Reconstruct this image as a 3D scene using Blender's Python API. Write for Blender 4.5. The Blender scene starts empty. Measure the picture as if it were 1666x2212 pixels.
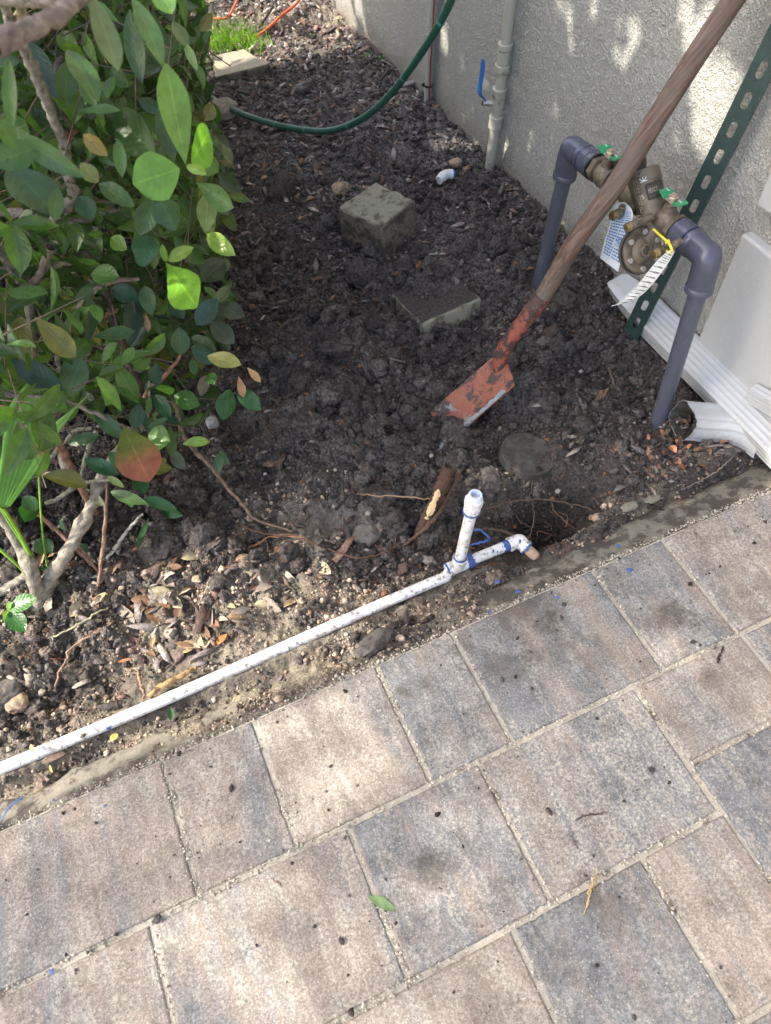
import bpy, math, random
import numpy as np
from mathutils import Vector, Matrix
random.seed(7); rng = np.random.default_rng(7)
scene = bpy.context.scene
COL = scene.collection
R = math.radians

# ---------------------------------------------------------------- camera
FPX = 1543.2; CX, CY = 833.0, 1106.0; CH = 1.207
_p, _ro, _th = R(55.229), R(-4.037), R(21.027)
_fw = np.array([0, math.cos(_p), -math.sin(_p)]); _up = np.array([0, math.sin(_p), math.cos(_p)]); _rt = np.array([1.0, 0, 0])
_r = _rt*math.cos(_ro) + _up*math.sin(_ro); _u = -_rt*math.sin(_ro) + _up*math.cos(_ro)
_c, _s = math.cos(_th), math.sin(_th)
_M = np.array([[_c, _s, 0], [-_s, _c, 0], [0, 0, 1]])
FW, RT, UP = _M@_fw, _M@_r, _M@_u
CAM = np.array([0, 0, CH])
cam_d = bpy.data.cameras.new('camera'); cam = bpy.data.objects.new('camera', cam_d); COL.objects.link(cam)
cam.matrix_world = Matrix([[RT[0], UP[0], -FW[0], 0], [RT[1], UP[1], -FW[1], 0], [RT[2], UP[2], -FW[2], CH], [0, 0, 0, 1]])
cam_d.sensor_fit = 'VERTICAL'; cam_d.sensor_height = 24; cam_d.lens = 24*FPX/2212
cam_d.clip_start = 0.05; cam_d.clip_end = 200
cam_d.dof.use_dof = True; cam_d.dof.focus_distance = 1.5; cam_d.dof.aperture_fstop = 4.5
scene.camera = cam

# ---------------------------------------------------------------- light
SUN_EL, SUN_AZ = 42.0, 20.0          # azimuth measured from -X towards +Y
S = np.array([-math.cos(R(SUN_AZ))*math.cos(R(SUN_EL)), math.sin(R(SUN_AZ))*math.cos(R(SUN_EL)), math.sin(R(SUN_EL))])
sd = bpy.data.lights.new('sun', 'SUN'); sun = bpy.data.objects.new('sun', sd); COL.objects.link(sun)
sd.energy = 2.5; sd.angle = R(0.53); sd.color = (1.0, .93, .82)
sun.rotation_euler = Vector(S).to_track_quat('Z', 'Y').to_euler()
w = bpy.data.worlds.new('World'); scene.world = w; w.use_nodes = True
wn = w.node_tree; bg = wn.nodes['Background']; bg.inputs['Strength'].default_value = 0.15
sky = wn.nodes.new('ShaderNodeTexSky'); sky.sky_type = 'NISHITA'; sky.sun_disc = False
sky.sun_elevation = R(SUN_EL); sky.sun_rotation = math.atan2(S[0], S[1])
sky.dust_density = 4.0; sky.air_density = .9; sky.ozone_density = .6
wn.links.new(sky.outputs[0], bg.inputs[0])
scene.view_settings.view_transform = 'Standard'; scene.view_settings.look = 'None'
scene.view_settings.exposure = 2.05; scene.view_settings.gamma = 1

# ---------------------------------------------------------------- coordinates: a sight line meets a plane of the place
def ray(x, y): return FW + RT*(x-CX)/FPX - UP*(y-CY)/FPX
def Z(x, y, z=0.0): d = ray(x, y); return CAM + d*((z-CH)/d[2])
def XP(x, y, X=1.14): d = ray(x, y); return CAM + d*(X/d[0])
def DP(x, y, dep): return CAM + ray(x, y)*dep
def proj(P):
    v = np.asarray(P) - CAM; d = v@FW
    return CX + FPX*(v@RT)/d, CY - FPX*(v@UP)/d, d
def nrm(v): v = np.asarray(v, float); return v/(np.linalg.norm(v, axis=-1, keepdims=True)+1e-12)

# ---------------------------------------------------------------- noise
def vnoise(x, y, seed=0):
    r = np.random.default_rng(seed).random((256, 256))
    xi = np.floor(x).astype(int); yi = np.floor(y).astype(int); fx = x-xi; fy = y-yi
    fx = fx*fx*(3-2*fx); fy = fy*fy*(3-2*fy)
    a = r[xi % 256, yi % 256]; b = r[(xi+1) % 256, yi % 256]; c = r[xi % 256, (yi+1) % 256]; d = r[(xi+1) % 256, (yi+1) % 256]
    return (a*(1-fx)+b*fx)*(1-fy) + (c*(1-fx)+d*fx)*fy - .5
def fbm(x, y, f, octs, seed=0, g=.5):
    o = 0; a = 1
    for k in range(octs): o = o + a*vnoise(x*f+17.3*k, y*f-9.1*k, seed+k); f *= 2.03; a *= g
    return o
def sst(a, b, x): t = np.clip((x-a)/(b-a), 0, 1); return t*t*(3-2*t)
def inpoly(x, y, poly):
    x = np.asarray(x); y = np.asarray(y); c = np.zeros(x.shape, bool); n = len(poly)
    for i in range(n):
        x1, y1 = poly[i]; x2, y2 = poly[(i+1) % n]
        if y1 == y2: continue
        k = ((y1 > y) != (y2 > y)) & (x < (x2-x1)*(y-y1)/(y2-y1)+x1); c ^= k
    return c

# ---------------------------------------------------------------- mesh helpers
def tag(o, label=None, cat=None, group=None, kind=None):
    if label: o['label'] = label
    if cat: o['category'] = cat
    if group: o['group'] = group
    if kind: o['kind'] = kind
    return o
def empty(name, loc, label, cat, group=None):
    o = bpy.data.objects.new(name, None); COL.objects.link(o); o.location = Vector(loc); o.empty_display_size = .02
    return tag(o, label, cat, group)
def link(name, me, mat=None, parent=None, smooth=False):
    if mat is not None and not me.materials: me.materials.append(mat)
    if smooth: me.polygons.foreach_set('use_smooth', np.ones(len(me.polygons), bool))
    o = bpy.data.objects.new(name, me); COL.objects.link(o)
    if parent is not None:
        o.parent = parent; o.matrix_parent_inverse = Matrix.Translation(-parent.location)
    return o
def npmesh(name, V, F, mat=None, parent=None, smooth=False, tint=None, uv=None, center=False):
    """V (n,3), F (m,k) of one polygon size; tint (n,3) point colour; uv (n,2)."""
    V = np.asarray(V, np.float32); F = np.asarray(F, np.int32)
    c = None
    if center and parent is None:
        c = np.array([V[:, 0].mean(), V[:, 1].mean(), V[:, 2].min()]); V = (V-c).astype(np.float32)
    me = bpy.data.meshes.new(name); me.vertices.add(len(V)); me.vertices.foreach_set('co', V.ravel())
    k = F.shape[1]; me.loops.add(F.size); me.loops.foreach_set('vertex_index', F.ravel())
    me.polygons.add(len(F)); me.polygons.foreach_set('loop_start', np.arange(0, F.size, k, dtype=np.int32))
    if tint is not None:
        a = me.color_attributes.new('tint', 'FLOAT_COLOR', 'POINT')
        a.data.foreach_set('color', np.hstack([tint, np.ones((len(V), 1))]).astype(np.float32).ravel())
    if uv is not None:
        l = me.uv_layers.new(name='UVMap'); l.data.foreach_set('uv', np.asarray(uv, np.float32)[F.ravel()].ravel())
    me.update(); me.validate()
    o = link(name, me, mat, parent, smooth)
    if c is not None: o.location = Vector(c)
    return o
class MB:
    def __init__(s): s.v = []; s.f = []; s.m = []
    def add(s, V, F, mi=0):
        b = len(s.v); s.v += [tuple(map(float, q)) for q in V]; s.f += [tuple(b+i for i in f) for f in F]; s.m += [mi]*len(F); return s
    def tube(s, P, rad, n=12, cap=True, mi=0, squash=1.0, ref=None):
        P = np.asarray(P, float); rad = np.broadcast_to(rad, (len(P),))
        T = nrm(np.gradient(P, axis=0)); up = np.array(ref if ref is not None else ((0, 0, 1) if abs(T[0][2]) < .9 else (0, 1, 0)), float)
        A = nrm(np.cross(T[0], up)); V = []
        for i in range(len(P)):
            A = nrm(A - T[i]*(A@T[i])); B = np.cross(T[i], A)
            for k in range(n):
                a = 2*math.pi*k/n; V.append(P[i]+rad[i]*(math.cos(a)*A+squash*math.sin(a)*B))
        F = [(i*n+k, i*n+(k+1) % n, (i+1)*n+(k+1) % n, (i+1)*n+k) for i in range(len(P)-1) for k in range(n)]
        if cap: F += [tuple(range(n))[::-1], tuple((len(P)-1)*n+k for k in range(n))]
        return s.add(V, F, mi)
    def prof(s, c, axis, pts, n=24, mi=0, poly=None):
        """lathe: pts [(distance along the axis, radius)...] about axis from c"""
        c = np.asarray(c, float); a = nrm(axis); up = np.array((0, 0, 1.) if abs(a[2]) < .9 else (0, 1., 0)); A = nrm(np.cross(a, up)); B = np.cross(a, A); V = []
        for d, r in pts:
            for k in range(n):
                t = 2*math.pi*k/n; V.append(c+a*d+r*(math.cos(t)*A+math.sin(t)*B))
        m = len(pts)
        F = [(i*n+k, i*n+(k+1) % n, (i+1)*n+(k+1) % n, (i+1)*n+k) for i in range(m-1) for k in range(n)]
        F += [tuple(range(n))[::-1], tuple((m-1)*n+k for k in range(n))]
        return s.add(V, F, mi)
    def box(s, c, ax, half, mi=0):
        c = np.asarray(c, float); X, Y, Zz = [np.asarray(a, float) for a in ax]
        V = [c+sx*half[0]*X+sy*half[1]*Y+sz*half[2]*Zz for sx in (-1, 1) for sy in (-1, 1) for sz in (-1, 1)]
        return s.add(V, [(0, 1, 3, 2), (4, 6, 7, 5), (0, 4, 5, 1), (2, 3, 7, 6), (0, 2, 6, 4), (1, 5, 7, 3)], mi)
    def build(s, name, mats, parent=None, smooth=False, bevel=0, seg=2, center=False):
        V = np.array(s.v); c = None
        if center: c = np.array([V[:, 0].mean(), V[:, 1].mean(), V[:, 2].min()]); V = V-c
        me = bpy.data.meshes.new(name); me.from_pydata([tuple(q) for q in V], [], s.f)
        for m in (mats if isinstance(mats, (list, tuple)) else [mats]): me.materials.append(m)
        me.polygons.foreach_set('material_index', s.m); me.update()
        o = link(name, me, None, parent, smooth)
        if c is not None: o.location = Vector(c)
        if smooth:
            try: me.set_sharp_from_angle(angle=R(40))
            except Exception: pass
        if bevel:
            b = o.modifiers.new('bevel', 'BEVEL'); b.width = bevel; b.segments = seg; b.limit_method = 'ANGLE'; b.angle_limit = R(35)
        return o
def catmull(P, k=6):
    P = np.asarray(P, float); Q = np.vstack([2*P[0]-P[1], P, 2*P[-1]-P[-2]]); out = []
    for i in range(1, len(Q)-2):
        for t in np.linspace(0, 1, k, endpoint=False):
            a, b, c, d = Q[i-1], Q[i], Q[i+1], Q[i+2]
            out.append(.5*((2*b)+(-a+c)*t+(2*a-5*b+4*c-d)*t*t+(-a+3*b-3*c+d)*t**3))
    out.append(P[-1]); return np.array(out)

# ---------------------------------------------------------------- materials
class NT:
    def __init__(s, name):
        s.m = bpy.data.materials.new(name); s.m.use_nodes = True; s.t = s.m.node_tree; s.b = s.t.nodes['Principled BSDF']; s.out = s.t.nodes['Material Output']
        s.geo = s.n('ShaderNodeNewGeometry')
    def n(s, ty, **k):
        q = s.t.nodes.new(ty)
        for a, b in k.items(): setattr(q, a, b)
        return q
    def put(s, sock, v):
        if isinstance(v, bpy.types.NodeSocket): s.t.links.new(v, sock)
        elif isinstance(v, (tuple, list)) and len(v) == 3 and sock.type == 'RGBA': sock.default_value = (*v, 1)
        else: sock.default_value = v
    def pos(s, scale=(1, 1, 1), rot=(0, 0, 0)):
        q = s.n('ShaderNodeMapping'); s.put(q.inputs['Vector'], s.geo.outputs['Position']); q.inputs['Scale'].default_value = scale; q.inputs['Rotation'].default_value = rot; return q.outputs[0]
    def noise(s, sc, det=3, rough=.55, vec=None, dist=0):
        q = s.n('ShaderNodeTexNoise'); q.inputs['Scale'].default_value = sc; q.inputs['Detail'].default_value = det; q.inputs['Roughness'].default_value = rough; q.inputs['Distortion'].default_value = dist
        s.put(q.inputs['Vector'], vec if vec is not None else s.geo.outputs['Position']); return q.outputs['Fac']
    def vor(s, sc, vec=None, feat='F1', out='Distance'):
        q = s.n('ShaderNodeTexVoronoi', feature=feat); q.inputs['Scale'].default_value = sc
        s.put(q.inputs['Vector'], vec if vec is not None else s.geo.outputs['Position']); return q.outputs[out]
    def ramp(s, f, pts, cons=False):
        q = s.n('ShaderNodeValToRGB'); e = q.color_ramp
        if cons: e.interpolation = 'CONSTANT'
        while len(e.elements) < len(pts): e.elements.new(.5)
        for i, (p, c) in enumerate(pts):
            e.elements[i].position = p; c = (c, c, c) if not isinstance(c, tuple) else c; e.elements[i].color = (*c, 1)
        s.put(q.inputs[0], f); return q.outputs[0]
    def mix(s, f, a, b, mode='MIX'):
        q = s.n('ShaderNodeMix', data_type='RGBA', blend_type=mode); s.put(q.inputs[0], f); s.put(q.inputs[6], a); s.put(q.inputs[7], b); return q.outputs[2]
    def math(s, op, a, b=0.0, clamp=False):
        q = s.n('ShaderNodeMath', operation=op, use_clamp=clamp); s.put(q.inputs[0], a); s.put(q.inputs[1], b); return q.outputs[0]
    def attr(s, name, out='Color'): return s.n('ShaderNodeAttribute', attribute_name=name).outputs[out]
    def bump(s, h, st=.5, dist=.01, prev=None):
        q = s.n('ShaderNodeBump'); q.inputs['Strength'].default_value = st; q.inputs['Distance'].default_value = dist; s.put(q.inputs['Height'], h)
        if prev is not None: s.put(q.inputs['Normal'], prev)
        return q.outputs[0]
    def done(s, col=None, rough=.6, normal=None, metal=None, spec=None):
        if col is not None: s.put(s.b.inputs['Base Color'], col)
        s.put(s.b.inputs['Roughness'], rough)
        if normal is not None: s.put(s.b.inputs['Normal'], normal)
        if metal is not None: s.put(s.b.inputs['Metallic'], metal)
        if spec is not None: s.put(s.b.inputs['Specular IOR Level'], spec)
        return s.m
def plain(name, col, rough=.5, metal=0, var=.25, sc=60, dirt=None, dsc=25, dthr=.62, bump=.15, bsc=300, spec=None, speck=None):
    t = NT(name); n = t.noise(sc, 4)
    c = t.mix(n, tuple(x*(1-var) for x in col), tuple(min(1, x*(1+var)) for x in col))
    if dirt:
        f = t.ramp(t.noise(dsc, 6, .7), [(dthr-.04, 0.0), (dthr+.05, 1.0)]); c = t.mix(f, c, dirt)
    if speck:
        f = t.ramp(t.noise(420, 2, .5), [(.66, 0.0), (.70, 1.0)]); c = t.mix(f, c, speck)
    return t.done(c, rough, t.bump(t.noise(bsc, 3), bump, .002), metal, spec)

def soil_nodes(t, use_tint=False):
    n1 = t.noise(9, 5, .6); n2 = t.noise(160, 5, .7); n3 = t.noise(38, 4, .6)
    c = t.ramp(n2, [(.26, (.020, .0165, .015)), (.43, (.058, .049, .045)), (.59, (.118, .102, .093)), (.77, (.215, .192, .175))])
    ash = t.ramp(n1, [(.52, 0.0), (.68, 1.0)])
    c = t.mix(t.math('MULTIPLY', ash, t.ramp(n2, [(.35, 0.0), (.7, 1.0)])), c, (.17, .15, .137))
    c = t.mix(t.ramp(n3, [(.56, 0.0), (.72, .5)]), c, (.055, .031, .019))
    grain = t.ramp(t.vor(420), [(.10, 1.0), (.22, 0.0)])
    c = t.mix(t.math('MULTIPLY', grain, t.ramp(t.noise(70, 3), [(.5, 0.0), (.62, .8)])), c, (.20, .18, .155))
    return c, n2, n3
def mk_soil():
    t = NT('dark_topsoil'); c, n2, n3 = soil_nodes(t)
    sand = t.attr('tint'); sep = t.n('ShaderNodeSeparateColor'); t.put(sep.inputs[0], sand)
    sc = t.ramp(t.noise(330, 4, .7), [(.3, (.15, .125, .090)), (.5, (.33, .285, .215)), (.72, (.50, .44, .34))])
    f = t.math('MULTIPLY', sep.outputs[0], t.ramp(t.noise(45, 5, .7), [(.36, .15), (.55, 1.0)]))
    c = t.mix(f, c, sc)
    c = t.mix(t.math('MULTIPLY', sep.outputs[1], t.ramp(n2, [(.38, .15), (.58, .95)])), c, (.24, .215, .197))
    nb = t.bump(n2, .9, .012); nb = t.bump(t.noise(600, 3, .7), .6, .004, nb)
    return t.done(c, .93, nb, spec=.2)
def mk_clod():
    t = NT('soil_clod'); c, n2, n3 = soil_nodes(t)
    c = t.mix(1.0, c, t.attr('tint'), 'MULTIPLY')
    nb = t.bump(t.noise(350, 4, .7), .9, .006)
    return t.done(c, .92, nb, spec=.2)
def mk_tinted(name, rough=.8, bsc=200, bst=.5, lo=.55, hi=1.45, nsc=120, spec=.3):
    t = NT(name); n = t.noise(nsc, 5, .65); c = t.mix(1.0, t.attr('tint'), t.ramp(n, [(.25, lo), (.75, hi)]), 'MULTIPLY')
    return t.done(c, rough, t.bump(t.noise(bsc, 4), bst, .003), spec=spec)
def mk_paver():
    t = NT('concrete_paver'); oi = t.n('ShaderNodeObjectInfo'); sep = t.n('ShaderNodeSeparateColor'); t.put(sep.inputs[0], oi.outputs['Color'])
    sh = t.n('ShaderNodeVectorMath', operation='ADD'); t.put(sh.inputs[0], t.geo.outputs['Position'])
    cmb = t.n('ShaderNodeCombineXYZ'); t.put(cmb.inputs[2], t.math('MULTIPLY', oi.outputs['Random'], 37.0)); t.put(sh.inputs[1], cmb.outputs[0])
    def st(scale, rot=R(8)):
        q = t.n('ShaderNodeMapping'); t.put(q.inputs['Vector'], sh.outputs[0]); q.inputs['Scale'].default_value = scale; q.inputs['Rotation'].default_value = (0, 0, rot); return q.outputs[0]
    streak = t.noise(1, 5, .60, st((14, 2.6, 1)), .5); cloud = t.noise(11, 4, .6, sh.outputs[0]); streak2 = t.noise(1, 6, .7, st((42, 9, 1), R(10)), .8)
    grain = t.noise(520, 3, .75); g2 = t.noise(190, 3, .6)
    tan = t.mix(cloud, (.295, .252, .213), (.215, .181, .153))
    blue = t.mix(cloud, (.135, .141, .150), (.195, .196, .197))
    f = t.math('ADD', streak, t.math('SUBTRACT', sep.outputs[0], .5)); f = t.math('ADD', f, t.math('MULTIPLY', t.math('SUBTRACT', streak2, .5), .45))
    f = t.ramp(f, [(.41, 0.0), (.59, 1.0)])
    c = t.mix(f, tan, blue)
    cr = t.ramp(t.math('ADD', streak2, t.math('SUBTRACT', sep.outputs[1], .5)), [(.48, 0.0), (.62, .85)])
    c = t.mix(t.math('MULTIPLY', cr, t.ramp(g2, [(.38, 0.0), (.60, 1.0)])), c, (.40, .365, .305))
    c = t.mix(t.ramp(t.noise(60, 5, .7, sh.outputs[0]), [(.50, 0.0), (.72, .5)]), c, (.30, .28, .25))
    c = t.mix(1.0, c, t.ramp(grain, [(.30, .60), (.5, 1.0), (.70, 1.42)]), 'MULTIPLY')
    c = t.mix(1.0, c, t.ramp(t.noise(240, 2, .5, sh.outputs[0]), [(.36, .80), (.5, 1.0), (.62, 1.17)]), 'MULTIPLY')
    c = t.mix(1.0, c, t.ramp(t.noise(22, 5, .65, sh.outputs[0]), [(.32, .72), (.5, 1.0), (.68, 1.14)]), 'MULTIPLY')
    c = t.mix(t.ramp(t.vor(170, sh.outputs[0]), [(.12, .6), (.22, 0.0)]), c, (.52, .47, .39))
    c = t.mix(t.ramp(t.vor(95, t.pos((1, 1, 1), (0, 0, 1))), [(.05, .6), (.09, 0.0)]), c, (.12, .11, .10))
    stn = t.ramp(t.noise(7.5, 5, .65), [(.56, 0.0), (.68, 1.0)])
    c = t.mix(t.math('MULTIPLY', stn, t.math('MULTIPLY', sep.outputs[2], t.ramp(t.noise(60, 4), [(.3, .3), (.6, 1.0)]))), c, (.105, .085, .065))
    for (qx, qy, rx_, am) in ((1120, 1300, .085, .8), (1090, 1440, .06, .55), (1200, 1390, .06, .5), (1330, 1255, .05, .5), (1455, 1330, .045, .75), (1000, 1400, .04, .5), (930, 1875, .045, .7), (1330, 1960, .05, .55), (1270, 1930, .03, .7), (1545, 1470, .035, .6), (1050, 2200, .06, .4), (1290, 1420, .05, .45)):
        P_ = Z(qx, qy, 0); dv = t.n('ShaderNodeVectorMath', operation='DISTANCE'); t.put(dv.inputs[0], t.geo.outputs['Position']); dv.inputs[1].default_value = tuple(P_)
        k_ = t.math('ADD', t.math('DIVIDE', dv.outputs['Value'], rx_), t.math('MULTIPLY', t.math('SUBTRACT', t.noise(26, 6, .75), .5), 3.4)); c = t.mix(t.ramp(k_, [(.25, am*.85), (1.0, 0.0)]), c, (.075, .062, .048))
    nb = t.bump(grain, .6, .0022); nb = t.bump(t.noise(130, 4, .6), .35, .004, nb)
    return t.done(c, .88, nb, spec=.25)
def mk_wall():
    t = NT('painted_stucco'); n = t.noise(2.2, 4); c = t.mix(n, (.42, .415, .375), (.475, .465, .42))
    c = t.mix(t.ramp(t.noise(26, 5, .65), [(.35, 0.0), (.7, .5)]), c, (.39, .38, .33))
    sx = t.n('ShaderNodeSeparateXYZ'); t.put(sx.inputs[0], t.geo.outputs['Position'])
    hz = t.math('ADD', sx.outputs[2], t.math('MULTIPLY', t.noise(14, 5, .7), .16))
    c = t.mix(t.ramp(hz, [(.05, .9), (.18, 0.0)]), c, (.22, .185, .145))
    c = t.mix(t.ramp(t.noise(300, 3), [(.68, 0.0), (.72, .6)]), c, (.16, .155, .14))
    kn = t.ramp(t.noise(175, 3, .55, dist=.4), [(.42, 0.0), (.60, 1.0)]); nb = t.bump(kn, .85, .0042); nb = t.bump(t.noise(420, 3, .6), .35, .002, nb); c = t.mix(1.0, c, t.ramp(kn, [(0.0, .90), (1.0, 1.06)]), 'MULTIPLY')
    return t.done(c, .62, nb, spec=.3)
def mk_leaf(name='evergreen_leaf', rough=.36):
    t = NT(name); uv = t.n('ShaderNodeUVMap'); sx = t.n('ShaderNodeSeparateXYZ'); t.put(sx.inputs[0], uv.outputs[0])
    u, v = sx.outputs[0], sx.outputs[1]; av = t.math('ABSOLUTE', t.math('SUBTRACT', v, .5))
    mid = t.ramp(av, [(.012, 1.0), (.035, 0.0)])
    w = t.math('SINE', t.math('MULTIPLY', t.math('SUBTRACT', u, t.math('MULTIPLY', av, .55)), 46.0)); vein = t.ramp(w, [(.93, 0.0), (1.0, .38)])
    c = t.mix(1.0, t.attr('tint'), t.ramp(t.noise(55, 4), [(.25, .72), (.75, 1.28)]), 'MULTIPLY')
    f = t.math('MAXIMUM', mid, vein); c2 = t.mix(1.0, c, (1.65, 1.55, 1.5), 'MULTIPLY'); c = t.mix(t.math('MULTIPLY', f, .7), c, c2)
    c = t.mix(t.ramp(t.noise(95, 4, .7), [(.66, 0.0), (.70, .8)]), c, (.045, .035, .018))
    nb = t.bump(w, .11, .0010); nb = t.bump(t.noise(90, 3), .3, .004, nb)
    t.done(c, t.ramp(t.noise(30, 3), [(.35, .24), (.65, .46)]), nb, spec=.5)
    tr = t.n('ShaderNodeBsdfTranslucent'); t.put(tr.inputs[0], t.mix(1.0, c, (1.5, 1.7, .7), 'MULTIPLY'))
    mx = t.n('ShaderNodeMixShader'); mx.inputs[0].default_value = .38; t.t.links.new(t.b.outputs[0], mx.inputs[1]); t.t.links.new(tr.outputs[0], mx.inputs[2]); t.t.links.new(mx.outputs[0], t.out.inputs[0])
    return t.m
def mk_wood():
    t = NT('weathered_ash_wood'); mp = t.n('ShaderNodeTexCoord'); g = t.n('ShaderNodeMapping'); t.put(g.inputs['Vector'], mp.outputs['Object'])
    g.inputs['Rotation'].default_value = (0, R(-44), 0); g2 = t.n('ShaderNodeMapping'); t.put(g2.inputs['Vector'], g.outputs[0]); g2.inputs['Scale'].default_value = (1, 1, .03); g = g2
    n = t.noise(190, 5, .65, g.outputs[0]); n2 = t.noise(7, 4)
    c = t.ramp(n, [(.30, (.035, .022, .015)), (.5, (.105, .064, .043)), (.68, (.19, .13, .092))])
    c = t.mix(t.ramp(n2, [(.45, 0.0), (.65, .65)]), c, (.115, .095, .08))
    return t.done(c, .62, t.bump(n, .5, .002), spec=.35)
def mk_painted_metal(name, paint, bare, rust, thr=.5, rough=.5, sc=26):
    t = NT(name); n = t.noise(sc, 7, .68); n2 = t.noise(14, 6, .7)
    c = t.mix(t.ramp(n, [(thr, 0.0), (thr+.035, 1.0)]), t.mix(t.noise(90, 4), tuple(x*.75 for x in paint), tuple(x*1.2 for x in paint)), rust)
    c = t.mix(t.ramp(n2, [(.57, 0.0), (.61, 1.0)]), c, bare)
    c = t.mix(t.ramp(t.noise(260, 4, .7), [(.60, 0.0), (.70, .8)]), c, (.30, .27, .24))
    return t.done(c, t.ramp(n2, [(.4, rough+.15), (.65, rough)]), t.bump(n, .5, .0015), spec=.4)
def mk_pvc(paint=True):
    t = NT('muddy_white_pvc'); c = t.mix(t.noise(30, 4), (.60, .60, .59), (.72, .72, .71))
    c = t.mix(t.ramp(t.noise(95, 6, .75), [(.535, 0.0), (.60, .9)]), c, (.13, .11, .085))
    c = t.mix(t.ramp(t.noise(28, 5, .7), [(.5, 0.0), (.64, .65)]), c, (.36, .32, .25))
    return t.done(c, .38, t.bump(t.noise(200, 3), .1, .001), spec=.5)

M = {}
M['soil'] = mk_soil(); M['clod'] = mk_clod(); M['mulch'] = mk_tinted('bark_mulch', .85, 260, .9, .35, 1.7, 150)
M['litter'] = mk_tinted('dead_leaf', .7, 160, .4, .6, 1.4, 90); M['root'] = mk_tinted('root_bark', .85, 400, .7, .5, 1.5, 220)
M['paver'] = mk_paver(); M['wall'] = mk_wall(); M['leaf'] = mk_leaf(); M['wood'] = mk_wood()
M['quoin'] = plain('smooth_pale_stucco', (.42, .425, .41), .6, var=.06, bump=.5, bsc=190, dirt=(.42, .41, .38), dsc=9, dthr=.64)
M['joint'] = plain('polymeric_sand', (.42, .385, .32), .95, var=.35, sc=240, bump=.9, bsc=420, dirt=(.12, .10, .08), dsc=16, dthr=.60)
M['mortar'] = plain('grey_mortar', (.17, .155, .125), .93, var=.35, sc=70, bump=.8, bsc=160, dirt=(.06, .05, .04), dsc=18, dthr=.50)
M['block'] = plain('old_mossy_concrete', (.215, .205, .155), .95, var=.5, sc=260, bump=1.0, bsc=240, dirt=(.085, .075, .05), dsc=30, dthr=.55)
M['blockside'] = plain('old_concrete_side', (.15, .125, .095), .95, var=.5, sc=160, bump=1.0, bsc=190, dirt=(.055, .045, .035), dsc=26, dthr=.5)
M['stone'] = plain('grey_stone', (.12, .105, .09), .9, var=.5, sc=80, bump=1.0, bsc=120, dirt=(.05, .04, .033), dsc=28, dthr=.55)
M['tanstone'] = plain('tan_limerock', (.33, .24, .16), .9, var=.4, sc=60, bump=1.0, bsc=120, dirt=(.12, .09, .06), dsc=30, dthr=.58)
M['pvc'] = mk_pvc(); M['pvc_clean'] = plain('pale_blue_white_plastic', (.55, .62, .78), .35, var=.06)
M['blue'] = plain('blue_primer', (.025, .08, .29), .5, var=.5, sc=260, dirt=(.10, .11, .16), dsc=140, dthr=.56)
M['grey_pvc'] = plain('dark_grey_pvc', (.072, .077, .100), .30, var=.16, dirt=(.15, .145, .14), dsc=22, dthr=.68, speck=(.2, .19, .18))
M['grey_fit'] = plain('grey_pvc_fitting', (.062, .066, .092), .24, var=.15, dirt=(.11, .11, .13), dsc=30, dthr=.66)
M['glue'] = plain('dark_blue_cement', (.008, .014, .06), .3, var=.2)
M['bronze'] = plain('cast_bronze', (.16, .13, .092), .45, .35, var=.3, sc=50, dirt=(.075, .06, .045), dsc=22, dthr=.55, bump=.5, bsc=500)
M['brass'] = plain('brass', (.42, .30, .13), .35, .8, var=.25, dirt=(.16, .12, .08), dsc=60, dthr=.58)
M['blackrubber'] = plain('black_rubber', (.012, .012, .012), .5)
M['darkbronze'] = plain('dark_bronze', (.05, .04, .03), .5, .3, var=.3)
M['steel'] = plain('steel', (.5, .48, .45), .35, .7, var=.2, dirt=(.2, .12, .07), dsc=60, dthr=.6)
M['rustnut'] = plain('rusty_nut', (.42, .34, .26), .45, .6, var=.4, sc=150)
M['green_plastic'] = plain('green_plastic', (.012, .23, .09), .38, var=.15)
M['wht'] = plain('white_print', (.75, .78, .75), .5, var=.02)
M['card'] = plain('card_tag', (.62, .66, .68), .45, var=.05); M['card2'] = plain('paper_tag', (.66, .68, .66), .5, var=.05, dirt=(.5, .5, .48), dsc=30, dthr=.6)
M['inkb'] = plain('blue_ink', (.03, .17, .45), .5, var=.05); M['ink'] = plain('black_ink', (.02, .02, .022), .5, var=.05); M['inkg'] = plain('green_ink', (.02, .09, .06), .5, var=.5, sc=300)
M['yellow'] = plain('yellow_plastic', (.75, .62, .03), .35, var=.06)
M['strut'] = plain('green_galvanised_steel', (.026, .054, .048), .42, .2, var=.3, dirt=(.06, .06, .05), dsc=30, dthr=.66, speck=(.14, .14, .12))
M['spout'] = plain('white_painted_aluminium', (.45, .46, .455), .36, var=.07, dirt=(.30, .28, .23), dsc=60, dthr=.66, speck=(.42, .41, .36))
M['spout_in'] = plain('dark_spout_inside', (.09, .085, .065), .6, var=.6, sc=40, dirt=(.05, .045, .03), dsc=50, dthr=.55)  # inner face, coloured much darker than the outside
M['redmetal'] = mk_painted_metal('worn_red_paint', (.25, .085, .050), (.20, .215, .21), (.060, .040, .034), .505)
M['redsocket'] = mk_painted_metal('rusty_red_socket', (.26, .070, .040), (.075, .048, .038), (.050, .031, .024), .47, .6, 34)
M['bareedge'] = plain('bare_scuffed_steel', (.30, .33, .33), .45, .5, var=.35, sc=70, dirt=(.12, .13, .13), dsc=40, dthr=.55)
M['lid'] = plain('weathered_plastic_lid', (.062, .064, .054), .9, var=.5, sc=60, bump=.8, bsc=160, dirt=(.040, .033, .028), dsc=22, dthr=.46, speck=(.15, .15, .13))
M['beige_pipe'] = plain('painted_beige_pipe', (.40, .385, .315), .5, var=.12, dirt=(.20, .175, .13), dsc=30, dthr=.62)
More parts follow.
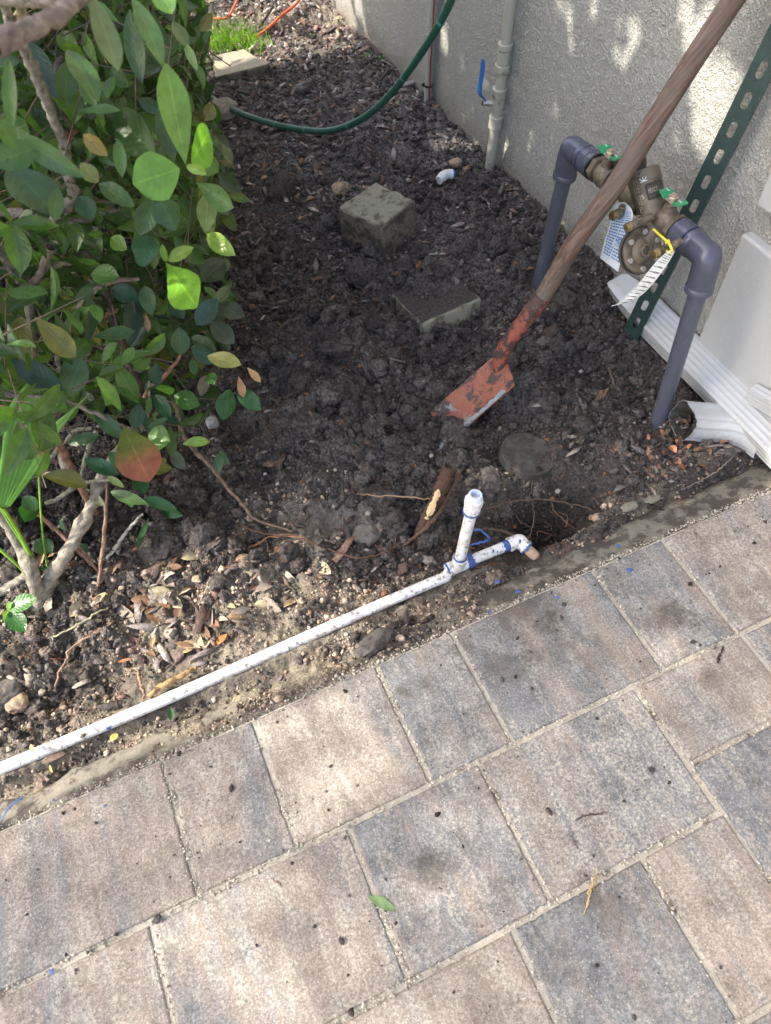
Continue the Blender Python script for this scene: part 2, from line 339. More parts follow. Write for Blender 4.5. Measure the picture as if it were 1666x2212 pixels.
M['conduit'] = plain('painted_grey_conduit', (.42, .41, .36), .55, var=.1, dirt=(.26, .24, .19), dsc=18, dthr=.62)
M['redwire'] = plain('red_wire', (.25, .035, .03), .5); M['bluevinyl'] = plain('blue_vinyl', (.02, .13, .42), .4, var=.15)
M['hose'] = plain('green_rubber_hose', (.018, .085, .055), .42, var=.3, sc=60, dirt=(.05, .10, .075), dsc=40, dthr=.6)
M['orange'] = plain('orange_cord', (.62, .13, .05), .5, var=.15); M['blacktube'] = plain('black_tubing', (.02, .02, .022), .6)
M['whitefit'] = plain('white_plastic', (.66, .67, .66), .4, var=.08, dirt=(.3, .27, .22), dsc=60, dthr=.62)
M['barkgrey'] = mk_tinted('shrub_bark', .8, 320, .8, .5, 1.5, 90); M['cutwood'] = plain('fresh_cut_wood', (.55, .38, .20), .7, var=.35, sc=120)
M['grass'] = mk_tinted('grass_blade', .5, 200, .1, .8, 1.2, 60)
M['hole'] = plain('dark_recess', (.006, .005, .004), 1.0)  # near-black, stands in for the shade inside holes and slots
M['iron'] = plain('rusty_screw', (.10, .055, .035), .6, .3)
M['stain'] = plain('rust_stain', (.36, .27, .20), .7, var=.2)

# ================================================================ SETTING
U = .2286; PY = 2.137*U                      # paver module and the far edge of the paving
RAMP0, RAMP1 = PY-.002, PY+.078
def pipe_line(x): return .603 + .004*np.sin(x*5)
BL = []                                      # soil relief: (x, y, rx, ry, height)
def blob(px, py, r, a, z=-.03, ry=None): q = Z(px, py, z); BL.append((q[0], q[1], r, ry or r, a))
blob(730, 790, .15, .060); blob(820, 740, .07, .022); blob(760, 950, .09, .026); blob(640, 990, .15, .018); blob(960, 930, .06, .012); blob(700, 740, .08, .022); blob(880, 850, .07, .018)
PIT = Z(1200, 1100, -.03); blob(1085, 1130, .085, -.075, -.06, .05); blob(1260, 1095, .06, -.06, -.06, .035); blob(1130, 1200, .05, -.040, -.06, .03); blob(925, 618, .060, .050, 0, .055); blob(1215, 975, .05, .016, 0, .045); blob(700, 930, .10, .02); blob(820, 930, .06, .016)
blob(868, 672, .055, -.05); blob(975, 735, .055, -.03); blob(780, 640, .09, -.025); blob(1065, 1040, .045, .03, 0); blob(600, 1210, .10, .012)
blob(120, 1500, .20, -.042, -.05, .035); blob(820, 1240, .07, -.028, -.04, .028); blob(1000, 1170, .06, -.035, -.04, .03)
blob(1250, 700, .12, .015); blob(1330, 1010, .12, .012); blob(1500, 1010, .08, .012); blob(300, 1250, .1, .012)
def hfun(x, y, fine=True):
    h = -.030 + .022*sst(.7, 1.25, y) + .010*sst(.95, 1.14, x) + fbm(x, y, 3.1, 2, 3)*.026 + fbm(x, y, 17, 2, 5)*(.014+.026*sst(.65, .85, y)*(1-sst(1.3, 1.6, y)))
    for bx, by, rx, ry, a in BL: h = h + a*np.exp(-((x-bx)/rx)**2-((y-by)/ry)**2)
    h = h - .20*np.exp(-(((x-PIT[0])/.088)**2+((y-PIT[1])/.050)**2)**2)
    if fine: h = h + fbm(x, y, 48, 3, 8, .6)*.013*(1+.5*sst(.6, .9, y)) + np.abs(fbm(x, y, 130, 2, 21))*.005
    # the soil laps over the sloping mortar edge by differing amounts
    ramp = -.006-.050*(y-RAMP0)/(RAMP1-RAMP0); cov = .9*sst(-.30, -.16, x)*(1-sst(.30, .42, x)) + .25*sst(.30, .42, x)*(1-sst(.52, .62, x))
    lap = ramp + (cov-.55)*.016 + fbm(x, y, 26, 3, 31)*.016*(.35+cov) + (fbm(x, y, 120, 2, 8)*.005 if fine else 0)
    k = sst(RAMP1+.028, RAMP1-.01, y); h = h*(1-k) + np.minimum(lap, -.004)*k
    # the pipe lies bare in a shallow groove, but for two places where soil has slid over it
    bur = np.exp(-((x+.385)/.045)**4) + .55*np.exp(-((x+.13)/.02)**2)*0
    g = np.exp(-((y-pipe_line(x)-.002)/.017)**2)*(x < .50)*(1-np.clip(bur, 0, 1)); h = h*(1-g) + np.minimum(h, -.035)*g
    h = h + .020*np.clip(bur, 0, 1)*np.exp(-((y-pipe_line(x))/.02)**2)
    h = np.where(y < PY-.003, -.085, h)
    return h
# ground: one sheet, fine in the bed, coarse to the horizon
def axis_pts(lo, hi, st, far, g=1.35, grow_lo=True):
    a = list(np.arange(lo, hi, st)); s = st; v = a[-1]
    while v < far: s *= g; v += s; a.append(v)
    s = st; v = a[0]
    while v > -far: s *= g; v -= s; a.insert(0, v)
    return np.array(a)
xs = axis_pts(-.66, 1.17, .0036, 40)
ys_core = [.470]
while ys_core[-1] < 4.4: ys_core.append(ys_core[-1]+.0034*max(1, (ys_core[-1]/1.15)**1.6))
yl = [ys_core[0]]; s_ = .01
while yl[0] > -40: s_ *= 1.5; yl.insert(0, yl[0]-s_)
yh = [ys_core[-1]]; s_ = .04
while yh[-1] < 40: s_ *= 1.4; yh.append(yh[-1]+s_)
ys = np.array(yl[:-1]+ys_core+yh[1:])
GX, GY = np.meshgrid(xs, ys); GZ = hfun(GX, GY)
GV = np.stack([GX.ravel(), GY.ravel(), GZ.ravel()], 1); nx, ny = len(xs), len(ys)
ii = (np.arange(ny-1)[:, None]*nx+np.arange(nx-1)[None]).ravel(); GF = np.stack([ii, ii+1, ii+nx+1, ii+nx], 1)
def sandf(x, y):  # pale sand, spread wider over the sunlit ground to brighten it
    s = (1-sst(.575, .78, y))*(1-sst(.20, .48, x)) + .30*(1-sst(.60, .66, y))*(x > .3)
    s = s + .75*np.exp(-((x-Z(620, 1200)[0])/.13)**2-((y-Z(620, 1200)[1])/.06)**2) + .5*np.exp(-((x-Z(120, 1390)[0])/.17)**2-((y-Z(120, 1390)[1])/.05)**2)
    s = s + .9*np.exp(-((x-Z(1065, 1040)[0])/.04)**2-((y-Z(1065, 1040)[1])/.035)**2) + .6*np.exp(-((x-Z(1400, 1095)[0])/.05)**2-((y-Z(1400, 1095)[1])/.02)**2)
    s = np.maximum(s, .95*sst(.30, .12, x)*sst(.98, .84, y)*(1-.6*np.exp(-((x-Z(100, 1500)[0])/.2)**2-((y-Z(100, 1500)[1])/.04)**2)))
    s = np.maximum(s, 1.0*sst(2.65, 2.95, y))  # far end turned wholly sandy, its sunny brightness put into the colour
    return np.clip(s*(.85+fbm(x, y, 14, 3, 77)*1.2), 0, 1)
def ashf(x, y):
    s = 0
    for px, py, r in ((1000, 520, .12), (740, 1080, .11), (900, 300, .30), (1010, 250, .25), (560, 860, .06), (1020, 600, .1), (700, 330, .3), (650, 200, .35), (820, 1000, .06), (660, 900, .07), (1120, 860, .08)):
        q = Z(px, py); s = s+np.exp(-((x-q[0])**2+(y-q[1])**2)/r**2)
    return np.clip(s*.95, 0, 1)
gt = np.stack([sandf(GX, GY).ravel(), ashf(GX, GY).ravel(), np.zeros(GX.size)], 1)
tag(npmesh('ground', GV, GF, M['soil'], tint=gt, smooth=True), kind='structure')

# paving: sand bed with every paver a part
pav = MB(); pav.box((0, PY/2-15, -.0372), np.eye(3), (20, 15+PY/2-.0015, .033)); pavement = tag(pav.build('pavement', M['joint']), kind='structure')
J0 = [-9.1, -7.76, -7.08, -6.06, -4.7, -4.03, -2.40, -1.07, -.37, .65, 1.312, 2.64, 3.345, 4.68, 5.36]
J1 = [-8, -6.7, -5.65, -4.95, -3.65, -2.42, -1.40, -.003, 1.02, 2.355]
J2 = [-6.6, -5.3, -4.3, -2.95, -1.95, -.62, .71, 1.70, 2.375]
rects = [(a, b, 1.137, 2.137) for a, b in zip(J0, J0[1:])] + [(a, b, .137, 1.137) for a, b in zip(J1, J1[1:])] + [(a, b, -.863, .137) for a, b in zip(J2, J2[1:])]
rects += [(2.355, 3.36, .483, 1.137), (3.36, 4.7, .137, 1.137), (2.365, 3.36, -.52, .483), (3.36, 4.36, -.863, .137), (2.375, 3.36, -1.2, -.52)]
J3 = [-6, -4.7, -3.7, -2.4, -1.7, -.37, .33, 1.35, 2.03]
rects += [(a, b, -1.863, -.863) for a, b in zip(J3, J3[1:])]
# per paver: (blueness, cream, stain) read off the photograph, keyed by the left joint and row
tone0 = {(-2.40, 1.137): (.40, .42, .5), (-1.07, 1.137): (.34, .44, .3), (-.37, 1.137): (.34, .50, .2), (.65, 1.137): (.52, .50, .7), (1.312, 1.137): (.50, .52, .9), (2.64, 1.137): (.56, .50, .7), (3.345, 1.137): (.46, .52, .4),
        (-2.42, .137): (.44, .5, .2), (-1.40, .137): (.40, .5, .1), (-.003, .137): (.58, .48, .3), (1.02, .137): (.53, .56, .1), (2.355, .483): (.42, .55, .3), (3.36, .137): (.5, .5, .3), (-2.95, -.863): (.4, .5, .2), (-1.95, -.863): (.35, .5, .1),
        (-.62, -.863): (.42, .56, .1), (.71, -.863): (.30, .60, .2), (1.70, -.863): (.46, .5, .2), (2.365, -.52): (.66, .45, .3), (2.375, -1.2): (.62, .45, .4), (3.36, -.863): (.6, .5, .3)}
tone = {(-2.40, 1.137): (.45, .50, .5), (-1.07, 1.137): (.38, .50, .3), (-.37, 1.137): (.34, .52, .2), (.65, 1.137): (.53, .52, .7), (1.312, 1.137): (.52, .47, .9), (2.64, 1.137): (.56, .52, .7), (3.345, 1.137): (.44, .54, .4),
        (-2.42, .137): (.44, .5, .2), (-1.40, .137): (.42, .52, .1), (-.003, .137): (.57, .51, .3), (1.02, .137): (.52, .57, .1), (2.355, .483): (.42, .55, .3), (3.36, .137): (.5, .5, .3), (-2.95, -.863): (.4, .5, .2), (-1.95, -.863): (.40, .5, .1),
        (-.62, -.863): (.34, .55, .1), (.71, -.863): (.60, .49, .2), (1.70, -.863): (.45, .53, .2), (2.365, -.52): (.61, .49, .3), (2.375, -1.2): (.62, .45, .4), (3.36, -.863): (.6, .5, .3)}
prng = np.random.default_rng(5)
def paver_mesh(x0, x1, y0, y1, seed):
    """slab with worn, slightly wavy rounded edges"""
    g = .0038; x0, x1, y0, y1 = x0*U+g, x1*U-g, y0*U+g, y1*U-g
    rr = np.random.default_rng(seed); per = []
    nX = max(6, int((x1-x0)/.008)); nY = max(6, int((y1-y0)/.008))
    for k in range(nX): per.append((x0+(x1-x0)*k/nX, y0))
    for k in range(nY): per.append((x1, y0+(y1-y0)*k/nY))
    for k in range(nX): per.append((x1-(x1-x0)*k/nX, y1))
    for k in range(nY): per.append((x0, y1-(y1-y0)*k/nY))
    per = np.array(per); n = len(per); c = np.array([(x0+x1)/2, (y0+y1)/2]); inw = np.stack([np.where(per[:, 0] <= x0+1e-6, 1, np.where(per[:, 0] >= x1-1e-6, -1, 0)), np.where(per[:, 1] <= y0+1e-6, 1, np.where(per[:, 1] >= y1-1e-6, -1, 0))], 1).astype(float)
    wob = (rr.random(n)-.5)*.0016 + (rr.random(n) > .93)*rr.random(n)*.0028
    top = rr.normal(0, .0007); rings = [(0, -.05), (0, -.0042), (.0010, -.0016), (.0030, -.0002), (.0065, 0.0)]; V = []; F = []
    for d, z in rings: V += [(p[0]+i[0]*(d+w_*(z > -.01)), p[1]+i[1]*(d+w_*(z > -.01)), z+top) for p, i, w_ in zip(per, inw, np.abs(wob))]
    for q in range(len(rings)-1): F += [(q*n+k, q*n+(k+1) % n, (q+1)*n+(k+1) % n, (q+1)*n+k) for k in range(n)]
    F.append(tuple((len(rings)-1)*n+k for k in range(n)))
    me = bpy.data.meshes.new('paver'); me.from_pydata(V, [], F); me.materials.append(M['paver']); me.update(); return me
for i, (a, b, c_, d_) in enumerate(rects):
    o = link('paver', paver_mesh(a, b, c_, d_, 100+i), None, pavement)
    tn = tone.get((a, c_)) or (prng.uniform(.32, .6), prng.uniform(.42, .56), .2)
    o.color = (*tn, 1)
# crumbs of joint sand standing proud along the joints
def ico(sub=0):
    t = (1+5**.5)/2; V = [(-1, t, 0), (1, t, 0), (-1, -t, 0), (1, -t, 0), (0, -1, t), (0, 1, t), (0, -1, -t), (0, 1, -t), (t, 0, -1), (t, 0, 1), (-t, 0, -1), (-t, 0, 1)]
    F = [(0, 11, 5), (0, 5, 1), (0, 1, 7), (0, 7, 10), (0, 10, 11), (1, 5, 9), (5, 11, 4), (11, 10, 2), (10, 7, 6), (7, 1, 8), (3, 9, 4), (3, 4, 2), (3, 2, 6), (3, 6, 8), (3, 8, 9), (4, 9, 5), (2, 4, 11), (6, 2, 10), (8, 6, 7), (9, 8, 1)]
    V = [tuple(nrm(v)) for v in V]
    for _ in range(sub):
        c = {}; G = []
        def md(a, b):
            k = (min(a, b), max(a, b))
            if k not in c: V.append(tuple(nrm(np.add(V[a], V[b])))); c[k] = len(V)-1
            return c[k]
        for a, b, d in F: x, y, z = md(a, b), md(b, d), md(d, a); G += [(a, x, z), (b, y, x), (d, z, y), (x, y, z)]
        F = G
    return np.array(V), np.array(F)
def rotmats(n, r, flat=None):
    """random rotations; flat = largest tilt (rad) from lying flat"""
    if flat is None:
        q = nrm(r.normal(size=(n, 4))); w_, x, y, z = q.T
        return np.stack([1-2*(y*y+z*z), 2*(x*y-z*w_), 2*(x*z+y*w_), 2*(x*y+z*w_), 1-2*(x*x+z*z), 2*(y*z-x*w_), 2*(x*z-y*w_), 2*(y*z+x*w_), 1-2*(x*x+y*y)], 1).reshape(n, 3, 3)
    nn = nrm(np.stack([r.normal(0, flat, n), r.normal(0, flat, n), np.ones(n)], 1)); a = r.uniform(0, 6.283, n); h = np.stack([np.cos(a), np.sin(a), np.zeros(n)], 1)
    Y = nrm(np.cross(nn, h)); X = np.cross(Y, nn); return np.stack([X, Y, nn], 2)
def scatter(name, P, sc, rot, temps, mat, tint, r, parent=None, smooth=True):
    """many little bodies in ONE mesh: temps list of (V,F); sc (n,3)"""
    n = len(P); pick = r.integers(0, len(temps), n); VV = []; FF = []; TT = []; base = 0
    for k, (tv, tf) in enumerate(temps):
        ix = np.where(pick == k)[0]
        if not len(ix): continue
        L = tv[None]*sc[ix][:, None, :]; W = np.einsum('nij,nvj->nvi', rot[ix], L)+P[ix][:, None, :]
        VV.append(W.reshape(-1, 3)); FF.append((tf[None]+(np.arange(len(ix))*len(tv))[:, None, None]).reshape(-1, tf.shape[1])+base); base += W.shape[0]*W.shape[1]
        TT.append(np.repeat(tint[ix], len(tv), 0))
    return npmesh(name, np.vstack(VV), np.vstack(FF), mat, parent, smooth, tint=np.vstack(TT))
def lumpy(sub, amp, seed):
    V, F = ico(sub); r = np.random.default_rng(seed); return V*(1+r.uniform(-amp, amp, len(V)))[:, None], F
T_small = [lumpy(0, .3, s) for s in range(5)]; T_big = [lumpy(1, .2, s) for s in range(5, 9)]; T_huge = [lumpy(2, .13, s) for s in range(9, 12)]
def knobby(seed):
    V, F = ico(3); o = seed*5.1; d = fbm(V[:, 0]*1.0+o, V[:, 1]+.8*V[:, 2], 1.7, 2, seed)*.55+fbm(V[:, 2]+o, V[:, 0]-V[:, 1], 5.5, 3, seed+3, .6)*.42; return V*(1+d)[:, None], F
T_cl = [knobby(s) for s in range(6)]
r = np.random.default_rng(11); cr = []
for (a, b, c_, d_) in rects:
    if b < -3 or a > 6 or d_ < -1.2: continue
    for (x0, y0, x1, y1, side) in ((a, d_, b, d_, 1), (a, c_, a, d_, 0)):
        L = math.hypot(x1-x0, y1-y0)*U; n = int(L*2000)
        for t in r.random(n):
            x = (x0+(x1-x0)*t)*U; y = (y0+(y1-y0)*t)*U
            dens = vnoise(np.array([x*9.]), np.array([y*9.]), 5)[0]+.62-(.10 if side == 0 else 0)
            if r.random() > dens: continue
            w_ = r.normal(0, .0034)
            cr.append((x+(w_ if side == 0 else 0), y+(w_+.001 if side else 0), r.uniform(-.004, .0012)))
cr = np.array(cr); n = len(cr); s = np.clip(r.lognormal(math.log(.0009), .6, n), .0004, .0030); s3 = np.stack([s, s*r.uniform(.6, 1.2, n), s*.7], 1)
g = r.uniform(.7, 1.25, n)[:, None]; M['crumb'] = mk_tinted('sand_crumb', .9, 300, .6, .7, 1.3, 200)
scatter('joint_sand', cr, s3, rotmats(n, r), T_small, M['crumb'], np.array([.46, .42, .345])*g, r, pavement, False)

# sloping mortar edging along the paving
exs = np.arange(-1.6, 1.139, .006); V = []; F = []
prof_ = [(-.0005, -.052), (0, -.010), (.004, -.008), (.020, -.016), (.036, -.026), (.052, -.034), (.066, -.046), (.075, -.075)]
for i, x in enumerate(exs):
    wob = 1+.18*vnoise(np.array([x*6.]), np.array([3.3]), 4)[0]+.25*vnoise(np.array([x*23.]), np.array([1.3]), 4)[0]; wid = wob*(1.0+.30*float(sst(.45, .9, x)))
    for j, (dy, z) in enumerate(prof_): V.append((x, PY-.0035+dy*wid, z+.004*vnoise(np.array([x*60.]), np.array([j*1.7]), 6)[0]*(j > 1)))
m = len(prof_); F = [(i*m+j, (i+1)*m+j, (i+1)*m+j+1, i*m+j+1) for i in range(len(exs)-1) for j in range(m-1)]
tag(npmesh('kerb_strip', V, F, M['mortar'], smooth=True), kind='structure')

# ---------------------------------------------------------------- soil crumbs, mulch, litter (nobody could count them)
def vis(x, y, z=0, m=60):
    v = np.stack([x, y, np.full_like(x, z)], 1)-CAM; d = v@FW; px = CX+FPX*(v@RT)/d; py = CY-FPX*(v@UP)/d
    return (px > -m) & (px < 1666+m) & (py > -m) & (py < 2212+m)
pipe_free = lambda x, y, m=.014: ~((np.abs(y-pipe_line(x)) < m) & (x < .53) & ~((x > -.45) & (x < -.335)))
r = np.random.default_rng(21); N = 120000
x = r.uniform(-.62, 1.13, N); y = PY+.012+(r.random(N)**1.35)*1.75
keep = vis(x, y) & pipe_free(x, y) & (r.random(N) < (1-.75*sst(1.35, 1.9, y))) & (r.random(N) < .45+fbm(x, y, 11, 3, 44)*1.6+.25*(y > .62))
keep &= ~((y < RAMP1-.01) & (r.random(N) < np.where((x > -.27) & (x < .38), .25, .90)))
keep &= ~(((x-.646)**2+(y-.803)**2 < .058**2) & (r.random(N) < .93))
x, y = x[keep], y[keep]; n = len(x); s = np.clip(r.lognormal(math.log(.0023), .55, n), .0009, .012); sf = sandf(x, y); s = s*(1-.38*sf); s3 = np.stack([s*r.uniform(.8, 1.3, n), s, s*r.uniform(.6, 1, n)], 1)
base = r.uniform(.55, 1.6, n)[:, None]*np.ones(3); base = np.where((r.random(n) < sf*.85)[:, None], np.array([4.3, 4.0, 3.3])*r.uniform(.7, 1.4, n)[:, None], base)
base = np.where((r.random(n) < .012)[:, None], np.array([3.6, 3.3, 2.9]), base); base = np.where((r.random(n) < .03)[:, None], np.array([2.2, 1.35, .9]), base)
P = np.stack([x, y, hfun(x, y)+s*.35], 1)
tag(scatter('soil_crumbs', P, s3, rotmats(n, r), T_small, M['clod'], base, r), kind='stuff')
N = 5200; x = r.uniform(-.6, 1.1, N); y = PY+.05+(r.random(N)**1.2)*1.3; keep = vis(x, y) & pipe_free(x, y, .03) & (y > RAMP1-.01) & ((x-.646)**2+(y-.803)**2 > .085**2) & (r.random(N) < (.42+fbm(x, y, 6, 2, 45)*1.8)*(1-.7*sandf(x, y))); x, y = x[keep], y[keep]; n = len(x)
s = np.clip(r.lognormal(math.log(.0070), .50, n), .004, .026); s3 = np.stack([s*r.uniform(.8, 1.4, n), s, s*r.uniform(.55, .9, n)], 1)
P = np.stack([x, y, hfun(x, y)+s*.2], 1); sf = sandf(x, y)
base = r.uniform(.6, 1.5, n)[:, None]*np.ones(3); base = np.where((r.random(n) < sf*.6)[:, None], np.array([2.4, 2.25, 1.95]), base)
tag(scatter('soil_clods', P, s3, rotmats(n, r), T_cl, M['clod'], base, r), kind='stuff')
def chip_T(seed, n=7, thick=.22):
    r = np.random.default_rng(seed); a = np.sort(r.uniform(0, 6.283, n)+0); a = np.linspace(0, 6.283, n, endpoint=False)+r.uniform(-.3, .3, n); rad = r.uniform(.6, 1.1, n)
    V = [(rad[k]*math.cos(a[k]), rad[k]*math.sin(a[k])*.55, thick+.2*r.random()-.25*(math.cos(a[k])**2)) for k in range(n)]; V += [(v[0]*.93, v[1]*.93, v[2]-thick*1.3) for v in V]; V.append((.1, 0, thick+.28))
    F = [(2*n, k, (k+1) % n) for k in range(n)] + [(k, n+k, n+(k+1) % n) for k in range(n)] + [(k, n+(k+1) % n, (k+1) % n) for k in range(n)]
    return np.array(V), np.array(F)
T_chip = [chip_T(s) for s in range(9)]
def chipcol(n, r, light=0.0):
    pal = np.array([(.034, .027, .024), (.062, .051, .047), (.105, .087, .080), (.080, .051, .040), (.165, .142, .130), (.17, .110, .078), (.28, .24, .205)])
    p = np.array([.27, .25, .18, .11, .10, .05, .04]); p = p+light*np.array([-.15, -.1, .0, .05, .08, .06, .06]); p = np.clip(p, .01, 1); p /= p.sum()
    return pal[r.choice(7, n, p=p)]*r.uniform(.75, 1.25, n)[:, None]
r = np.random.default_rng(31); N = 42000; y = 1.12+(r.random(N)**1.15)*3.1; x = r.uniform(-.4, 1.135, N)
keep = vis(x, y) & (r.random(N) < (sst(1.25, 1.85, y)*.92+.05)*(1-.45*sst(2.6, 3.0, y))); x, y = x[keep], y[keep]; n = len(x)
s = np.clip(r.lognormal(math.log(.0072), .52, n), .0025, .026); s3 = np.stack([s*r.uniform(.8, 1.6, n), s*r.uniform(.6, 1.1, n), s*r.uniform(.25, .6, n)], 1)
tag(scatter('bark_mulch', np.stack([x, y, hfun(x, y)+.002+s*.12], 1), s3, rotmats(n, r, .38), T_chip, M['mulch'], chipcol(n, r)*(1+.35*np.clip(fbm(x, y, 3, 2, 99)*2+.3, 0, 1)+.3*sst(1.7, 2.3, y)+1.9*sst(2.65, 2.95, y))[:, None], r, smooth=False), kind='stuff')  # chips lightened towards the far end for its sunny, dusty look
N = 900; x = r.uniform(-.1, 1.08, N); y = r.uniform(.70, 1.75, N); keep = vis(x, y) & (np.hypot((x-PIT[0])/.11, (y-PIT[1])/.07) > 1) & ((x-.646)**2+(y-.803)**2 > .09**2) & (fbm(x, y, 5, 2, 47)+.35*np.exp(-((x-.38)/.2)**2-((y-1.12)/.25)**2) > .05); x, y = x[keep], y[keep]; n = len(x)
s = np.clip(r.lognormal(math.log(.0130), .45, n), .008, .040); s3 = np.stack([s*r.uniform(.8, 1.3, n), s, s*r.uniform(.55, .85, n)], 1)
tag(scatter('soil_lumps', np.stack([x, y, hfun(x, y)+s*.05], 1), s3, rotmats(n, r), T_cl, M['clod'], r.uniform(.7, 1.25, n)[:, None]*np.ones(3), r), kind='stuff')
# chips and bits in the near bed
N = 5200; x = r.uniform(-.6, 1.12, N); y = r.uniform(PY+.04, 1.25, N); q = np.exp(-((x-Z(420, 1290)[0])/.28)**2-((y-Z(420, 1290)[1])/.10)**2)+.8*np.exp(-((x-.93)/.14)**2-((y-.62)/.12)**2)
keep = vis(x, y) & pipe_free(x, y, .03) & (r.random(N) < q+.05) & ((x-.646)**2+(y-.803)**2 > .09**2) & (y > RAMP1-.02); x, y = x[keep], y[keep]; n = len(x)
s = np.clip(r.lognormal(math.log(.0078), .6, n), .002, .028); s3 = np.stack([s*r.uniform(.9, 1.7, n), s*r.uniform(.5, 1.1, n), s*r.uniform(.15, .45, n)], 1)
tag(scatter('bark_bits', np.stack([x, y, hfun(x, y)+.003+s*.15], 1), s3, rotmats(n, r, .45), T_chip, M['mulch'], chipcol(n, r, .9), r, smooth=False), kind='stuff')
# crumbs of soil dropped on the paving
N = 1500; x = r.uniform(-.55, 1.05, N); y = PY-(r.random(N)**1.5)*.72; keep = vis(x, y) & (r.random(N) < .5+fbm(x, y, 5, 2, 9)); x, y = x[keep], y[keep]; n = len(x)
s = np.clip(r.lognormal(math.log(.0010), .65, n), .0005, .0055); s3 = np.stack([s*r.uniform(.8, 1.7, n), s, s*.55], 1)
tag(scatter('dropped_soil', np.stack([x, y, s*.35+.0006], 1), s3, rotmats(n, r, .3), T_small, M['clod'], np.full((n, 3), .8)*r.uniform(.4, 2, n)[:, None], r), kind='stuff')

# ---------------------------------------------------------------- stuccoed house wall
WX = 1.14
wy = [-.10]
while wy[-1] < 3.6: wy.append(wy[-1]+.0036*max(1, wy[-1]/1.1))
wy = np.array([-6, -3, -1.5, -.8, -.4, -.2]+wy+[4, 5, 7, 9.5]); wz = np.array([-.4, -.2]+list(np.arange(-.06, .80, .0036))+[.9, 1.1, 1.4, 2.0, 3.2])
WY, WZ = np.meshgrid(wy, wz)
def stucco(y, z):
    b = fbm(y, z, 118, 3, 61, .6); k = sst(.0, .26, b); return k*.0010+fbm(y, z, 240, 2, 66)*.0016*(.5+k)+fbm(y, z, 60, 2, 70)*.0010+fbm(y, z, 6, 2, 71)*.002
WV = np.stack([(WX-stucco(WY, WZ)*((WZ > -.07)&(WZ < .82)&(WY > -.11)&(WY < 3.7))).ravel(), WY.ravel(), WZ.ravel()], 1)
nx, ny = len(wy), len(wz); ii = (np.arange(ny-1)[:, None]*nx+np.arange(nx-1)[None]).ravel(); WF = np.stack([ii, ii+nx, ii+nx+1, ii+1], 1)
house = empty('house', (WX, 1.5, 0), 'grey painted house wall with rough stucco, running along the far side of the bed', 'house')
npmesh('wall_face', WV, WF, M['wall'], house, smooth=True)
qb = MB()
for (y1, y0, z0, z1) in ((.862, .30, .03, .340), (.858, .30, .402, .72), (.862, .30, -.30, -.03)):
    for_ = MB(); for_.box((WX-.008, (y0+y1)/2, (z0+z1)/2), np.eye(3), (.014, (y1-y0)/2, (z1-z0)/2)); for_.build('quoin', M['quoin'], house, bevel=.006, seg=3)

# ================================================================ THINGS
def sweep(mb, P, sec, ref, scale=None, cap=True, mi=0):
    """sec: closed list of (a,b); A = side direction, B = up direction kept near ref"""
    P = np.asarray(P, float); T = nrm(np.gradient(P, axis=0)); B0 = np.asarray(ref, float); V = []; n = len(sec)
    for i in range(len(P)):
        B = nrm(B0-T[i]*(B0@T[i])); B0 = B; A = np.cross(T[i], B); k = 1 if scale is None else scale[i]
        V += [P[i]+k*(a*A+b*B) for a, b in sec]
    F = [(i*n+k, i*n+(k+1) % n, (i+1)*n+(k+1) % n, (i+1)*n+k) for i in range(len(P)-1) for k in range(n)]
    if cap: F += [tuple(range(n))[::-1], tuple((len(P)-1)*n+k for k in range(n))]
    return mb.add(V, F, mi)
def hexp(mb, c, axis, r, h, mi=0): return mb.prof(c, axis, [(0, r*.93), (h*.12, r), (h*.85, r), (h, r*.9)], 6, mi)
def text_pts(s, size=1.0):
    cu = bpy.data.curves.new('t', 'FONT'); cu.body = s; cu.size = size; cu.resolution_u = 2; o = bpy.data.objects.new('t', cu); COL.objects.link(o)
    bpy.context.view_layer.update(); me = bpy.data.meshes.new_from_object(o.evaluated_get(bpy.context.evaluated_depsgraph_get()))
    V = np.array([v.co[:] for v in me.vertices]); F = [tuple(p.vertices) for p in me.polygons]; bpy.data.objects.remove(o); bpy.data.meshes.remove(me)
    return V[:, :2], F
def place_text(mb, s, fn, u0, v0, u1, h, mi=0):
    """lay the word out from (u0,v0), width to u1, height h, through fn(u,v) -> point"""
    V, F = text_pts(s); V = V-V.min(0); V = V/V.max(0); mb.add([fn(u0+(u1-u0)*a, v0-h*b) for a, b in V], F, mi)

# ---- white irrigation pipe with riser
pz = -.028
pp = [(-.75, pz), (-.52, pz), (-.2, pz), (.1, pz), (.30, pz), (.358, pz-.003)]
pip = empty('irrigation_pipe', (0, .603, pz), 'muddy white water pipe along the paving edge, with upright stub and blue glue rings', 'water pipe')
rp = .0109; m = MB(); P = catmull([(x, float(pipe_line(x)), z) for x, z in pp], 8)
Tc = Z(990, 1222, pz); Ec = Z(1121, 1168, pz-.006); Es = Z(1155, 1200, pz-.016)
P = np.vstack([P[P[:, 0] < Tc[0]-.03], [Tc-(Ec-Tc)*.12]]); m.tube(P, rp, 20); m.build('pipe', M['pvc'], pip, smooth=True)
d1 = nrm(Ec-Tc); d0 = nrm(P[-1]-P[-4])
m = MB(); m.prof(Tc-d1*.026, d1, [(0, .0125), (.001, .0142), (.05, .0142), (.051, .0125)], 24)
Rt = Z(1024, 1082, .172); up = nrm(Rt-Tc); m.prof(Tc, up, [(.0, .0142), (.022, .0142), (.026, .0150), (.0265, .0125)], 24); m.build('tee', M['pvc'], pip, smooth=True)
m = MB(); m.tube([Tc+d1*.02, Ec-d1*.012], rp, 20); m.build('pipe', M['pvc'], pip, smooth=True)
m = MB(); L = np.linalg.norm(Rt-Tc); m.tube([Tc+up*.02, Rt-up*.02], rp*1.02, 20); m.build('riser', M['pvc'], pip, smooth=True)
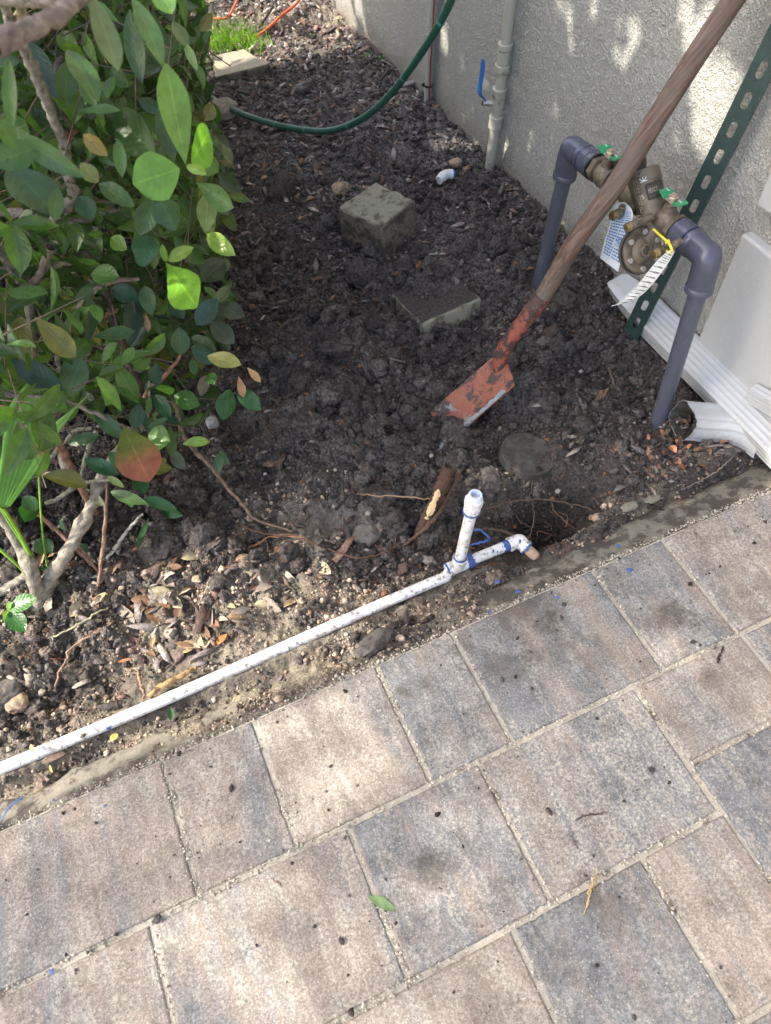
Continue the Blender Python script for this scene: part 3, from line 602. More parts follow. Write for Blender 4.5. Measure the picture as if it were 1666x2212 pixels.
m = MB(); m.prof(Rt-up*.034, up, [(0, .0115), (.0015, .0152), (.026, .0156), (.027, .0168)], 24); m.prof(Rt-up*.008, up, [(0, .0170), (.014, .0166), (.0142, .0145)], 8)
m.build('adapter_socket', M['pvc'], pip, smooth=True)
m = MB(); pr_ = [(.004, .0166)]; m.prof(Rt+up*.0052, up, [(0, .0125), (.0012, .0130), (.0024, .0122), (.0036, .0130), (.0048, .0122), (.006, .0130), (.0072, .0122), (.0084, .0130), (.010, .0122), (.0125, .0120), (.0127, .0090), (.004, .0088), (-.01, .0088)], 24)
m.build('threaded_adapter', M['pvc_clean'], pip, smooth=True)
m = MB(); d2 = nrm(Es-Ec); pe = catmull([Ec-d1*.024, Ec-d1*.010, Ec+d1*.001+d2*.001, Ec+d2*.010, Ec+d2*.022], 5); m.tube(pe, .0140, 22)
m.prof(Ec-d1*.0245, d1, [(0, .0125), (.001, .0150), (.006, .0150), (.007, .0138)], 22); m.prof(Ec+d2*.0225, -d2, [(0, .0125), (.001, .0150), (.006, .0150), (.007, .0138)], 22); m.build('elbow', M['pvc'], pip, smooth=True)
m = MB(); m.prof(Ec+d2*.018, d2, [(0, .0108), (.022, .0106), (.030, .0095), (.033, .006)], 18); m.build('cut_stub', M['tanstone'], pip, smooth=True)
def ring(c, a, r0, w, name='glue_ring', mat='blue', par=pip, seed=1):
    rr = np.random.default_rng(seed); V = []; F = []; n = 26; a = nrm(a); uu = np.array((0, 0, 1.) if abs(a[2]) < .9 else (0, 1., 0)); A = nrm(np.cross(a, uu)); B = np.cross(a, A)
    ws = w*(.55+.9*np.abs(vnoise(np.arange(n)*.45, np.zeros(n)+seed*3.1, seed)))
    for j in range(4):
        for k in range(n):
            t = 6.28318*k/n; V.append(c+a*((j/3-.15)*ws[k]*1.6)+(r0+(.0004 if j in (1, 2) else -.0008))*(math.cos(t)*A+math.sin(t)*B))
    F = [(j*n+k, j*n+(k+1) % n, (j+1)*n+(k+1) % n, (j+1)*n+k) for j in range(3) for k in range(n)]
    m = MB().add(V, F); return m.build(name, M[mat], par, smooth=True)
ring(Tc-d1*.024, -d1, .0146, .004, seed=2); ring(Tc+d1*.018, d1, .0146, .016, seed=3); ring(Tc+up*.027, up, .0128, .005, seed=4); ring(Rt-up*.036, up, .0116, .012, seed=5); ring(Rt-up*.027, -up, .0158, .006, seed=15)
ring(Ec-d1*.026, -d1, .0118, .014, seed=6); ring(Ec+d2*.020, d2, .0146, .006, seed=7)
def splat(name, c, nrm_, r0, mat, parent=None, seed=0, asp=1.0, lab=None, th=.0006, stretch=None):
    rr = np.random.default_rng(seed); n = 16; nn = nrm(nrm_); A = nrm(np.cross(nn, stretch if stretch is not None else (.3, .9, .1))); B = np.cross(nn, A); a = rr.uniform(.5, 1.25, n)
    V = [np.asarray(c)+nn*th+r0*a[k]*(math.cos(6.283*k/n)*A*asp+math.sin(6.283*k/n)*B) for k in range(n)]; V += [np.asarray(c)+nn*th*1.8+(v-np.asarray(c))*.6 for v in V]; V.append(np.asarray(c)+nn*th*2.2)
    F = [(k, (k+1) % n, n+(k+1) % n, n+k) for k in range(n)]+[(n+k, n+(k+1) % n, 2*n) for k in range(n)]
    o = MB().add(V, F).build(name, mat, parent, smooth=True, center=parent is None)
    if lab: tag(o, lab, 'paint spot', 'spots of blue pipe primer')
    return o
for i, (t_, ang, r0) in enumerate(((.55, .2, .0045), (.60, -.5, .003), (.52, -.2, .002), (.42, .1, .0018), (.70, .3, .002))):
    c = Tc+(Ec-Tc)*t_; n_ = nrm(np.cross(d1, (0, 0, 1.)))*-math.sin(ang)+np.array([0, 0, 1.])*math.cos(ang); n_ = nrm(n_+np.array([0, -.6, 0])); splat('primer_spot', c+n_*.0108, n_, r0, M['blue'], pip, 40+i, .5)
for i, (q, r0) in enumerate((((236, 1576), .0045),)):
    c = Z(q[0], q[1], pz+.007); cc = np.array([c[0], float(pipe_line(c[0])), pz]); n_ = nrm(c-cc); splat('primer_spot', cc+n_*.0112, n_, r0, M['blue'], pip, 50, 1)
m = MB(); c = Ec; n_ = nrm(np.array([-.3, -.7, .8])); splat('primer_spot', c+n_*.0138, n_, .006, M['blue'], pip, 61, .6)
for i, (px, py, r0, z, lab) in enumerate(((1120, 1279, .0075, -.022, 'large blue primer splash on the mortar edge, right of the upright pipe stub'), (1203, 1292, .004, .0005, 'small blue primer drop on the paver nearest the upright pipe stub'), (1058, 1323, .004, .0005, 'small blue primer drop at the edge of the brown-stained paver'),
        (1335, 1180, .006, -.016, 'blue primer smear high on the mortar edge, towards the wall'), (1360, 1232, .006, .0005, 'faint blue primer smudge near the joint of two grey pavers'), (112, 2098, .0045, .0008, 'blue primer drop in the sandy joint near the lower left corner'), (117, 1728, .003, -.012, 'tiny blue primer drop on the mortar edge at the left'), (228, 1741, .0028, .0005, 'tiny blue primer drop on the leftmost paver'), (1075, 1258, .006, -.03, 'blue primer smear on the soil just below the pipe elbow'))):
    splat('primer_drop', Z(px, py, z)+np.array([0, 0, .0012]), (0, .1, 1), r0*.8, M['blue'], None, 70+i, 1.3, lab)
tag(MB().tube(catmull([Z(-5, 1783, -.01), Z(8, 1762, -.006), Z(22, 1742, -.008), Z(36, 1730, -.010), Z(50, 1722, -.014)], 5), .0011, 6).build('blue_thread', M['bluevinyl'], smooth=True, center=True), 'thin bright blue thread curling off the mortar edge at the left', 'thread')

# ---- round valve-box lid, part buried
lc = Z(1141, 980, -.008); m = MB(); nn = nrm([.16, -.04, 1]); A = nrm(np.cross((0, 1, 0), nn)); Bv = np.cross(nn, A); _h = Z(1167, 1012, -.008)-lc; rl = .0605; hole = (.0*A+.0*Bv)
lidt = empty('valve_box_lid', lc-nn*.03, 'round weathered grey-green lid sunk in dark soil, with one small finger hole', 'lid')
n = 64; hn = 24; hr = .0080; hole = A*(_h@A)+Bv*(_h@Bv); Vh = [lc+nn*.0016+hole+hr*(math.cos(6.283*k/hn)*A+math.sin(6.283*k/hn)*Bv) for k in range(hn)]
V = [lc-nn*.02+rl*(math.cos(6.283*k/n)*A+math.sin(6.283*k/n)*Bv) for k in range(n)]+[lc+rl*(math.cos(6.283*k/n)*A+math.sin(6.283*k/n)*Bv) for k in range(n)]+[lc+nn*.0016+rl*.965*(math.cos(6.283*k/n)*A+math.sin(6.283*k/n)*Bv) for k in range(n)]
F = [(j*n+k, j*n+(k+1) % n, (j+1)*n+(k+1) % n, (j+1)*n+k) for j in range(2) for k in range(n)]
# face ring from the rim to the finger hole
b = 2*n; V += Vh; hb = 3*n
ph = math.atan2(-.034, .030)
import bmesh
bm = bmesh.new(); vs = [bm.verts.new(v) for v in V]
for f in F: bm.faces.new([vs[i] for i in f])
oe = [bm.edges.new((vs[b+k], vs[b+(k+1) % n])) if bm.edges.get((vs[b+k], vs[b+(k+1) % n])) is None else bm.edges.get((vs[b+k], vs[b+(k+1) % n])) for k in range(n)]
ie = [bm.edges.new((vs[hb+k], vs[hb+(k+1) % hn])) for k in range(hn)]
bmesh.ops.triangle_fill(bm, edges=oe+ie, use_beauty=True); 
lo = [bm.verts.new(Vector(Vh[k]-nn*.012)) for k in range(hn)]
for k in range(hn): bm.faces.new((vs[hb+k], vs[hb+(k+1) % hn], lo[(k+1) % hn], lo[k]))
bmesh.ops.recalc_face_normals(bm, faces=bm.faces); me = bpy.data.meshes.new('lid_disc'); bm.to_mesh(me); bm.free(); link('lid_disc', me, M['lid'], lidt)
MB().prof(lc-nn*.0185, nn, [(0, .0), (.0001, .05), (.001, .05)], 24).build('hole_backing', M['hole'], lidt)  # near-black disc put behind the finger hole as its shade

# ---- rocks and blocks
def rock(name, c, size, mat, label, cat='stone', sub=3, seed=0, rot=0, amp=.16, group=None, sink=.35):
    V, F = ico(sub); s = np.array(size); off = seed*3.7
    d = fbm(V[:, 0]*1.0+off, V[:, 1]+V[:, 2]*.7, 1.4, 3, seed)*amp*2.2+fbm(V[:, 2]+off, V[:, 0]-V[:, 1], 4.5, 3, seed+5)*amp
    V = V*(1+d)[:, None]; V = np.sign(V)*np.abs(V)**.85*s; c_, s_ = math.cos(rot), math.sin(rot); V = V@np.array([[c_, s_, 0], [-s_, c_, 0], [0, 0, 1]])
    c = np.asarray(c, float); V = V+c+np.array([0, 0, s[2]*(1-2*sink)]); o = npmesh(name, V, F, mat, smooth=True, center=True); return tag(o, label, cat, group)
def slab(name, corners, z0, th, mats, label, cat, seed=0, tilt=None, chip=.004, step=.006):
    """concrete block from four top corners (3-D), gently worn: subdivided top and sides"""
    Cn = [np.asarray(c, float) for c in corners]; nn = nrm(np.cross(Cn[1]-Cn[0], Cn[3]-Cn[0])); nn = nn*np.sign(nn[2])
    nu = max(4, int(np.linalg.norm(Cn[1]-Cn[0])/step)); nv = max(4, int(np.linalg.norm(Cn[3]-Cn[0])/step)); nw = max(3, int(th/step)); V = []; idx = {}; F = []; MI = []
    def pt(i, j, k):
        key = (i, j, k)
        if key in idx: return idx[key]
        u, v, w_ = i/nu, j/nv, k/nw
        # rounded corners
        p = (1-u)*(1-v)*Cn[0]+u*(1-v)*Cn[1]+u*v*Cn[2]+(1-u)*v*Cn[3]-nn*th*w_
        cc = sum(Cn)/4-nn*th/2; e = (i in (0, nu))+(j in (0, nv))+(k in (0, nw))
        p = p+(cc-p)*(0, 0, .05, .12)[e]
        q = p+np.array([seed*1.3]*3); nz = vnoise(np.array([q[0]*28]), np.array([q[1]*28+q[2]*23]), seed)[0]+.6*vnoise(np.array([q[0]*95+q[2]*60]), np.array([q[1]*95]), seed+1)[0]+.4*vnoise(np.array([q[0]*260+q[2]*200]), np.array([q[1]*260]), seed+2)[0]
        p = p+nrm(p-cc)*nz*chip; idx[key] = len(V); V.append(p); return idx[key]
    for i in range(nu):
        for j in range(nv):
            F.append((pt(i, j, 0), pt(i+1, j, 0), pt(i+1, j+1, 0), pt(i, j+1, 0))); MI.append(0)
    for k in range(nw):
        for i in range(nu):
            F.append((pt(i, 0, k), pt(i, 0, k+1), pt(i+1, 0, k+1), pt(i+1, 0, k))); F.append((pt(i, nv, k), pt(i+1, nv, k), pt(i+1, nv, k+1), pt(i, nv, k+1))); MI += [1, 1]
        for j in range(nv):
            F.append((pt(0, j, k), pt(0, j+1, k), pt(0, j+1, k+1), pt(0, j, k+1))); F.append((pt(nu, j, k), pt(nu, j, k+1), pt(nu, j+1, k+1), pt(nu, j+1, k))); MI += [1, 1]
    mb = MB(); mb.v = [tuple(v) for v in V]; mb.f = F; mb.m = MI; return tag(mb.build(name, mats, smooth=True, center=True), label, cat)
bz = .098
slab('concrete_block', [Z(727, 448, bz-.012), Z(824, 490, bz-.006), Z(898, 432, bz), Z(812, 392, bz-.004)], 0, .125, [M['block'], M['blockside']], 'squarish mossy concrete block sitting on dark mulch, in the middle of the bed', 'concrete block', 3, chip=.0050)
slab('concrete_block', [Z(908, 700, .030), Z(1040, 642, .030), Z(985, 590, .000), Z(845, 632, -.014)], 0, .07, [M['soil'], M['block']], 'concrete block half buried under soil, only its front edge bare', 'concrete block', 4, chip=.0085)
slab('stepping_stone', [Z(462, 168, .012), Z(585, 138, .020), Z(526, 104, .020), Z(458, 120, .014)], 0, .05, [plain('sunlit_concrete', (.34, .30, .22), .95, var=.35, sc=200, bump=.9, bsc=220), M['blockside']], 'pale rectangular concrete stepping stone beside the grass tuft', 'stepping stone', 6)  # top coloured as sunlit, sides darker: light put into the colour
rock('stone', Z(482, 244, .0), (.05, .045, .03), plain('pale_stone', (.24, .21, .17), .9, var=.3, bump=.8), 'pale rounded stone under the end of the green hose', seed=2, sub=3)
rock('stone', Z(612, 413, 0), (.055, .04, .038), M['clod'] if False else M['soil'], 'dark soil-covered lump of stone near the shrub, left of the mossy block', seed=4, rot=.5)
rock('stone', Z(735, 413, 0), (.026, .022, .02), M['tanstone'], 'small rough tan stone just behind the mossy block', seed=5)
rock('stone', Z(985, 354, 0), (.020, .017, .012), M['tanstone'], 'small tan stone beside the loose white pipe fitting', seed=6)
rock('stone', Z(660, 193, 0), (.030, .024, .018), M['stone'], 'grey-brown stone above the hanging hose', seed=7)
rock('stone', Z(795, 1152, -.03), (.034, .026, .016), M['stone'], 'flat grey stone in the soil left of the cut root', seed=8, rot=.3)
rock('stone', Z(808, 1392, -.02), (.038, .018, .016), M['stone'], 'oval brown stone lying against the paving edge', seed=9, rot=.25)
rock('soil_lump', Z(700, 800, 0.02), (.026, .024, .02), M['soil'], 'crumbly lump of soil on top of the dug heap', 'clod', seed=10)
rock('stone', Z(8, 1505, -.045), (.034, .028, .02), M['stone'], 'grey stone at the left edge of the trench', seed=12)
rock('stone', Z(38, 1521, -.045), (.020, .020, .012), M['tanstone'], 'pale tan flake of stone at the left edge of the trench', seed=13)
rock('stone', Z(1360, 1095, -.02), (.020, .010, .0045), plain('crumbled_mortar', (.18, .165, .125), .95, var=.35, sc=150, bump=1), 'crumbled pale mortar lump on the soil above the right paving edge', seed=14)
rock('stone', Z(1410, 1078, -.02), (.018, .010, .004), bpy.data.materials['crumbled_mortar'], 'flat pale mortar flake nearest the dead leaves at the right paving edge', seed=15)
rock('stone', Z(1290, 1118, -.035), (.012, .008, .006), M['tanstone'], 'brown pebble on the rim of the dark hole', seed=16)
rock('stone', Z(460, 918, 0.0), (.014, .012, .022), plain('white_stone', (.26, .26, .25), .8, var=.5, sc=120, bump=1), 'white speckled stone standing by the foot of the shrub', seed=17)
for i, (px, py, s, z, lab) in enumerate(((795, 1110, .0065, 0, 'round pale pebble above the flat grey stone'), (655, 930, .005, .0, 'white pebble on the soil heap, farthest up'), (1237, 944, .0045, 0, 'pale pebble left of the round lid'), (600, 1045, .0045, 0, 'pale pebble left of the fallen yellow-green leaf'), (573, 1024, .004, 0, 'tiny pale pebble near the tip of the bush'), (1255, 803, .005, 0, 'pale oval pebble in the soil right of the shovel blade'),
        (932, 985, .005, 0, 'small tan pebble below the shovel tip'), (1205, 1062, .006, -.04, 'round pebble inside the dark hole'), (705, 610, .004, 0, 'tiny white pebble by the hollow in the soil'))):
    rock('pebble', Z(px, py, z), (s, s*.85, s*.7), plain('pebble_pale', (.24, .215, .185), .85) if i == 0 else bpy.data.materials['pebble_pale'], lab, 'pebble', 2, 30+i)

# ---- loose white fitting
c0 = Z(948, 390, .010); c1 = Z(962, 378, .014); c2 = Z(977, 376, .012); m = MB(); m.tube(catmull([c0, c1, c2], 6), [.013]*3+[.0145]*4+[.014]*6, 18)
fit = m.build('pipe_fitting', M['whitefit'], smooth=True, center=True); tag(fit, 'short white plastic pipe elbow lying loose on the mulch', 'pipe fitting')
d = nrm(c2-c1); MB().prof(c2, d, [(0, .0125), (.003, .0128), (.006, .012)], 18).build('blue_end', M['bluevinyl'], fit, smooth=True)

# ---- shovel
sh = empty('shovel', Z(965, 915, -.02), 'narrow worn red shovel stuck in the soil, its long wooden handle leaning towards the wall', 'shovel')
TR, TL = Z(1115, 837, .085), Z(1090, 757, .085); BR, BL_ = Z(978, 955, -.004), Z(953, 875, .004)
ax = nrm((TR+TL)/2-(BR+BL_)/2); BR, BL_ = BR-ax*.055, BL_-ax*.055; wdir = nrm(TR-TL); bn = nrm(np.cross(ax, wdir)); bn = bn*np.sign(bn@(CAM-TR))
nu, nv = 18, 30; V = []; F = []
for lay in (0, 1):
    for j in range(nv+1):
        v = j/nv
        for i in range(nu+1):
            u = i/nu; p = (1-v)*((1-u)*BL_+u*BR)+v*((1-u)*TL+u*TR); a = 2*u-1
            lift = .0085*abs(a)**2.4 - .004*math.exp(-(a/.16)**2)*(v**2) + .0015*math.cos(a*9)*(1-v) + .010*math.exp(-(a/.30)**2)*max(0, v-.72)/.28
            V.append(p+bn*(lift-(.0022 if lay else 0)))
W = nu+1; H2 = (nv+1)*W
for j in range(nv):
    for i in range(nu): q = j*W+i; F += [(q, q+1, q+W+1, q+W), (H2+q, H2+q+W, H2+q+W+1, H2+q+1)]
for j in range(nv): q = j*W; F += [(q, q+W, H2+q+W, H2+q), (q+nu, H2+q+nu, H2+q+nu+W, q+nu+W)]
for i in range(nu): F += [(i, H2+i, H2+i+1, i+1), (nv*W+i, nv*W+i+1, H2+nv*W+i+1, H2+nv*W+i)]
mb = MB().add(V, F); blade = mb.build('blade', M['redmetal'], sh, smooth=True)
def strip(P0, P1, wv, off, n_=14, seed=0):
    rr = np.random.default_rng(seed); V = []
    for k in range(n_+1):
        t = k/n_; p = P0+(P1-P0)*t; w_ = 1*(.75+.5*rr.random()) if 0 < k < n_ else .6; V += [p+off, p+wv*w_+off]
    return V, [(2*k, 2*k+1, 2*k+3, 2*k+2) for k in range(n_)]
for (a, b, wv, sd) in ((BR, TR, -wdir*.012, 1),):
    Vs, Fs = strip(a+(b-a)*.0, a+(b-a)*.90, wv, bn*.0096, 26, sd); MB().add([p+(0) for p in Vs], Fs).build('worn_edge', M['bareedge'], blade)
sp = catmull([Z(1092, 822, .052), Z(1080, 795, .072), Z(1083, 766, .105), Z(1105, 730, .150), Z(1137, 688, .20), Z(1170, 642, .252)], 8)
rad = np.interp(np.linspace(0, 1, len(sp)), [0, .18, .4, .7, 1], [.0125, .0158, .0160, .0170, .0182]); MB().tube(sp, rad, 26, ref=(1, 0, 0)).build('socket', M['redsocket'], sh, smooth=True)
MB().prof(sp[-1]-nrm(sp[-1]-sp[-5])*.004, nrm(sp[-1]-sp[-5]), [(0, .0178), (.001, .0190), (.005, .0190), (.006, .0178)], 26).build('collar', M['redsocket'], sh, smooth=True)
hp = catmull([sp[-1]-nrm(sp[-1]-sp[-5])*.02, Z(1169+14, 643-20, .268), Z(1244, 520, .362), Z(1328, 402, .455), Z(1441, 220, .574), Z(1584, 0, .705), Z(1589, 0, .705)+nrm(Z(1589, 0, .705)-Z(1441, 220, .574))*.40], 8)
hp = hp[[0]+list(range(2, len(hp)))]
MB().tube(hp, np.interp(np.linspace(0, 1, len(hp)), [0, .1, .5, 1], [.0165, .0172, .0185, .0182]), 24, ref=(1, 0, 0)).build('handle', M['wood'], sh, smooth=True)

# ---- backflow preventer
BX = .957; BZ = .390
def AY(px, py): return XP(px, py, BX)[1]
bf = empty('backflow_preventer', (BX, 1.0, -.03), 'bronze backflow valve on two dark grey plastic risers, with green butterfly handles', 'backflow valve')
yL, yR = 1.213, .783
Rb, Lb = Z(1420, 915, -.02), Z(1158, 640, -.02); CR = np.array([BX, yR, BZ]); CL = np.array([BX-.012, yL, BZ])
for b, c, s in ((Rb, CR, 1), (Lb, CL, -1)):
    d = nrm(c-b); MB().tube([b-d*.05, c-d*.03], .0170, 28).build('riser', M['grey_pvc'], bf, smooth=True)
    e = np.array([0, s*1.0, 0]); P = catmull([c-d*.071, c-d*.038, c-d*.0085+e*.0012, c+e*.0085-d*.0012, c+e*.038, c+e*.052], 7); P2 = P
    elb = MB().tube(P, .0250, 30, ref=(1, 0, 0)); elb.prof(c-d*.0715, d, [(0, .0200), (.0012, .0262), (.012, .0262), (.0135, .0250)], 30); elb.prof(c+e*.0525, -e, [(0, .0200), (.0012, .0262), (.012, .0262), (.0135, .0250)], 30)
    eo = elb.build('elbow', M['grey_fit'], bf, smooth=True); MB().prof(c+e*.0515, e, [(0, .0255), (.001, .0272), (.0035, .0272), (.005, .0262)], 30).build('glue_ring', M['glue'], eo, smooth=True)
    MB().prof(c+e*.055, e, [(0, .0255), (.001, .0268), (.016, .0268), (.017, .0255), (.024, .0255), (.0255, .0272), (.031, .0272), (.032, .0245)], 30).build('adapter', M['grey_fit'], bf, smooth=True)
    MB().prof(c+e*.0865, e, [(0, .022), (.0005, .0268), (.0035, .0268), (.004, .022)], 30).build('seal_ring', M['blackrubber'], bf, smooth=True)
    vb = MB(); hexp(vb, c+e*.0905, e, .0262, .013); vb.prof(c+e*.1035, e, [(0, .0175), (.004, .0180), (.008, .0215), (.013, .0240), (.022, .0250), (.031, .0240), (.036, .0205), (.038, .0185), (.040, .0185), (.0405, .0260), (.047, .0260), (.0475, .0205), (.052, .0205)], 30)
    hc = c+e*.1245; vb.prof(hc+np.array([0, 0, .018]), (0, 0, 1), [(0, .0150), (.010, .0125), (.013, .0125), (.014, .007), (.024, .006)], 18); vo = vb.build('ball_valve', M['bronze'], bf, smooth=True)
    # butterfly handle lies flat on the stem
    hz = hc+np.array([-.000, 0, .0415]); ha = nrm(Z(1320, 341, .43)-Z(1288, 309, .43)) if s > 0 else nrm(Z(1488, 486, .43)-Z(1446, 442, .43)); hb = np.cross((0, 0, 1), ha)
    hm = MB(); hm.box(hz, (ha, hb, (0, 0, 1)), (.018, .0090, .0012)); ho = hm.build('handle', M['steel'], vo, bevel=.0006)
    for sg in (-1, 1):
        w_ = MB(); Vw = []; NU = 9
        for k in range(NU):
            t = k/(NU-1); x_ = .0105+.0185*t; z_ = .0045*min(1, t*2.5)+.001*t; hw = (.0095+.0030*min(1, t*5))*(1-.30*max(0, t-.86)/.14)
            for (yy, zz) in ((-hw, 0), (-hw, .0034), (hw, .0034), (hw, 0)): Vw.append(hz+sg*ha*x_+hb*(yy+.002*sg)+np.array([0, 0, z_+zz-.001]))
        Fw = [(4*k+j, 4*k+(j+1) % 4, 4*k+4+(j+1) % 4, 4*k+4+j) for k in range(NU-1) for j in range(4)]+[(3, 2, 1, 0), (4*NU-4, 4*NU-3, 4*NU-2, 4*NU-1)]
        wo = w_.add(Vw, Fw).build('grip', M['green_plastic'], vo, bevel=.0009)
        lg = MB(); pc = hz+sg*ha*.0205+np.array([0, 0, .0086]); lg.prof(pc, (0, 0, 1), [(0, .0001), (.0001, .0040), (.0003, .0040), (.0004, .0032)], 16); lg2 = MB()
        place_text(lg2, 'OPEN' if sg < 0 else 'ON', lambda u, v: pc+ha*(u-.5)*.010+hb*(.5-v)*.006+np.array([0, 0, .0012]), 0, .9, 1, .7)
        lg2.build('lettering', M['wht'], vo)
    nm = MB(); hexp(nm, hz+np.array([0, 0, .001]), (0, 0, 1), .0098, .008); nm.prof(hz+np.array([0, 0, .008]), (0, 0, 1), [(0, .0055), (.004, .0052), (.0045, .003)], 16); nm.build('nut', M['rustnut'], vo, smooth=True)
# main casting
body = MB(); yb0, yb1 = yL-.143, yR+.143
body.prof((BX, yb0, BZ), (0, -1, 0), [(0, .0200), (.002, .0275), (.009, .0275), (.0095, .0225), (.02, .0225), (.035, .0265), (.075, .0290), (.11, .0265), (yb0-yb1-.020, .0225), (yb0-yb1-.012, .0225), (yb0-yb1-.0115, .0290), (yb0-yb1-.004, .0290), (yb0-yb1-.0035, .0215), (yb0-yb1, .0215)], 32)
bo = body.build('body', M['bronze'], bf, smooth=True)
for i, (bq, tq) in enumerate((((1408, 455), (1388, 369)), (None, None))):
    if bq: B0, T0 = XP(*bq, BX-.006), XP(*tq, BX-.006)
    else: B0, T0 = B0+np.array([.010, .075, 0]), T0+np.array([.014, .060, -.006])
    a = nrm(T0-B0); Lb_ = np.linalg.norm(T0-B0)
    bm_ = MB(); bm_.prof(B0-a*.012, a, [(0, .0255), (.012, .0275), (Lb_*.55, .0283), (Lb_*.56, .0294), (Lb_*.86, .0298), (Lb_*.87, .0306), (Lb_-.002+.012, .0308), (Lb_+.012, .0290), (Lb_+.0125, .020), (Lb_+.008, .019)], 36)
    bn_o = bm_.build('bonnet', M['bronze'] if bq else M['darkbronze'], bf, smooth=True)
    if bq:
        tv = nrm((CAM-B0)-a*((CAM-B0)@a)); sv = np.cross(a, tv)        # towards the viewer's side of the casting
        if sv@RT < 0: sv = -sv
        def on(u, v, lift=0, turn=0.0):                                  # u around, v along the axis
            th_ = turn+u/.029; return B0+a*v+(tv*math.cos(th_)+sv*math.sin(th_))*(.0290+lift)
        pl = MB(); G = [[on(-.001+.0235*i_/6, Lb_*(.26)+.026*j_/3, .0014) for i_ in range(7)] for j_ in range(4)]
        Vp = [p for row in G for p in row]; Fp = [(j_*7+i_, j_*7+i_+1, j_*7+i_+8, j_*7+i_+7) for j_ in range(3) for i_ in range(6)]; pl.add(Vp, Fp)
        for (ua, va, ub, vb_) in ((-.001, 0, -.001, 1), (.0225, 0, .0225, 1), (-.001, 0, .0225, 0), (-.001, 1, .0225, 1)): pl.tube([on(ua+(ub-ua)*t, Lb_*.26+.026*(va+(vb_-va)*t), .0018) for t in np.linspace(0, 1, 7)], .0014, 6)
        pl.build('raised_plate', M['darkbronze'], bn_o, smooth=True)
        tx = MB(); place_text(tx, 'MEXICO', lambda u, v: on(.002+u*.0165, Lb_*.26+.0185-v*.009, .0030), 0, 1, 1, 1)
        place_text(tx, '1/2', lambda u, v: on(-.0215+u*.010, Lb_*.62-v*.009, .0026), 0, 1, 1, 1); place_text(tx, '375', lambda u, v: on(-.021+u*.014, Lb_*.42-v*.008, .0026), 0, 1, 1, 1); place_text(tx, 'XL', lambda u, v: on(-.020+u*.010, Lb_*.30-v*.008, .0026), 0, 1, 1, 1); place_text(tx, 'P', lambda u, v: on(-.019+u*.006, Lb_*.16-v*.010, .0026), 0, 1, 1, 1)
        tx.build('cast_lettering', plain('worn_bronze', (.40, .34, .25), .4, .5), bn_o)
        lg = MB()
        for (p0, p1) in ((0, (.006, .006)), (0, (-.006, .006)), (0, (.0, .008)), ((-.006, 0), (.006, 0))):
            p0 = (0, 0) if p0 == 0 else p0; lg.tube([on(-.002+p0[0], Lb_*.74+p0[1]-.002, .0022), on(-.002+p1[0], Lb_*.74+p1[1]-.002, .0022)], .0007, 5)
        lg.build('arrow_mark', M['wht'], bn_o)
# relief valve with its bolted cover
rc = XP(1389, 541, .905); rn = nrm(nrm(CAM-rc)+.62*RT); rv = MB(); rv.prof(rc, rn, [(-.030, .026), (-.018, .030), (-.017, .0430), (-.0085, .0435), (-.0080, .0405)], 40); ro = rv.build('relief_valve', M['bronze'], bf, smooth=True)
MB().prof(rc, rn, [(-.0085, .0415), (-.0080, .0440), (-.0050, .0440), (-.0045, .0415)], 40).build('gasket', M['blackrubber'], ro, smooth=True)
MB().prof(rc, rn, [(-.0045, .0400), (-.0040, .0425), (0, .0420), (.0010, .0405), (.0012, .0265), (-.0006, .0240), (.0000, .0215), (.0030, .0190), (.0045, .0125), (.0120, .0118), (.0125, .0085), (.004, .0080)], 40).build('cover', M['bronze'], ro, smooth=True)
ra = nrm(np.cross(rn, (0, 0, 1))); rb = np.cross(rn, ra)
for k in range(6):
    t = k*1.0472+.35; bc = rc+.0335*(math.cos(t)*ra+math.sin(t)*rb)+rn*.0008; q = MB(); hexp(q, bc, rn, .0058, .0048); q.build('bolt', M['steel'], ro, smooth=True)
MB().prof(rc-rn*.028+np.array([.012, .0, .012]), nrm(np.array([BX, rc[1]+.01, BZ])-rc), [(0, .026), (.02, .024), (.06, .022)], 28).build('relief_neck', M['bronze'], bf, smooth=True)
# three test cocks
for (t0, t1, X0) in (((1322, 467), (1356, 452), .880), ((1352, 493), (1396, 474), .880), ((1412, 550), (1458, 528), .872)):
    a0 = XP(*t0, X0-.012); a1 = XP(*t1, X0+.030); d = nrm(a1-a0); L = np.linalg.norm(a1-a0); tc = MB(); tc.prof(a0, d, [(.004, .0058), (.0, .0062), (.0003, .0082), (.003, .0088), (.010, .0088), (.011, .0078), (.014, .0078), (.0145, .0088), (.019, .0088), (.020, .0072), (L+.012, .0070)], 20)
    to = tc.build('test_cock', M['bronze'], bf, smooth=True); MB().prof(a0-d*.0002, d, [(0, .0064), (.0005, .0084), (.0085, .0091), (.009, .0089), (.0092, .0064)], 20).build('brass_end', M['brass'], to, smooth=True)
    sc_ = a0+d*.022; MB().prof(sc_, nrm((0, -.2, 1)), [(0, .0062), (.0145, .0062), (.0155, .0052)], 16).build('stem', M['bronze'], to, smooth=True); MB().box(sc_+np.array([0, -.0032, .0156]), np.eye(3), (.0045, .0007, .0005)).build('screw_slot', M['hole'], to)
    MB().prof(a0+d*.0005, d, [(0, .0001), (.0001, .0060), (.0006, .0060)], 16).build('bore', M['hole'], to)

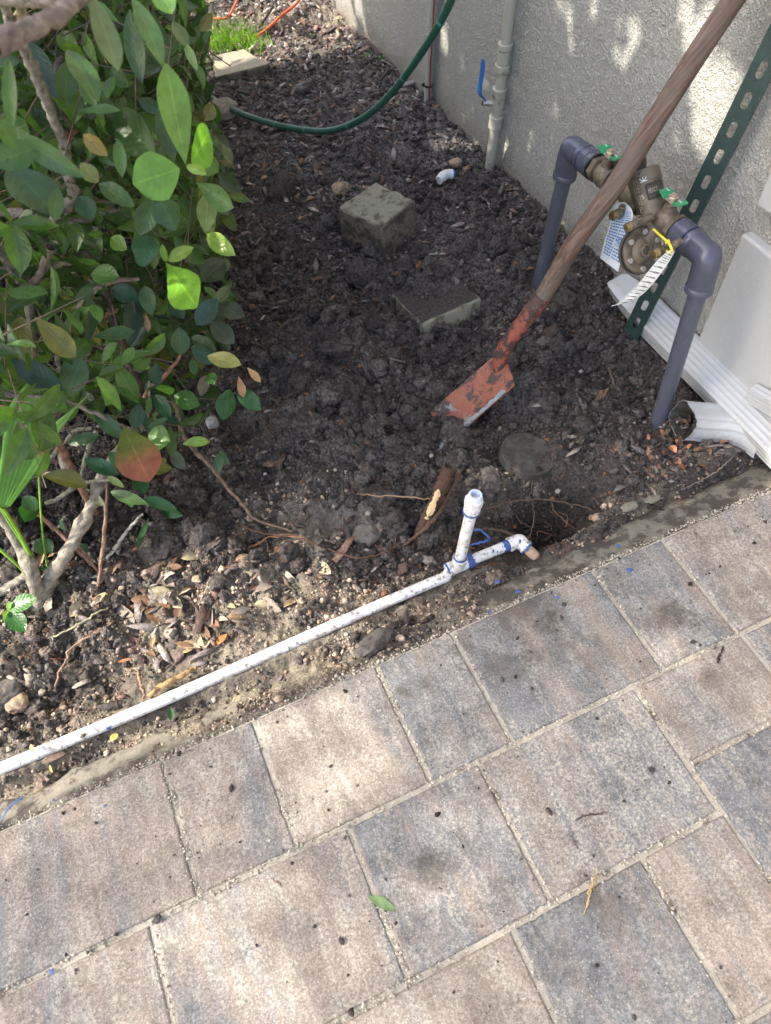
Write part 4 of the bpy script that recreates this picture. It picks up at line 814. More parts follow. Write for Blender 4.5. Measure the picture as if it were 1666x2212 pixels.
# ---- tags
def card(name, edgeL, edgeR, mat, label, cat, th=.0006):
    eL, eR = catmull(edgeL, 5), catmull(edgeR, 5); n = len(eL); V = []; F = []; nu = 4
    nn = nrm(np.cross(eR[n//2]-eL[n//2], eL[-1]-eL[0])); nn *= np.sign(nn@(CAM-eL[n//2]))
    for lay in (0, 1):
        for i in range(n):
            for j in range(nu+1): t = j/nu; V.append(eL[i]*(1-t)+eR[i]*t-nn*th*lay)
    W = nu+1; H = n*W
    for i in range(n-1):
        for j in range(nu): q = i*W+j; F += [(q, q+1, q+W+1, q+W), (H+q, H+q+W, H+q+W+1, H+q+1)]
    o = MB().add(V, F).build(name, mat, smooth=True, center=True); tag(o, label, cat)
    def fn(u, v, lift=.0006):
        x = min(max(v, 0), 1)*(n-1); i = min(int(x), n-2); f = x-i; l = eL[i]*(1-f)+eL[i+1]*f; r_ = eR[i]*(1-f)+eR[i+1]*f; return l*(1-u)+r_*u+nn*lift
    return o, fn
tl = lambda a, X: XP(a[0], a[1], X)
tg, fn = card('instruction_tag', [tl((1341, 437), .898), tl((1331, 444), .897), tl((1322, 468), .893), tl((1309, 512), .888), tl((1296, 557), .884)], [tl((1349, 436), .898), tl((1364, 452), .897), tl((1366, 474), .895), tl((1351, 530), .890), tl((1335, 587), .886)], M['card'], 'white card tag with blue printing, hanging from the left test cock', 'tag')
ib = MB(); rr = np.random.default_rng(4)
for k in range(20):
    v = .34+.030*k
    if .70 < v < .80: segs = [(.06, .45)]
    else: segs = [(.06+rr.random()*.05, .5), (.53, .88+rr.random()*.07)]
    for (a, b) in segs:
        x = a
        while x < b-.03:
            w_ = rr.uniform(.05, .14); e_ = min(x+w_, b); ib.add([fn(x, v-.005), fn(e_, v-.005), fn(e_, v+.009), fn(x, v+.009)], [(0, 1, 2, 3)]); x = e_+.025
place_text(ib, 'WILKINS', fn, .50, .795, .94, .030)
ib.build('printed_text', M['inkb'], tg)
lg = MB(); lg.add([fn(.50+.44*(.5+.5*math.cos(t)), .735+.026*math.sin(t), .0008) for t in np.linspace(0, 6.283, 20, endpoint=False)], [tuple(range(20))]); lg.build('logo_field', M['inkb'], tg)
lg = MB(); place_text(lg, 'ZURN', lambda u, v: fn(u, v, .0011), .55, .752, .89, .034); lg.build('logo_word', M['wht'], tg)
lg = MB(); place_text(lg, 'TEST', lambda u, v: fn(u, v, .0012), .45, .30, .80, .03)
for k in range(26):
    u, v = .42+rr.uniform(-.10, .12), .29+.0085*k; lg.add([fn(u-.06, v, .001), fn(u+.08, v+.004, .001), fn(u+.07, v+.010, .001), fn(u-.07, v+.006, .001)], [(0, 1, 2, 3)])
lg.build('dark_smudge', M['inkg'], tg)
zz = lambda x, y, X: XP(1166+.2604*x, 260+.2604*y, X)
tg2, fn2 = card('inspection_tag', [zz(1083, 1076, .868), zz(1045, 1100, .867), zz(960, 1180, .866), zz(880, 1280, .864), zz(800, 1375, .862), zz(730, 1440, .858), zz(650, 1515, .850), zz(592, 1540, .842)], [zz(1117, 1090, .868), zz(1098, 1128, .867), zz(1050, 1205, .866), zz(978, 1305, .864), zz(905, 1392, .862), zz(835, 1455, .858), zz(740, 1505, .850), zz(600, 1542, .842)], M['card2'], 'long curling white paper inspection tag tied on with a yellow cable tie', 'tag')
ib = MB(); rr = np.random.default_rng(8)
def wordrow(v, h, a=.08, b=.92, mn=.05, mx=.14, gap=.03):
    x = a
    while x < b-.03:
        e_ = min(x+rr.uniform(mn, mx), b); ib.add([fn2(x, v), fn2(e_, v), fn2(e_, v+h), fn2(x, v+h)], [(0, 1, 2, 3)]); x = e_+gap
wordrow(.13, .013, mn=.18, mx=.3); wordrow(.175, .007); wordrow(.20, .009); wordrow(.235, .006, .3, .9); wordrow(.26, .008, .15, .85, .1, .2)
for k, v in enumerate((.32, .38, .44, .50, .56, .62, .68, .74, .80, .86)):
    ib.add([fn2(.06, v), fn2(.42, v), fn2(.42, v+.006), fn2(.06, v+.006)], [(0, 1, 2, 3)]); x = .45
    while x < .9: ib.tube([fn2(x, v+.010, .0009), fn2(x+.03, v-.008, .0009), fn2(x+.055, v+.008, .0009)], .00022, 4); x += .065
for u in (.10, .93): ib.tube([fn2(u, v, .0008) for v in np.linspace(.55, .93, 12)], .00025, 4)
ib.build('printed_text', M['ink'], tg2)
yt = catmull([zz(943, 903, .885), zz(1000, 955, .873), zz(1058, 1006, .864), zz(1085, 1045, .858), zz(1098, 1085, .860), zz(1080, 1104, .864), zz(1060, 1092, .872), zz(1050, 1060, .885)], 6)
ty = MB(); sweep(ty, yt, [(-.0019, -.0006), (.0019, -.0006), (.0019, .0006), (-.0019, .0006)], (-.4, -.5, .8)); ty.box(zz(1060, 1006, .862), (nrm((0, -1, -.6)), nrm((1, 0, 0)), nrm((0, -.6, 1))), (.0024, .0030, .0024))
tag(ty.build('cable_tie', M['yellow'], center=True), 'bright yellow cable tie holding the paper tag on the bronze valve', 'cable tie')

# ---- green slotted steel strut leaning on the wall
sA, sB = Z(1375, 697, .048), XP(1645, 152, 1.098); N_ = 11; stp = (sB-sA)/N_; sdir = nrm(stp); gap = np.linalg.norm(stp)
sn = nrm(np.array([-.80, -.55, .25])); sn = nrm(sn-sdir*(sn@sdir)); ss = np.cross(sdir, sn)
if ss@RT < 0: ss = -ss
hw = .0205; bm = bmesh.new(); n0, n1 = -2, 19
def sv_(a, b, c): return Vector(sA+ss*a+sdir*b+sn*c)
for k in range(n0, n1):
    z0, z1 = (k-.5)*gap, (k+.5)*gap; zc = k*gap
    if k == n0: z0 = -gap*2.4
    out = [(-hw, z0), (hw, z0), (hw, z1), (-hw, z1)]; sl = []
    for t in np.linspace(0, math.pi, 8): sl.append((.0064*math.cos(t), zc+.0085+.0064*math.sin(t)))
    for t in np.linspace(math.pi, 2*math.pi, 8): sl.append((.0064*math.cos(t), zc-.0085+.0064*math.sin(t)))
    if k <= -1:
        bm.faces.new([bm.verts.new(sv_(a, b, 0)) for a, b in out]); continue
    vo = [bm.verts.new(sv_(a, b, 0)) for a, b in out]; vi = [bm.verts.new(sv_(a, b, 0)) for a, b in sl]
    e1 = [bm.edges.new((vo[i], vo[(i+1) % 4])) for i in range(4)]; e2 = [bm.edges.new((vi[i], vi[(i+1) % 16])) for i in range(16)]
    bmesh.ops.triangle_fill(bm, edges=e1+e2, use_beauty=True)
    lo = [bm.verts.new(v.co-Vector(sn)*.0024) for v in vi]
    for i in range(16): bm.faces.new((vi[i], vi[(i+1) % 16], lo[(i+1) % 16], lo[i]))
for sg in (-1, 1):
    q = [(sg*hw, -gap*2.4, 0), (sg*hw, (n1-.5)*gap, 0), (sg*hw, (n1-.5)*gap, -.020), (sg*hw, -gap*2.4, -.020)]; bm.faces.new([bm.verts.new(sv_(*p)) for p in q])
    q = [(sg*hw, -gap*2.4, -.020), (sg*hw, (n1-.5)*gap, -.020), (sg*(hw-.007), (n1-.5)*gap, -.0203), (sg*(hw-.007), -gap*2.4, -.0203)]; bm.faces.new([bm.verts.new(sv_(*p)) for p in q])
bmesh.ops.remove_doubles(bm, verts=bm.verts, dist=1e-5); bmesh.ops.recalc_face_normals(bm, faces=bm.faces); me = bpy.data.meshes.new('slotted_strut'); 
cS = Vector(sA-sdir*gap*1.5)
bmesh.ops.translate(bm, verts=bm.verts, vec=-cS); bm.to_mesh(me); bm.free(); so = link('slotted_strut', me, M['strut']); so.location = cS
tag(so, 'dark green slotted steel channel leaning on the wall behind the bronze valve', 'metal strut')

# ---- downspouts
def spsec(w_, h_, nf=5, d=.0012, ns=3):
    pts = []
    def side(p0, p1, nrm2, n, amp):
        for k in range(n*8):
            t = k/(n*8); q = .08+.84*t; pts.append((p0[0]+(p1[0]-p0[0])*q+nrm2[0]*amp*(-abs(math.sin(t*n*math.pi))**.7), p0[1]+(p1[1]-p0[1])*q+nrm2[1]*amp*(-abs(math.sin(t*n*math.pi))**.7)))
    a, b = w_/2, h_/2
    side((-a, -b), (a, -b), (0, -1), nf, -d*-1); side((a, -b), (a, b), (1, 0), ns, d); side((a, b), (-a, b), (0, 1), nf, d); side((-a, b), (-a, -b), (-1, 0), ns, d)
    return pts
e0, e1 = Z(1424, 690, .066), Z(1666, 895, .066)
c0 = np.array([1.101, 1.040, .036]); c1 = np.array([1.096, .30, .034]); upd = nrm([-.33, 0, 1])
dsp = MB(); P = np.array([c0+(c1-c0)*t for t in np.linspace(0, 1, 12)]); sweep(dsp, P, spsec(.076, .050, 5), upd)
ds = dsp.build('downspout', M['spout'], smooth=True, center=True); tag(ds, 'long white ribbed downspout lying at the foot of the wall behind the right riser', 'downspout')
tp = MB(); P = np.array([c0+np.array([0, -.004, 0]), c0+np.array([.001, .020, .000]), c0+np.array([.004, .060, .000]), c0+np.array([.008, .095, -.004]), c0+np.array([.010, .112, -.008])]); sweep(tp, P, spsec(.074, .048, 1, .001, 1), upd, [1.0, 1, .92, .80, .62]); tp.build('crimped_end', M['spout'], ds, smooth=True)
mo = Z(1474, 908, .026)
P = catmull([mo, mo+np.array([.038, -.010, -.014]), mo+np.array([.076, -.026, -.020]), mo+np.array([.108, -.050, -.020]), mo+np.array([.128, -.085, -.018]), mo+np.array([.134, -.125, -.016])], 7)
def corr(i): return 1+.010*math.sin(i*1.9)
sec = [(.040*math.copysign(abs(math.cos(q))**.55, math.cos(q))*(1+.022*math.cos(13*q)), .032*math.copysign(abs(math.sin(q))**.55, math.sin(q))*(1+.03*math.cos(13*q))) for q in np.linspace(0, 2*math.pi, 104, endpoint=False)]; n = len(sec); el = MB(); sweep(el, P, sec, (0, 0, 1), [1.03, 1.0]+[corr(i) for i in range(2, len(P))], cap=False); elo = el.build('downspout_elbow', M['spout'], smooth=True, center=True)
tag(elo, 'curved white downspout elbow on the soil, its open scalloped end facing away from the wall', 'downspout elbow')
inn = MB(); Pi = P[:14].copy(); Pi[0] = Pi[0]+(P[1]-P[0])*.02; sweep(inn, Pi, [(a*.955, b*.955) for a, b in sec], (0, 0, 1), [1.02, .99]+[corr(i) for i in range(2, 14)], cap=False)
inn.prof(P[13]-np.array([0, 0, 0]), nrm(P[13]-P[12]), [(0, .001), (.0002, .028), (.0004, .028)], 12); inn.build('inside', M['spout_in'], elo, smooth=True)
m2 = MB(); sweep(m2, [np.array([1.108, .600, .118]), np.array([1.108, .602, .7]), np.array([1.108, .604, 1.6])], spsec(.070, .050, 5), (-1, 0, 0)); 
tag(m2.build('wall_downspout', M['spout'], smooth=True, center=True), 'upright white downspout coming down the wall at the right edge of the view', 'downspout') if False else None
pb = Z(1648, 822, .085); m2 = MB(); sweep(m2, [np.array([1.104, .668, .080]), np.array([1.104, .50, .130])], spsec(.030, .040, 2), (-.3, .0, 1))
tag(m2.build('downspout', M['spout'], smooth=True, center=True), 'short pale downspout offcut showing between the long downspout and the smooth pale blocks', 'downspout')

# ---- thin painted conduit with red wire
cb, ct = XP(924, 216, WX-.016), XP(936, 0, WX-.016); d = ct-cb
cd_ = empty('conduit', cb, 'thin painted conduit up the wall with a red wire tied to it', 'conduit')
MB().tube([cb-d*.12, ct+d*2.5], .0125, 20).build('pipe', M['conduit'], cd_, smooth=True)
wr = [cb+d*t+np.array([-.004+.001*math.sin(t*40), -.0155-.0015*math.sin(t*11), 0]) for t in np.linspace(-.06, 3, 60)]
MB().tube(wr, .0026, 8).build('red_wire', M['redwire'], cd_, smooth=True)
zt = MB(); zc = cb+d*.165; zt.prof(zc, d, [(-.003, .0125), (-.003, .0142), (.003, .0142), (.003, .0125)], 20); zt.box(zc+np.array([-.012, .010, 0]), np.eye(3), (.006, .003, .0045)); zt.build('cable_tie', M['blackrubber'], cd_, smooth=True)
# ---- beige supply pipe with a ball valve
q3 = lambda x, y: XP((1600+x*.36015)/1.844, y*.36015/1.844, WX-.024)
pb_, pt_ = q3(985, 1755), q3(1212, 0); sp_ = empty('supply_pipe', pb_, 'beige painted water pipe clipped to the wall, with couplings and a blue lever valve', 'water pipe')
pts = [q3(985, 1790), q3(1010, 1550), q3(1040, 1340), q3(1070, 1120), q3(1105, 880), q3(1125, 650), q3(1150, 450), q3(1212, 0)]; d = nrm(pts[-1]-pts[0])
MB().tube([pts[0]-d*.05, pts[2], pts[4], pts[-1], pts[-1]+d*1.2], .0150, 22).build('pipe', M['beige_pipe'], sp_, smooth=True)
for (x0, y0, x1, y1, r_) in ((1028, 1395, 1048, 1275, .0205), (1058, 1185, 1078, 1075, .0185), (1080, 1075, 1084, 1010, .0205), (1082, 1010, 1086, 965, .0215), (1108, 780, 1114, 700, .0215), (1125, 700, 1140, 545, .0180), (1128, 520, 1142, 460, .0205)):
    a0, a1 = q3(x0, y0), q3(x1, y1); L = np.linalg.norm(a1-a0); c0_ = pts[0]+d*((a0-pts[0])@d); MB().prof(c0_, d, [(0, r_*.9), (.0012, r_), (L-.0012, r_), (L, r_*.9)], 24).build('coupling', M['beige_pipe'], sp_, smooth=True)
vc = q3(1065, 1140); st_ = vc+np.array([-.006, .010, 0]); vh = MB(); vh.prof(vc, nrm([-1, .35, .1]), [(0, .010), (.028, .009), (.029, .007), (.040, .006)], 14); vh.prof(vc+nrm([-1, .35, .1])*.036, nrm([-1, .35, .1]), [(0, .0075), (.006, .0075), (.007, .004)], 6); vo = vh.build('valve_stem', M['steel'], sp_, smooth=True)
t0 = vc+nrm([-1, .35, .1])*.036; MB().prof(t0+nrm([-1, .35, .1])*.004, nrm([-1, .35, .1]), [(0, .006), (.006, .0058)], 6).build('valve_nut', M['iron'], vo)
L0 = [t0, t0+np.array([-.004, .004, .012]), t0+np.array([-.014, .010, .024]), t0+np.array([-.014, .010, .050]), t0+np.array([-.012, .008, .080]), t0+np.array([-.012, .006, .112])]
P = catmull(L0, 5); lv = MB(); sweep(lv, P, [(-.009*math.cos(t), .0030*math.sin(t)) for t in np.linspace(0, 6.283, 12, endpoint=False)], (-1, 0, 0), [.75]*8+[1.0]*(len(P)-10)+[.9, .6]); lv.build('lever', plain('blue_lever_sleeve', (.03, .14, .42), .4), vo, smooth=True)
sh_ = MB(); 
# ---- hose
hose_pts = [DP(400, 150, 2.75), DP(440, 196, 2.62), Z(470, 220, .02), DP(512, 241, 2.40), DP(575, 264, 2.33), DP(650, 280, 2.27), DP(715, 282, 2.20), DP(780, 258, 2.10), DP(840, 208, 2.0), DP(895, 137, 1.88), DP(940, 68, 1.78), DP(975, 0, 1.70), DP(1002, -75, 1.62)]
hs = MB().tube(catmull(hose_pts, 7), .0098, 18).build('garden_hose', M['hose'], smooth=True, center=True); tag(hs, 'green garden hose hanging in a long sagging curve across the bed', 'hose')
hc_ = catmull(hose_pts, 7)
for k in (30, 36, 46, 60, 72):
    if k < len(hc_)-1: MB().prof(hc_[k], nrm(hc_[k+1]-hc_[k]), [(-.004, .0096), (-.002, .0106), (.002, .0106), (.004, .0096)], 18).build('scuff_band', plain('scuffed_hose', (.06, .19, .13), .5) if k == 30 else bpy.data.materials['scuffed_hose'], hs, smooth=True)
tag(MB().tube(catmull([Z(520, -15, .03), Z(507, 12, .025), Z(490, 38, .01), Z(455, 40, .01)], 6), .0045, 10).build('extension_cord', M['orange'], smooth=True, center=True), 'orange cord curving behind the shrub, at the far left', 'cord')
tag(MB().tube(catmull([Z(655, -20, .05), Z(640, 8, .04), Z(610, 32, .03), Z(578, 62, .02), Z(555, 78, .012)], 6), .0055, 10).build('extension_cord', M['orange'], smooth=True, center=True), 'straighter orange cord running from the grass tuft to the far end of the bed', 'cord')
tag(MB().tube(catmull([Z(575, -20, .02), Z(590, 10, .015), Z(572, 42, .015), Z(560, 60, .01)], 6), .0045, 8).build('black_tube', M['blacktube'], smooth=True, center=True), 'thin black tube lying beside the straighter orange cord', 'tube')

# ================================================================ LEAVES
LU, LV = 10, 5
def leaf_mesh_data(base, d, nn, L, W, fold, curl, col, r, shape=.62, wav=.04, tip=None):
    """many leaf blades: base,d,nn (n,3); L,W,fold,curl (n,); col (n,3)"""
    base, d, nn = map(lambda q: np.atleast_2d(np.asarray(q, float)), (base, d, nn)); n = len(base); d = nrm(d); side = nrm(np.cross(d, nn)); nn = np.cross(side, d)
    u = np.linspace(0, 1, LU); v = np.linspace(-1, 1, LV)
    shp = np.broadcast_to(np.asarray(shape, float), (n,)); e = np.log(.5)/np.log(shp)      # widest point at u = shape
    wu = np.sin(np.pi*np.clip(u[None]**e[:, None], 0, 1))**.70; wu[:, 0] = .03; wu[:, -1] = .05
    jit = 1+wav*r.normal(size=(n, LU)); wu = wu*jit
    U_ = u[None, :, None]; V_ = v[None, None, :]
    a = L[:, None, None]*(U_-.12*curl[:, None, None]**2*U_**2); b = W[:, None, None]*.5*wu[:, :, None]*V_
    wv = wav*L[:, None, None]*.5*r.normal(size=(n, LU, LV))*np.abs(V_)
    c = fold[:, None, None]*np.abs(b)-curl[:, None, None]*L[:, None, None]*.5*U_**2+wv*.6
    a = a+np.zeros_like(b); P = base[:, None, None]+d[:, None, None]*a[..., None]+side[:, None, None]*b[..., None]+nn[:, None, None]*c[..., None]
    k = LU*LV; q = (np.arange(LU-1)[:, None]*LV+np.arange(LV-1)[None]).ravel(); f = np.stack([q, q+1, q+LV+1, q+LV], 1)
    F = (f[None]+(np.arange(n)*k)[:, None, None]).reshape(-1, 4)
    uv = np.stack(np.broadcast_arrays(u[:, None], (v[None]+1)/2), 2).reshape(-1, 2); UV = np.tile(uv, (n, 1))
    T = np.repeat(col, k, 0) if tip is None else (col[:, None, :]*(1-np.clip((uv[:, 0]-tip[0])/tip[1], 0, 1))[None, :, None]+np.asarray(tip[2])*np.clip((uv[:, 0]-tip[0])/tip[1], 0, 1)[None, :, None]).reshape(-1, 3)
    return P.reshape(-1, 3), F, UV, T
def leaves_obj(name, base, d, nn, L, W, fold, curl, col, r, mat, parent=None, center=False, **k):
    P, F, UV, T = leaf_mesh_data(base, d, nn, np.atleast_1d(L).astype(float), np.atleast_1d(W).astype(float), np.atleast_1d(fold).astype(float), np.atleast_1d(curl).astype(float), np.atleast_2d(col), r, **k)
    return npmesh(name, P, F, mat, parent, True, tint=T, uv=UV, center=center)
G_DK = (.036, .078, .020); G_MD = (.055, .110, .025); G_LT = (.10, .19, .035); G_YL = (.18, .29, .035); G_OL = (.12, .125, .035); G_BL = (.036, .078, .026); G_DU = (.062, .080, .045); G_PL = (.10, .14, .055)

# ---- the evergreen shrub at the left
shrub = empty('evergreen_shrub', Z(86, 1300, -.02), 'large evergreen shrub with glossy green leaves and grey branches, left of the bed', 'shrub')
r = np.random.default_rng(77)
def zz1(x, y, s=.3333, oy=0): return (x*s, y*s+oy)
def bsh(pts, depths, rad, name='branch', col=(.16, .135, .11), seed=0):
    P = [DP(p[0], p[1], dd) for p, dd in zip(pts, depths)]; Q = catmull(P, 6); n = len(Q); rr = np.random.default_rng(seed); Q = Q+rr.normal(0, .0008, Q.shape)
    ra = np.interp(np.linspace(0, 1, n), np.linspace(0, 1, len(rad)), rad)*(1+.10*rr.normal(size=n)); k = 10; T = nrm(np.gradient(Q, axis=0)); A = nrm(np.cross(T[0], (0, 0, 1.) if abs(T[0][2]) < .9 else (0, 1., 0))); V = []
    for i in range(n):
        A = nrm(A-T[i]*(A@T[i])); B = np.cross(T[i], A)
        for j in range(k): t = 6.28318*j/k; V.append(Q[i]+ra[i]*(1+.06*rr.normal())*(math.cos(t)*A+math.sin(t)*B))
    F = [(i*k+j, i*k+(j+1) % k, (i+1)*k+(j+1) % k, (i+1)*k+j) for i in range(n-1) for j in range(k)]
    return npmesh(name, V, F, M['barkgrey'], shrub, True, tint=np.tile(np.array(col), (len(V), 1))*(1+.25*rr.normal(size=(len(V), 1))))
R1 = lambda L_: [(x/3, y/3) for x, y in L_]; R4 = lambda L_: [(x/3, y/3+542.3) for x, y in L_]
GB, PB, RB = (.20, .175, .145), (.09, .065, .055), (.17, .085, .055)
bsh(R1([(20, -20), (60, 110), (130, 260), (210, 430), (280, 600), (350, 780), (415, 930), (440, 1130), (475, 1240), (400, 1380), (300, 1430)]), [.72, .78, .82, .88, .93, .98, 1.02, 1.06, 1.10, 1.14, 1.16], [.0052, .006, .0072, .0078, .0085, .0095], col=GB, seed=1)
bsh(R1([(-60, 330), (60, 250), (200, 190), (330, 130), (430, 60), (520, -20), (560, -80)]), [.50, .52, .54, .56, .58, .60, .62], [.0075, .0072, .0068, .006], col=(.17, .135, .115), seed=2)
bsh(R1([(-20, 1370), (150, 1390), (330, 1425), (480, 1440), (640, 1395), (850, 1360)]), [1.15, 1.15, 1.16, 1.18, 1.22, 1.28], [.008, .0075, .006, .004], col=GB, seed=3)
bsh(R1([(140, -10), (130, 90), (120, 180)]), [.75, .78, .80], [.005, .0055], col=(.26, .21, .13), seed=4)
bsh(R1([(420, 930), (470, 850), (560, 780), (620, 700), (600, 620)]), [1.02, 1.03, 1.05, 1.07, 1.1], [.0065, .006, .005, .004], col=RB, seed=5)
bsh(R1([(430, 780), (400, 690), (370, 600), (360, 480), (380, 400), (430, 340), (420, 200)]), [1.0, 1.0, 1.0, 1.02, 1.05, 1.08, 1.12], [.0045, .004, .0036, .003], col=PB, seed=6)
bsh(R1([(-30, 10), (150, 15), (300, 20), (390, 35)]), [.62, .64, .66, .68], [.0035, .003], col=(.24, .2, .17), seed=7)
bsh(R4([(-30, 135), (120, 125), (250, 105), (380, 90), (500, 75), (640, 60)]), [1.20, 1.21, 1.23, 1.25, 1.27, 1.3], [.0058, .0052, .0046, .004], col=(.24, .22, .15), seed=8)
bsh(R4([(0, -20), (40, 50), (110, 160), (170, 250), (195, 380), (205, 520), (220, 680)]), [1.15, 1.16, 1.18, 1.2, 1.24, 1.28, 1.32], [.009, .0085, .008, .007], col=(.15, .135, .105), seed=9)
bsh(R4([(330, -30), (290, 70), (250, 170), (150, 240)]), [1.12, 1.14, 1.17, 1.2], [.0075, .006], col=(.14, .115, .09), seed=10)
bsh(R4([(560, -10), (640, 130), (690, 290), (740, 470), (790, 620), (850, 750), (910, 900), (935, 1000)]), [1.22, 1.26, 1.30, 1.34, 1.38, 1.42, 1.46, 1.5], [.0062, .007, .0078, .0085], col=(.075, .055, .055), seed=11)
bsh(R4([(240, 960), (285, 870), (385, 790), (378, 700), (400, 560), (460, 430), (560, 300), (640, 240), (740, 195), (900, 180)]), [1.18, 1.17, 1.16, 1.15, 1.15, 1.15, 1.17, 1.19, 1.22, 1.26], [.0056, .0052, .0050, .0045, .0035], col=(.22, .18, .15), seed=12)
bsh(R4([(-20, 925), (150, 935), (300, 945), (430, 970), (620, 1050), (740, 1110), (840, 1150)]), [1.12, 1.13, 1.14, 1.16, 1.19, 1.21, 1.23], [.0048, .0042, .0036, .0024], col=(.16, .14, .12), seed=13)
bsh(R4([(240, 960), (330, 1110), (400, 1280), (470, 1420), (540, 1560), (620, 1700)]), [1.18, 1.22, 1.26, 1.30, 1.34, 1.38], [.0058, .0064, .0068, .0066], col=RB, seed=14)
bsh(R4([(1110, 960), (1150, 1040), (1180, 1180), (1260, 1290), (1370, 1400), (1460, 1520), (1570, 1640), (1660, 1740), (1900, 1820)]), [1.42, 1.44, 1.47, 1.49, 1.5, 1.5, 1.485, 1.475, 1.46], [.0042, .0046, .0048, .0044, .0036, .0024], col=(.15, .105, .075), seed=15)
bsh(R4([(930, 1000), (960, 900), (1060, 820), (1110, 760), (1170, 680)]), [1.48, 1.45, 1.42, 1.4, 1.39], [.0048, .0042, .0032], col=(.22, .12, .075), seed=16)
bsh(R4([(560, 480), (640, 440), (720, 400), (760, 380)]), [1.22, 1.24, 1.26, 1.27], [.0034, .0026], col=RB, seed=17)
bsh(R4([(0, 1100), (110, 820), (200, 700)]), [1.38, 1.36, 1.34], [.009, .007], col=(.20, .18, .145), seed=18)
bsh(R4([(630, 1160), (560, 1320), (520, 1480), (420, 1580), (300, 1640)]), [1.38, 1.40, 1.42, 1.42, 1.42], [.005, .005, .0045], col=(.17, .17, .12), seed=19)
bsh(R4([(300, 1380), (400, 1260), (500, 1160), (600, 1150)]), [1.42, 1.41, 1.4, 1.4], [.0045, .0045], col=(.17, .16, .12), seed=20)
bsh(R4([(540, 1500), (640, 1490), (720, 1480)]), [1.36, 1.35, 1.34], [.0034, .003], col=(.24, .22, .17), seed=21)
# stems rising from the ground at the lower left
def stem(pts, rad, col, seed): return bsh([p[:2] for p in pts], [p[2] for p in pts], rad, 'stem', col, seed)
gd = lambda x, y, z=-.03: proj(Z(x, y, z))[2]
stem([(87, 1312, gd(87, 1305)), (84, 1285, gd(84, 1300)-.02), (68, 1235, gd(68, 1300)-.06), (45, 1180, 1.37), (10, 1120, 1.33), (-30, 1070, 1.3)], [.0165, .0145, .0135, .0125, .012], (.21, .185, .145), 31)
stem([(88, 1300, gd(88, 1300)-.01), (112, 1245, 1.39), (150, 1185, 1.37), (190, 1110, 1.36), (215, 1045, 1.36), (250, 985, 1.36), (300, 920, 1.38), (320, 880, 1.4)], [.0150, .0128, .0115, .0105, .0085], (.23, .20, .155), 32)
stem([(-20, 1290, 1.41), (30, 1262, 1.41), (66, 1238, 1.41)], [.0095, .010], (.20, .18, .145), 33)
stem([(83, 1110, 1.36), (120, 1143, 1.375), (165, 1185, 1.39), (200, 1220, 1.41), (226, 1248, 1.43)], [.0046, .0046, .0042, .0032], (.22, .125, .085), 34)
stem([(305, 1000, 1.30), (310, 1030, 1.31)], [.003, .003], RB, 35)
stem([(232, 1045, 1.34), (228, 1120, 1.36), (222, 1190, 1.375), (212, 1275, 1.40), (200, 1338, 1.42)], [.0024, .0034, .0036, .003, .002], (.22, .135, .09), 36)
stem([(308, 1110, 1.40), (280, 1140, 1.40), (255, 1175, 1.41), (232, 1205, 1.42)], [.0028, .0034, .0034], (.30, .29, .24), 37)
stem([(160, 1170, 1.40), (190, 1200, 1.42), (220, 1225, 1.44)], [.0026, .0020], (.26, .21, .16), 38)
# leaves seen one by one: (base, tip, width as a share of length, depth at base, at tip, colour, widest, roll)
H = []
def hl(reg, b, t, w_, db, dt, col, shape=.6, roll=0, fold=.25, curl=.15):
    f = R1 if reg == 1 else R4; b, t = f([b])[0], f([t])[0]; H.append((DP(*b, db), DP(*t, dt), w_, col, shape, roll, fold, curl))
hl(1, (1205, 1065), (1070, 415), .37, .84, .80, G_LT, .60, .1, .15, .05); hl(1, (1165, 1095), (866, 1190), .98, .86, .84, (.10, .22, .04), .55, -.1, .1, .1)
hl(1, (1240, 1050), (1360, 850), .62, .90, .95, (.11, .24, .03), .5, .2); hl(1, (1210, 1070), (1340, 1140), .45, .87, .86, G_YL, .5); hl(1, (1240, 1000), (1420, 1120), .75, 1.0, 1.03, G_MD, .55, .3)
hl(1, (1335, 1515), (1345, 1235), .52, 1.12, 1.10, (.14, .20, .055), .55); hl(1, (1340, 1515), (1505, 1645), .48, 1.12, 1.10, G_YL, .5, .4); hl(1, (1270, 1180), (1505, 1345), .42, 1.08, 1.05, (.075, .15, .045), .65, .2)
hl(1, (590, -60), (765, 445), .26, .62, .60, (.095, .14, .055), .6, .1, .1, .1); hl(1, (855, -20), (1065, 365), .33, .70, .70, (.07, .135, .045), .55, -.2); hl(1, (1020, -90), (1110, 75), .85, .72, .72, (.10, .21, .04), .55)
hl(1, (1210, 310), (1125, 125), .52, .92, .92, G_PL, .5); hl(1, (1200, 280), (1272, 440), .35, .92, .92, (.13, .2, .06), .5); hl(1, (1290, 200), (1385, 90), .55, 1.2, 1.2, (.12, .12, .05), .5, .3)
hl(1, (1010, 1000), (690, 700), .50, .98, 1.0, G_DK, .45, .1); hl(1, (920, 540), (820, 40), .33, .95, .92, G_DK, .5); hl(1, (640, 660), (440, 270), .40, .85, .85, G_MD, .5, .2); hl(1, (80, 840), (35, 350), .23, .66, .64, G_MD, .5)
hl(1, (235, 960), (-60, 1060), .62, .72, .70, (.04, .095, .035), .5, -.1); hl(1, (120, 880), (535, 1160), .36, .72, .74, (.052, .105, .04), .4, .3, .3, .2); hl(1, (60, 1080), (365, 1350), .66, .92, .90, G_BL, .52, 0, .12, .2)
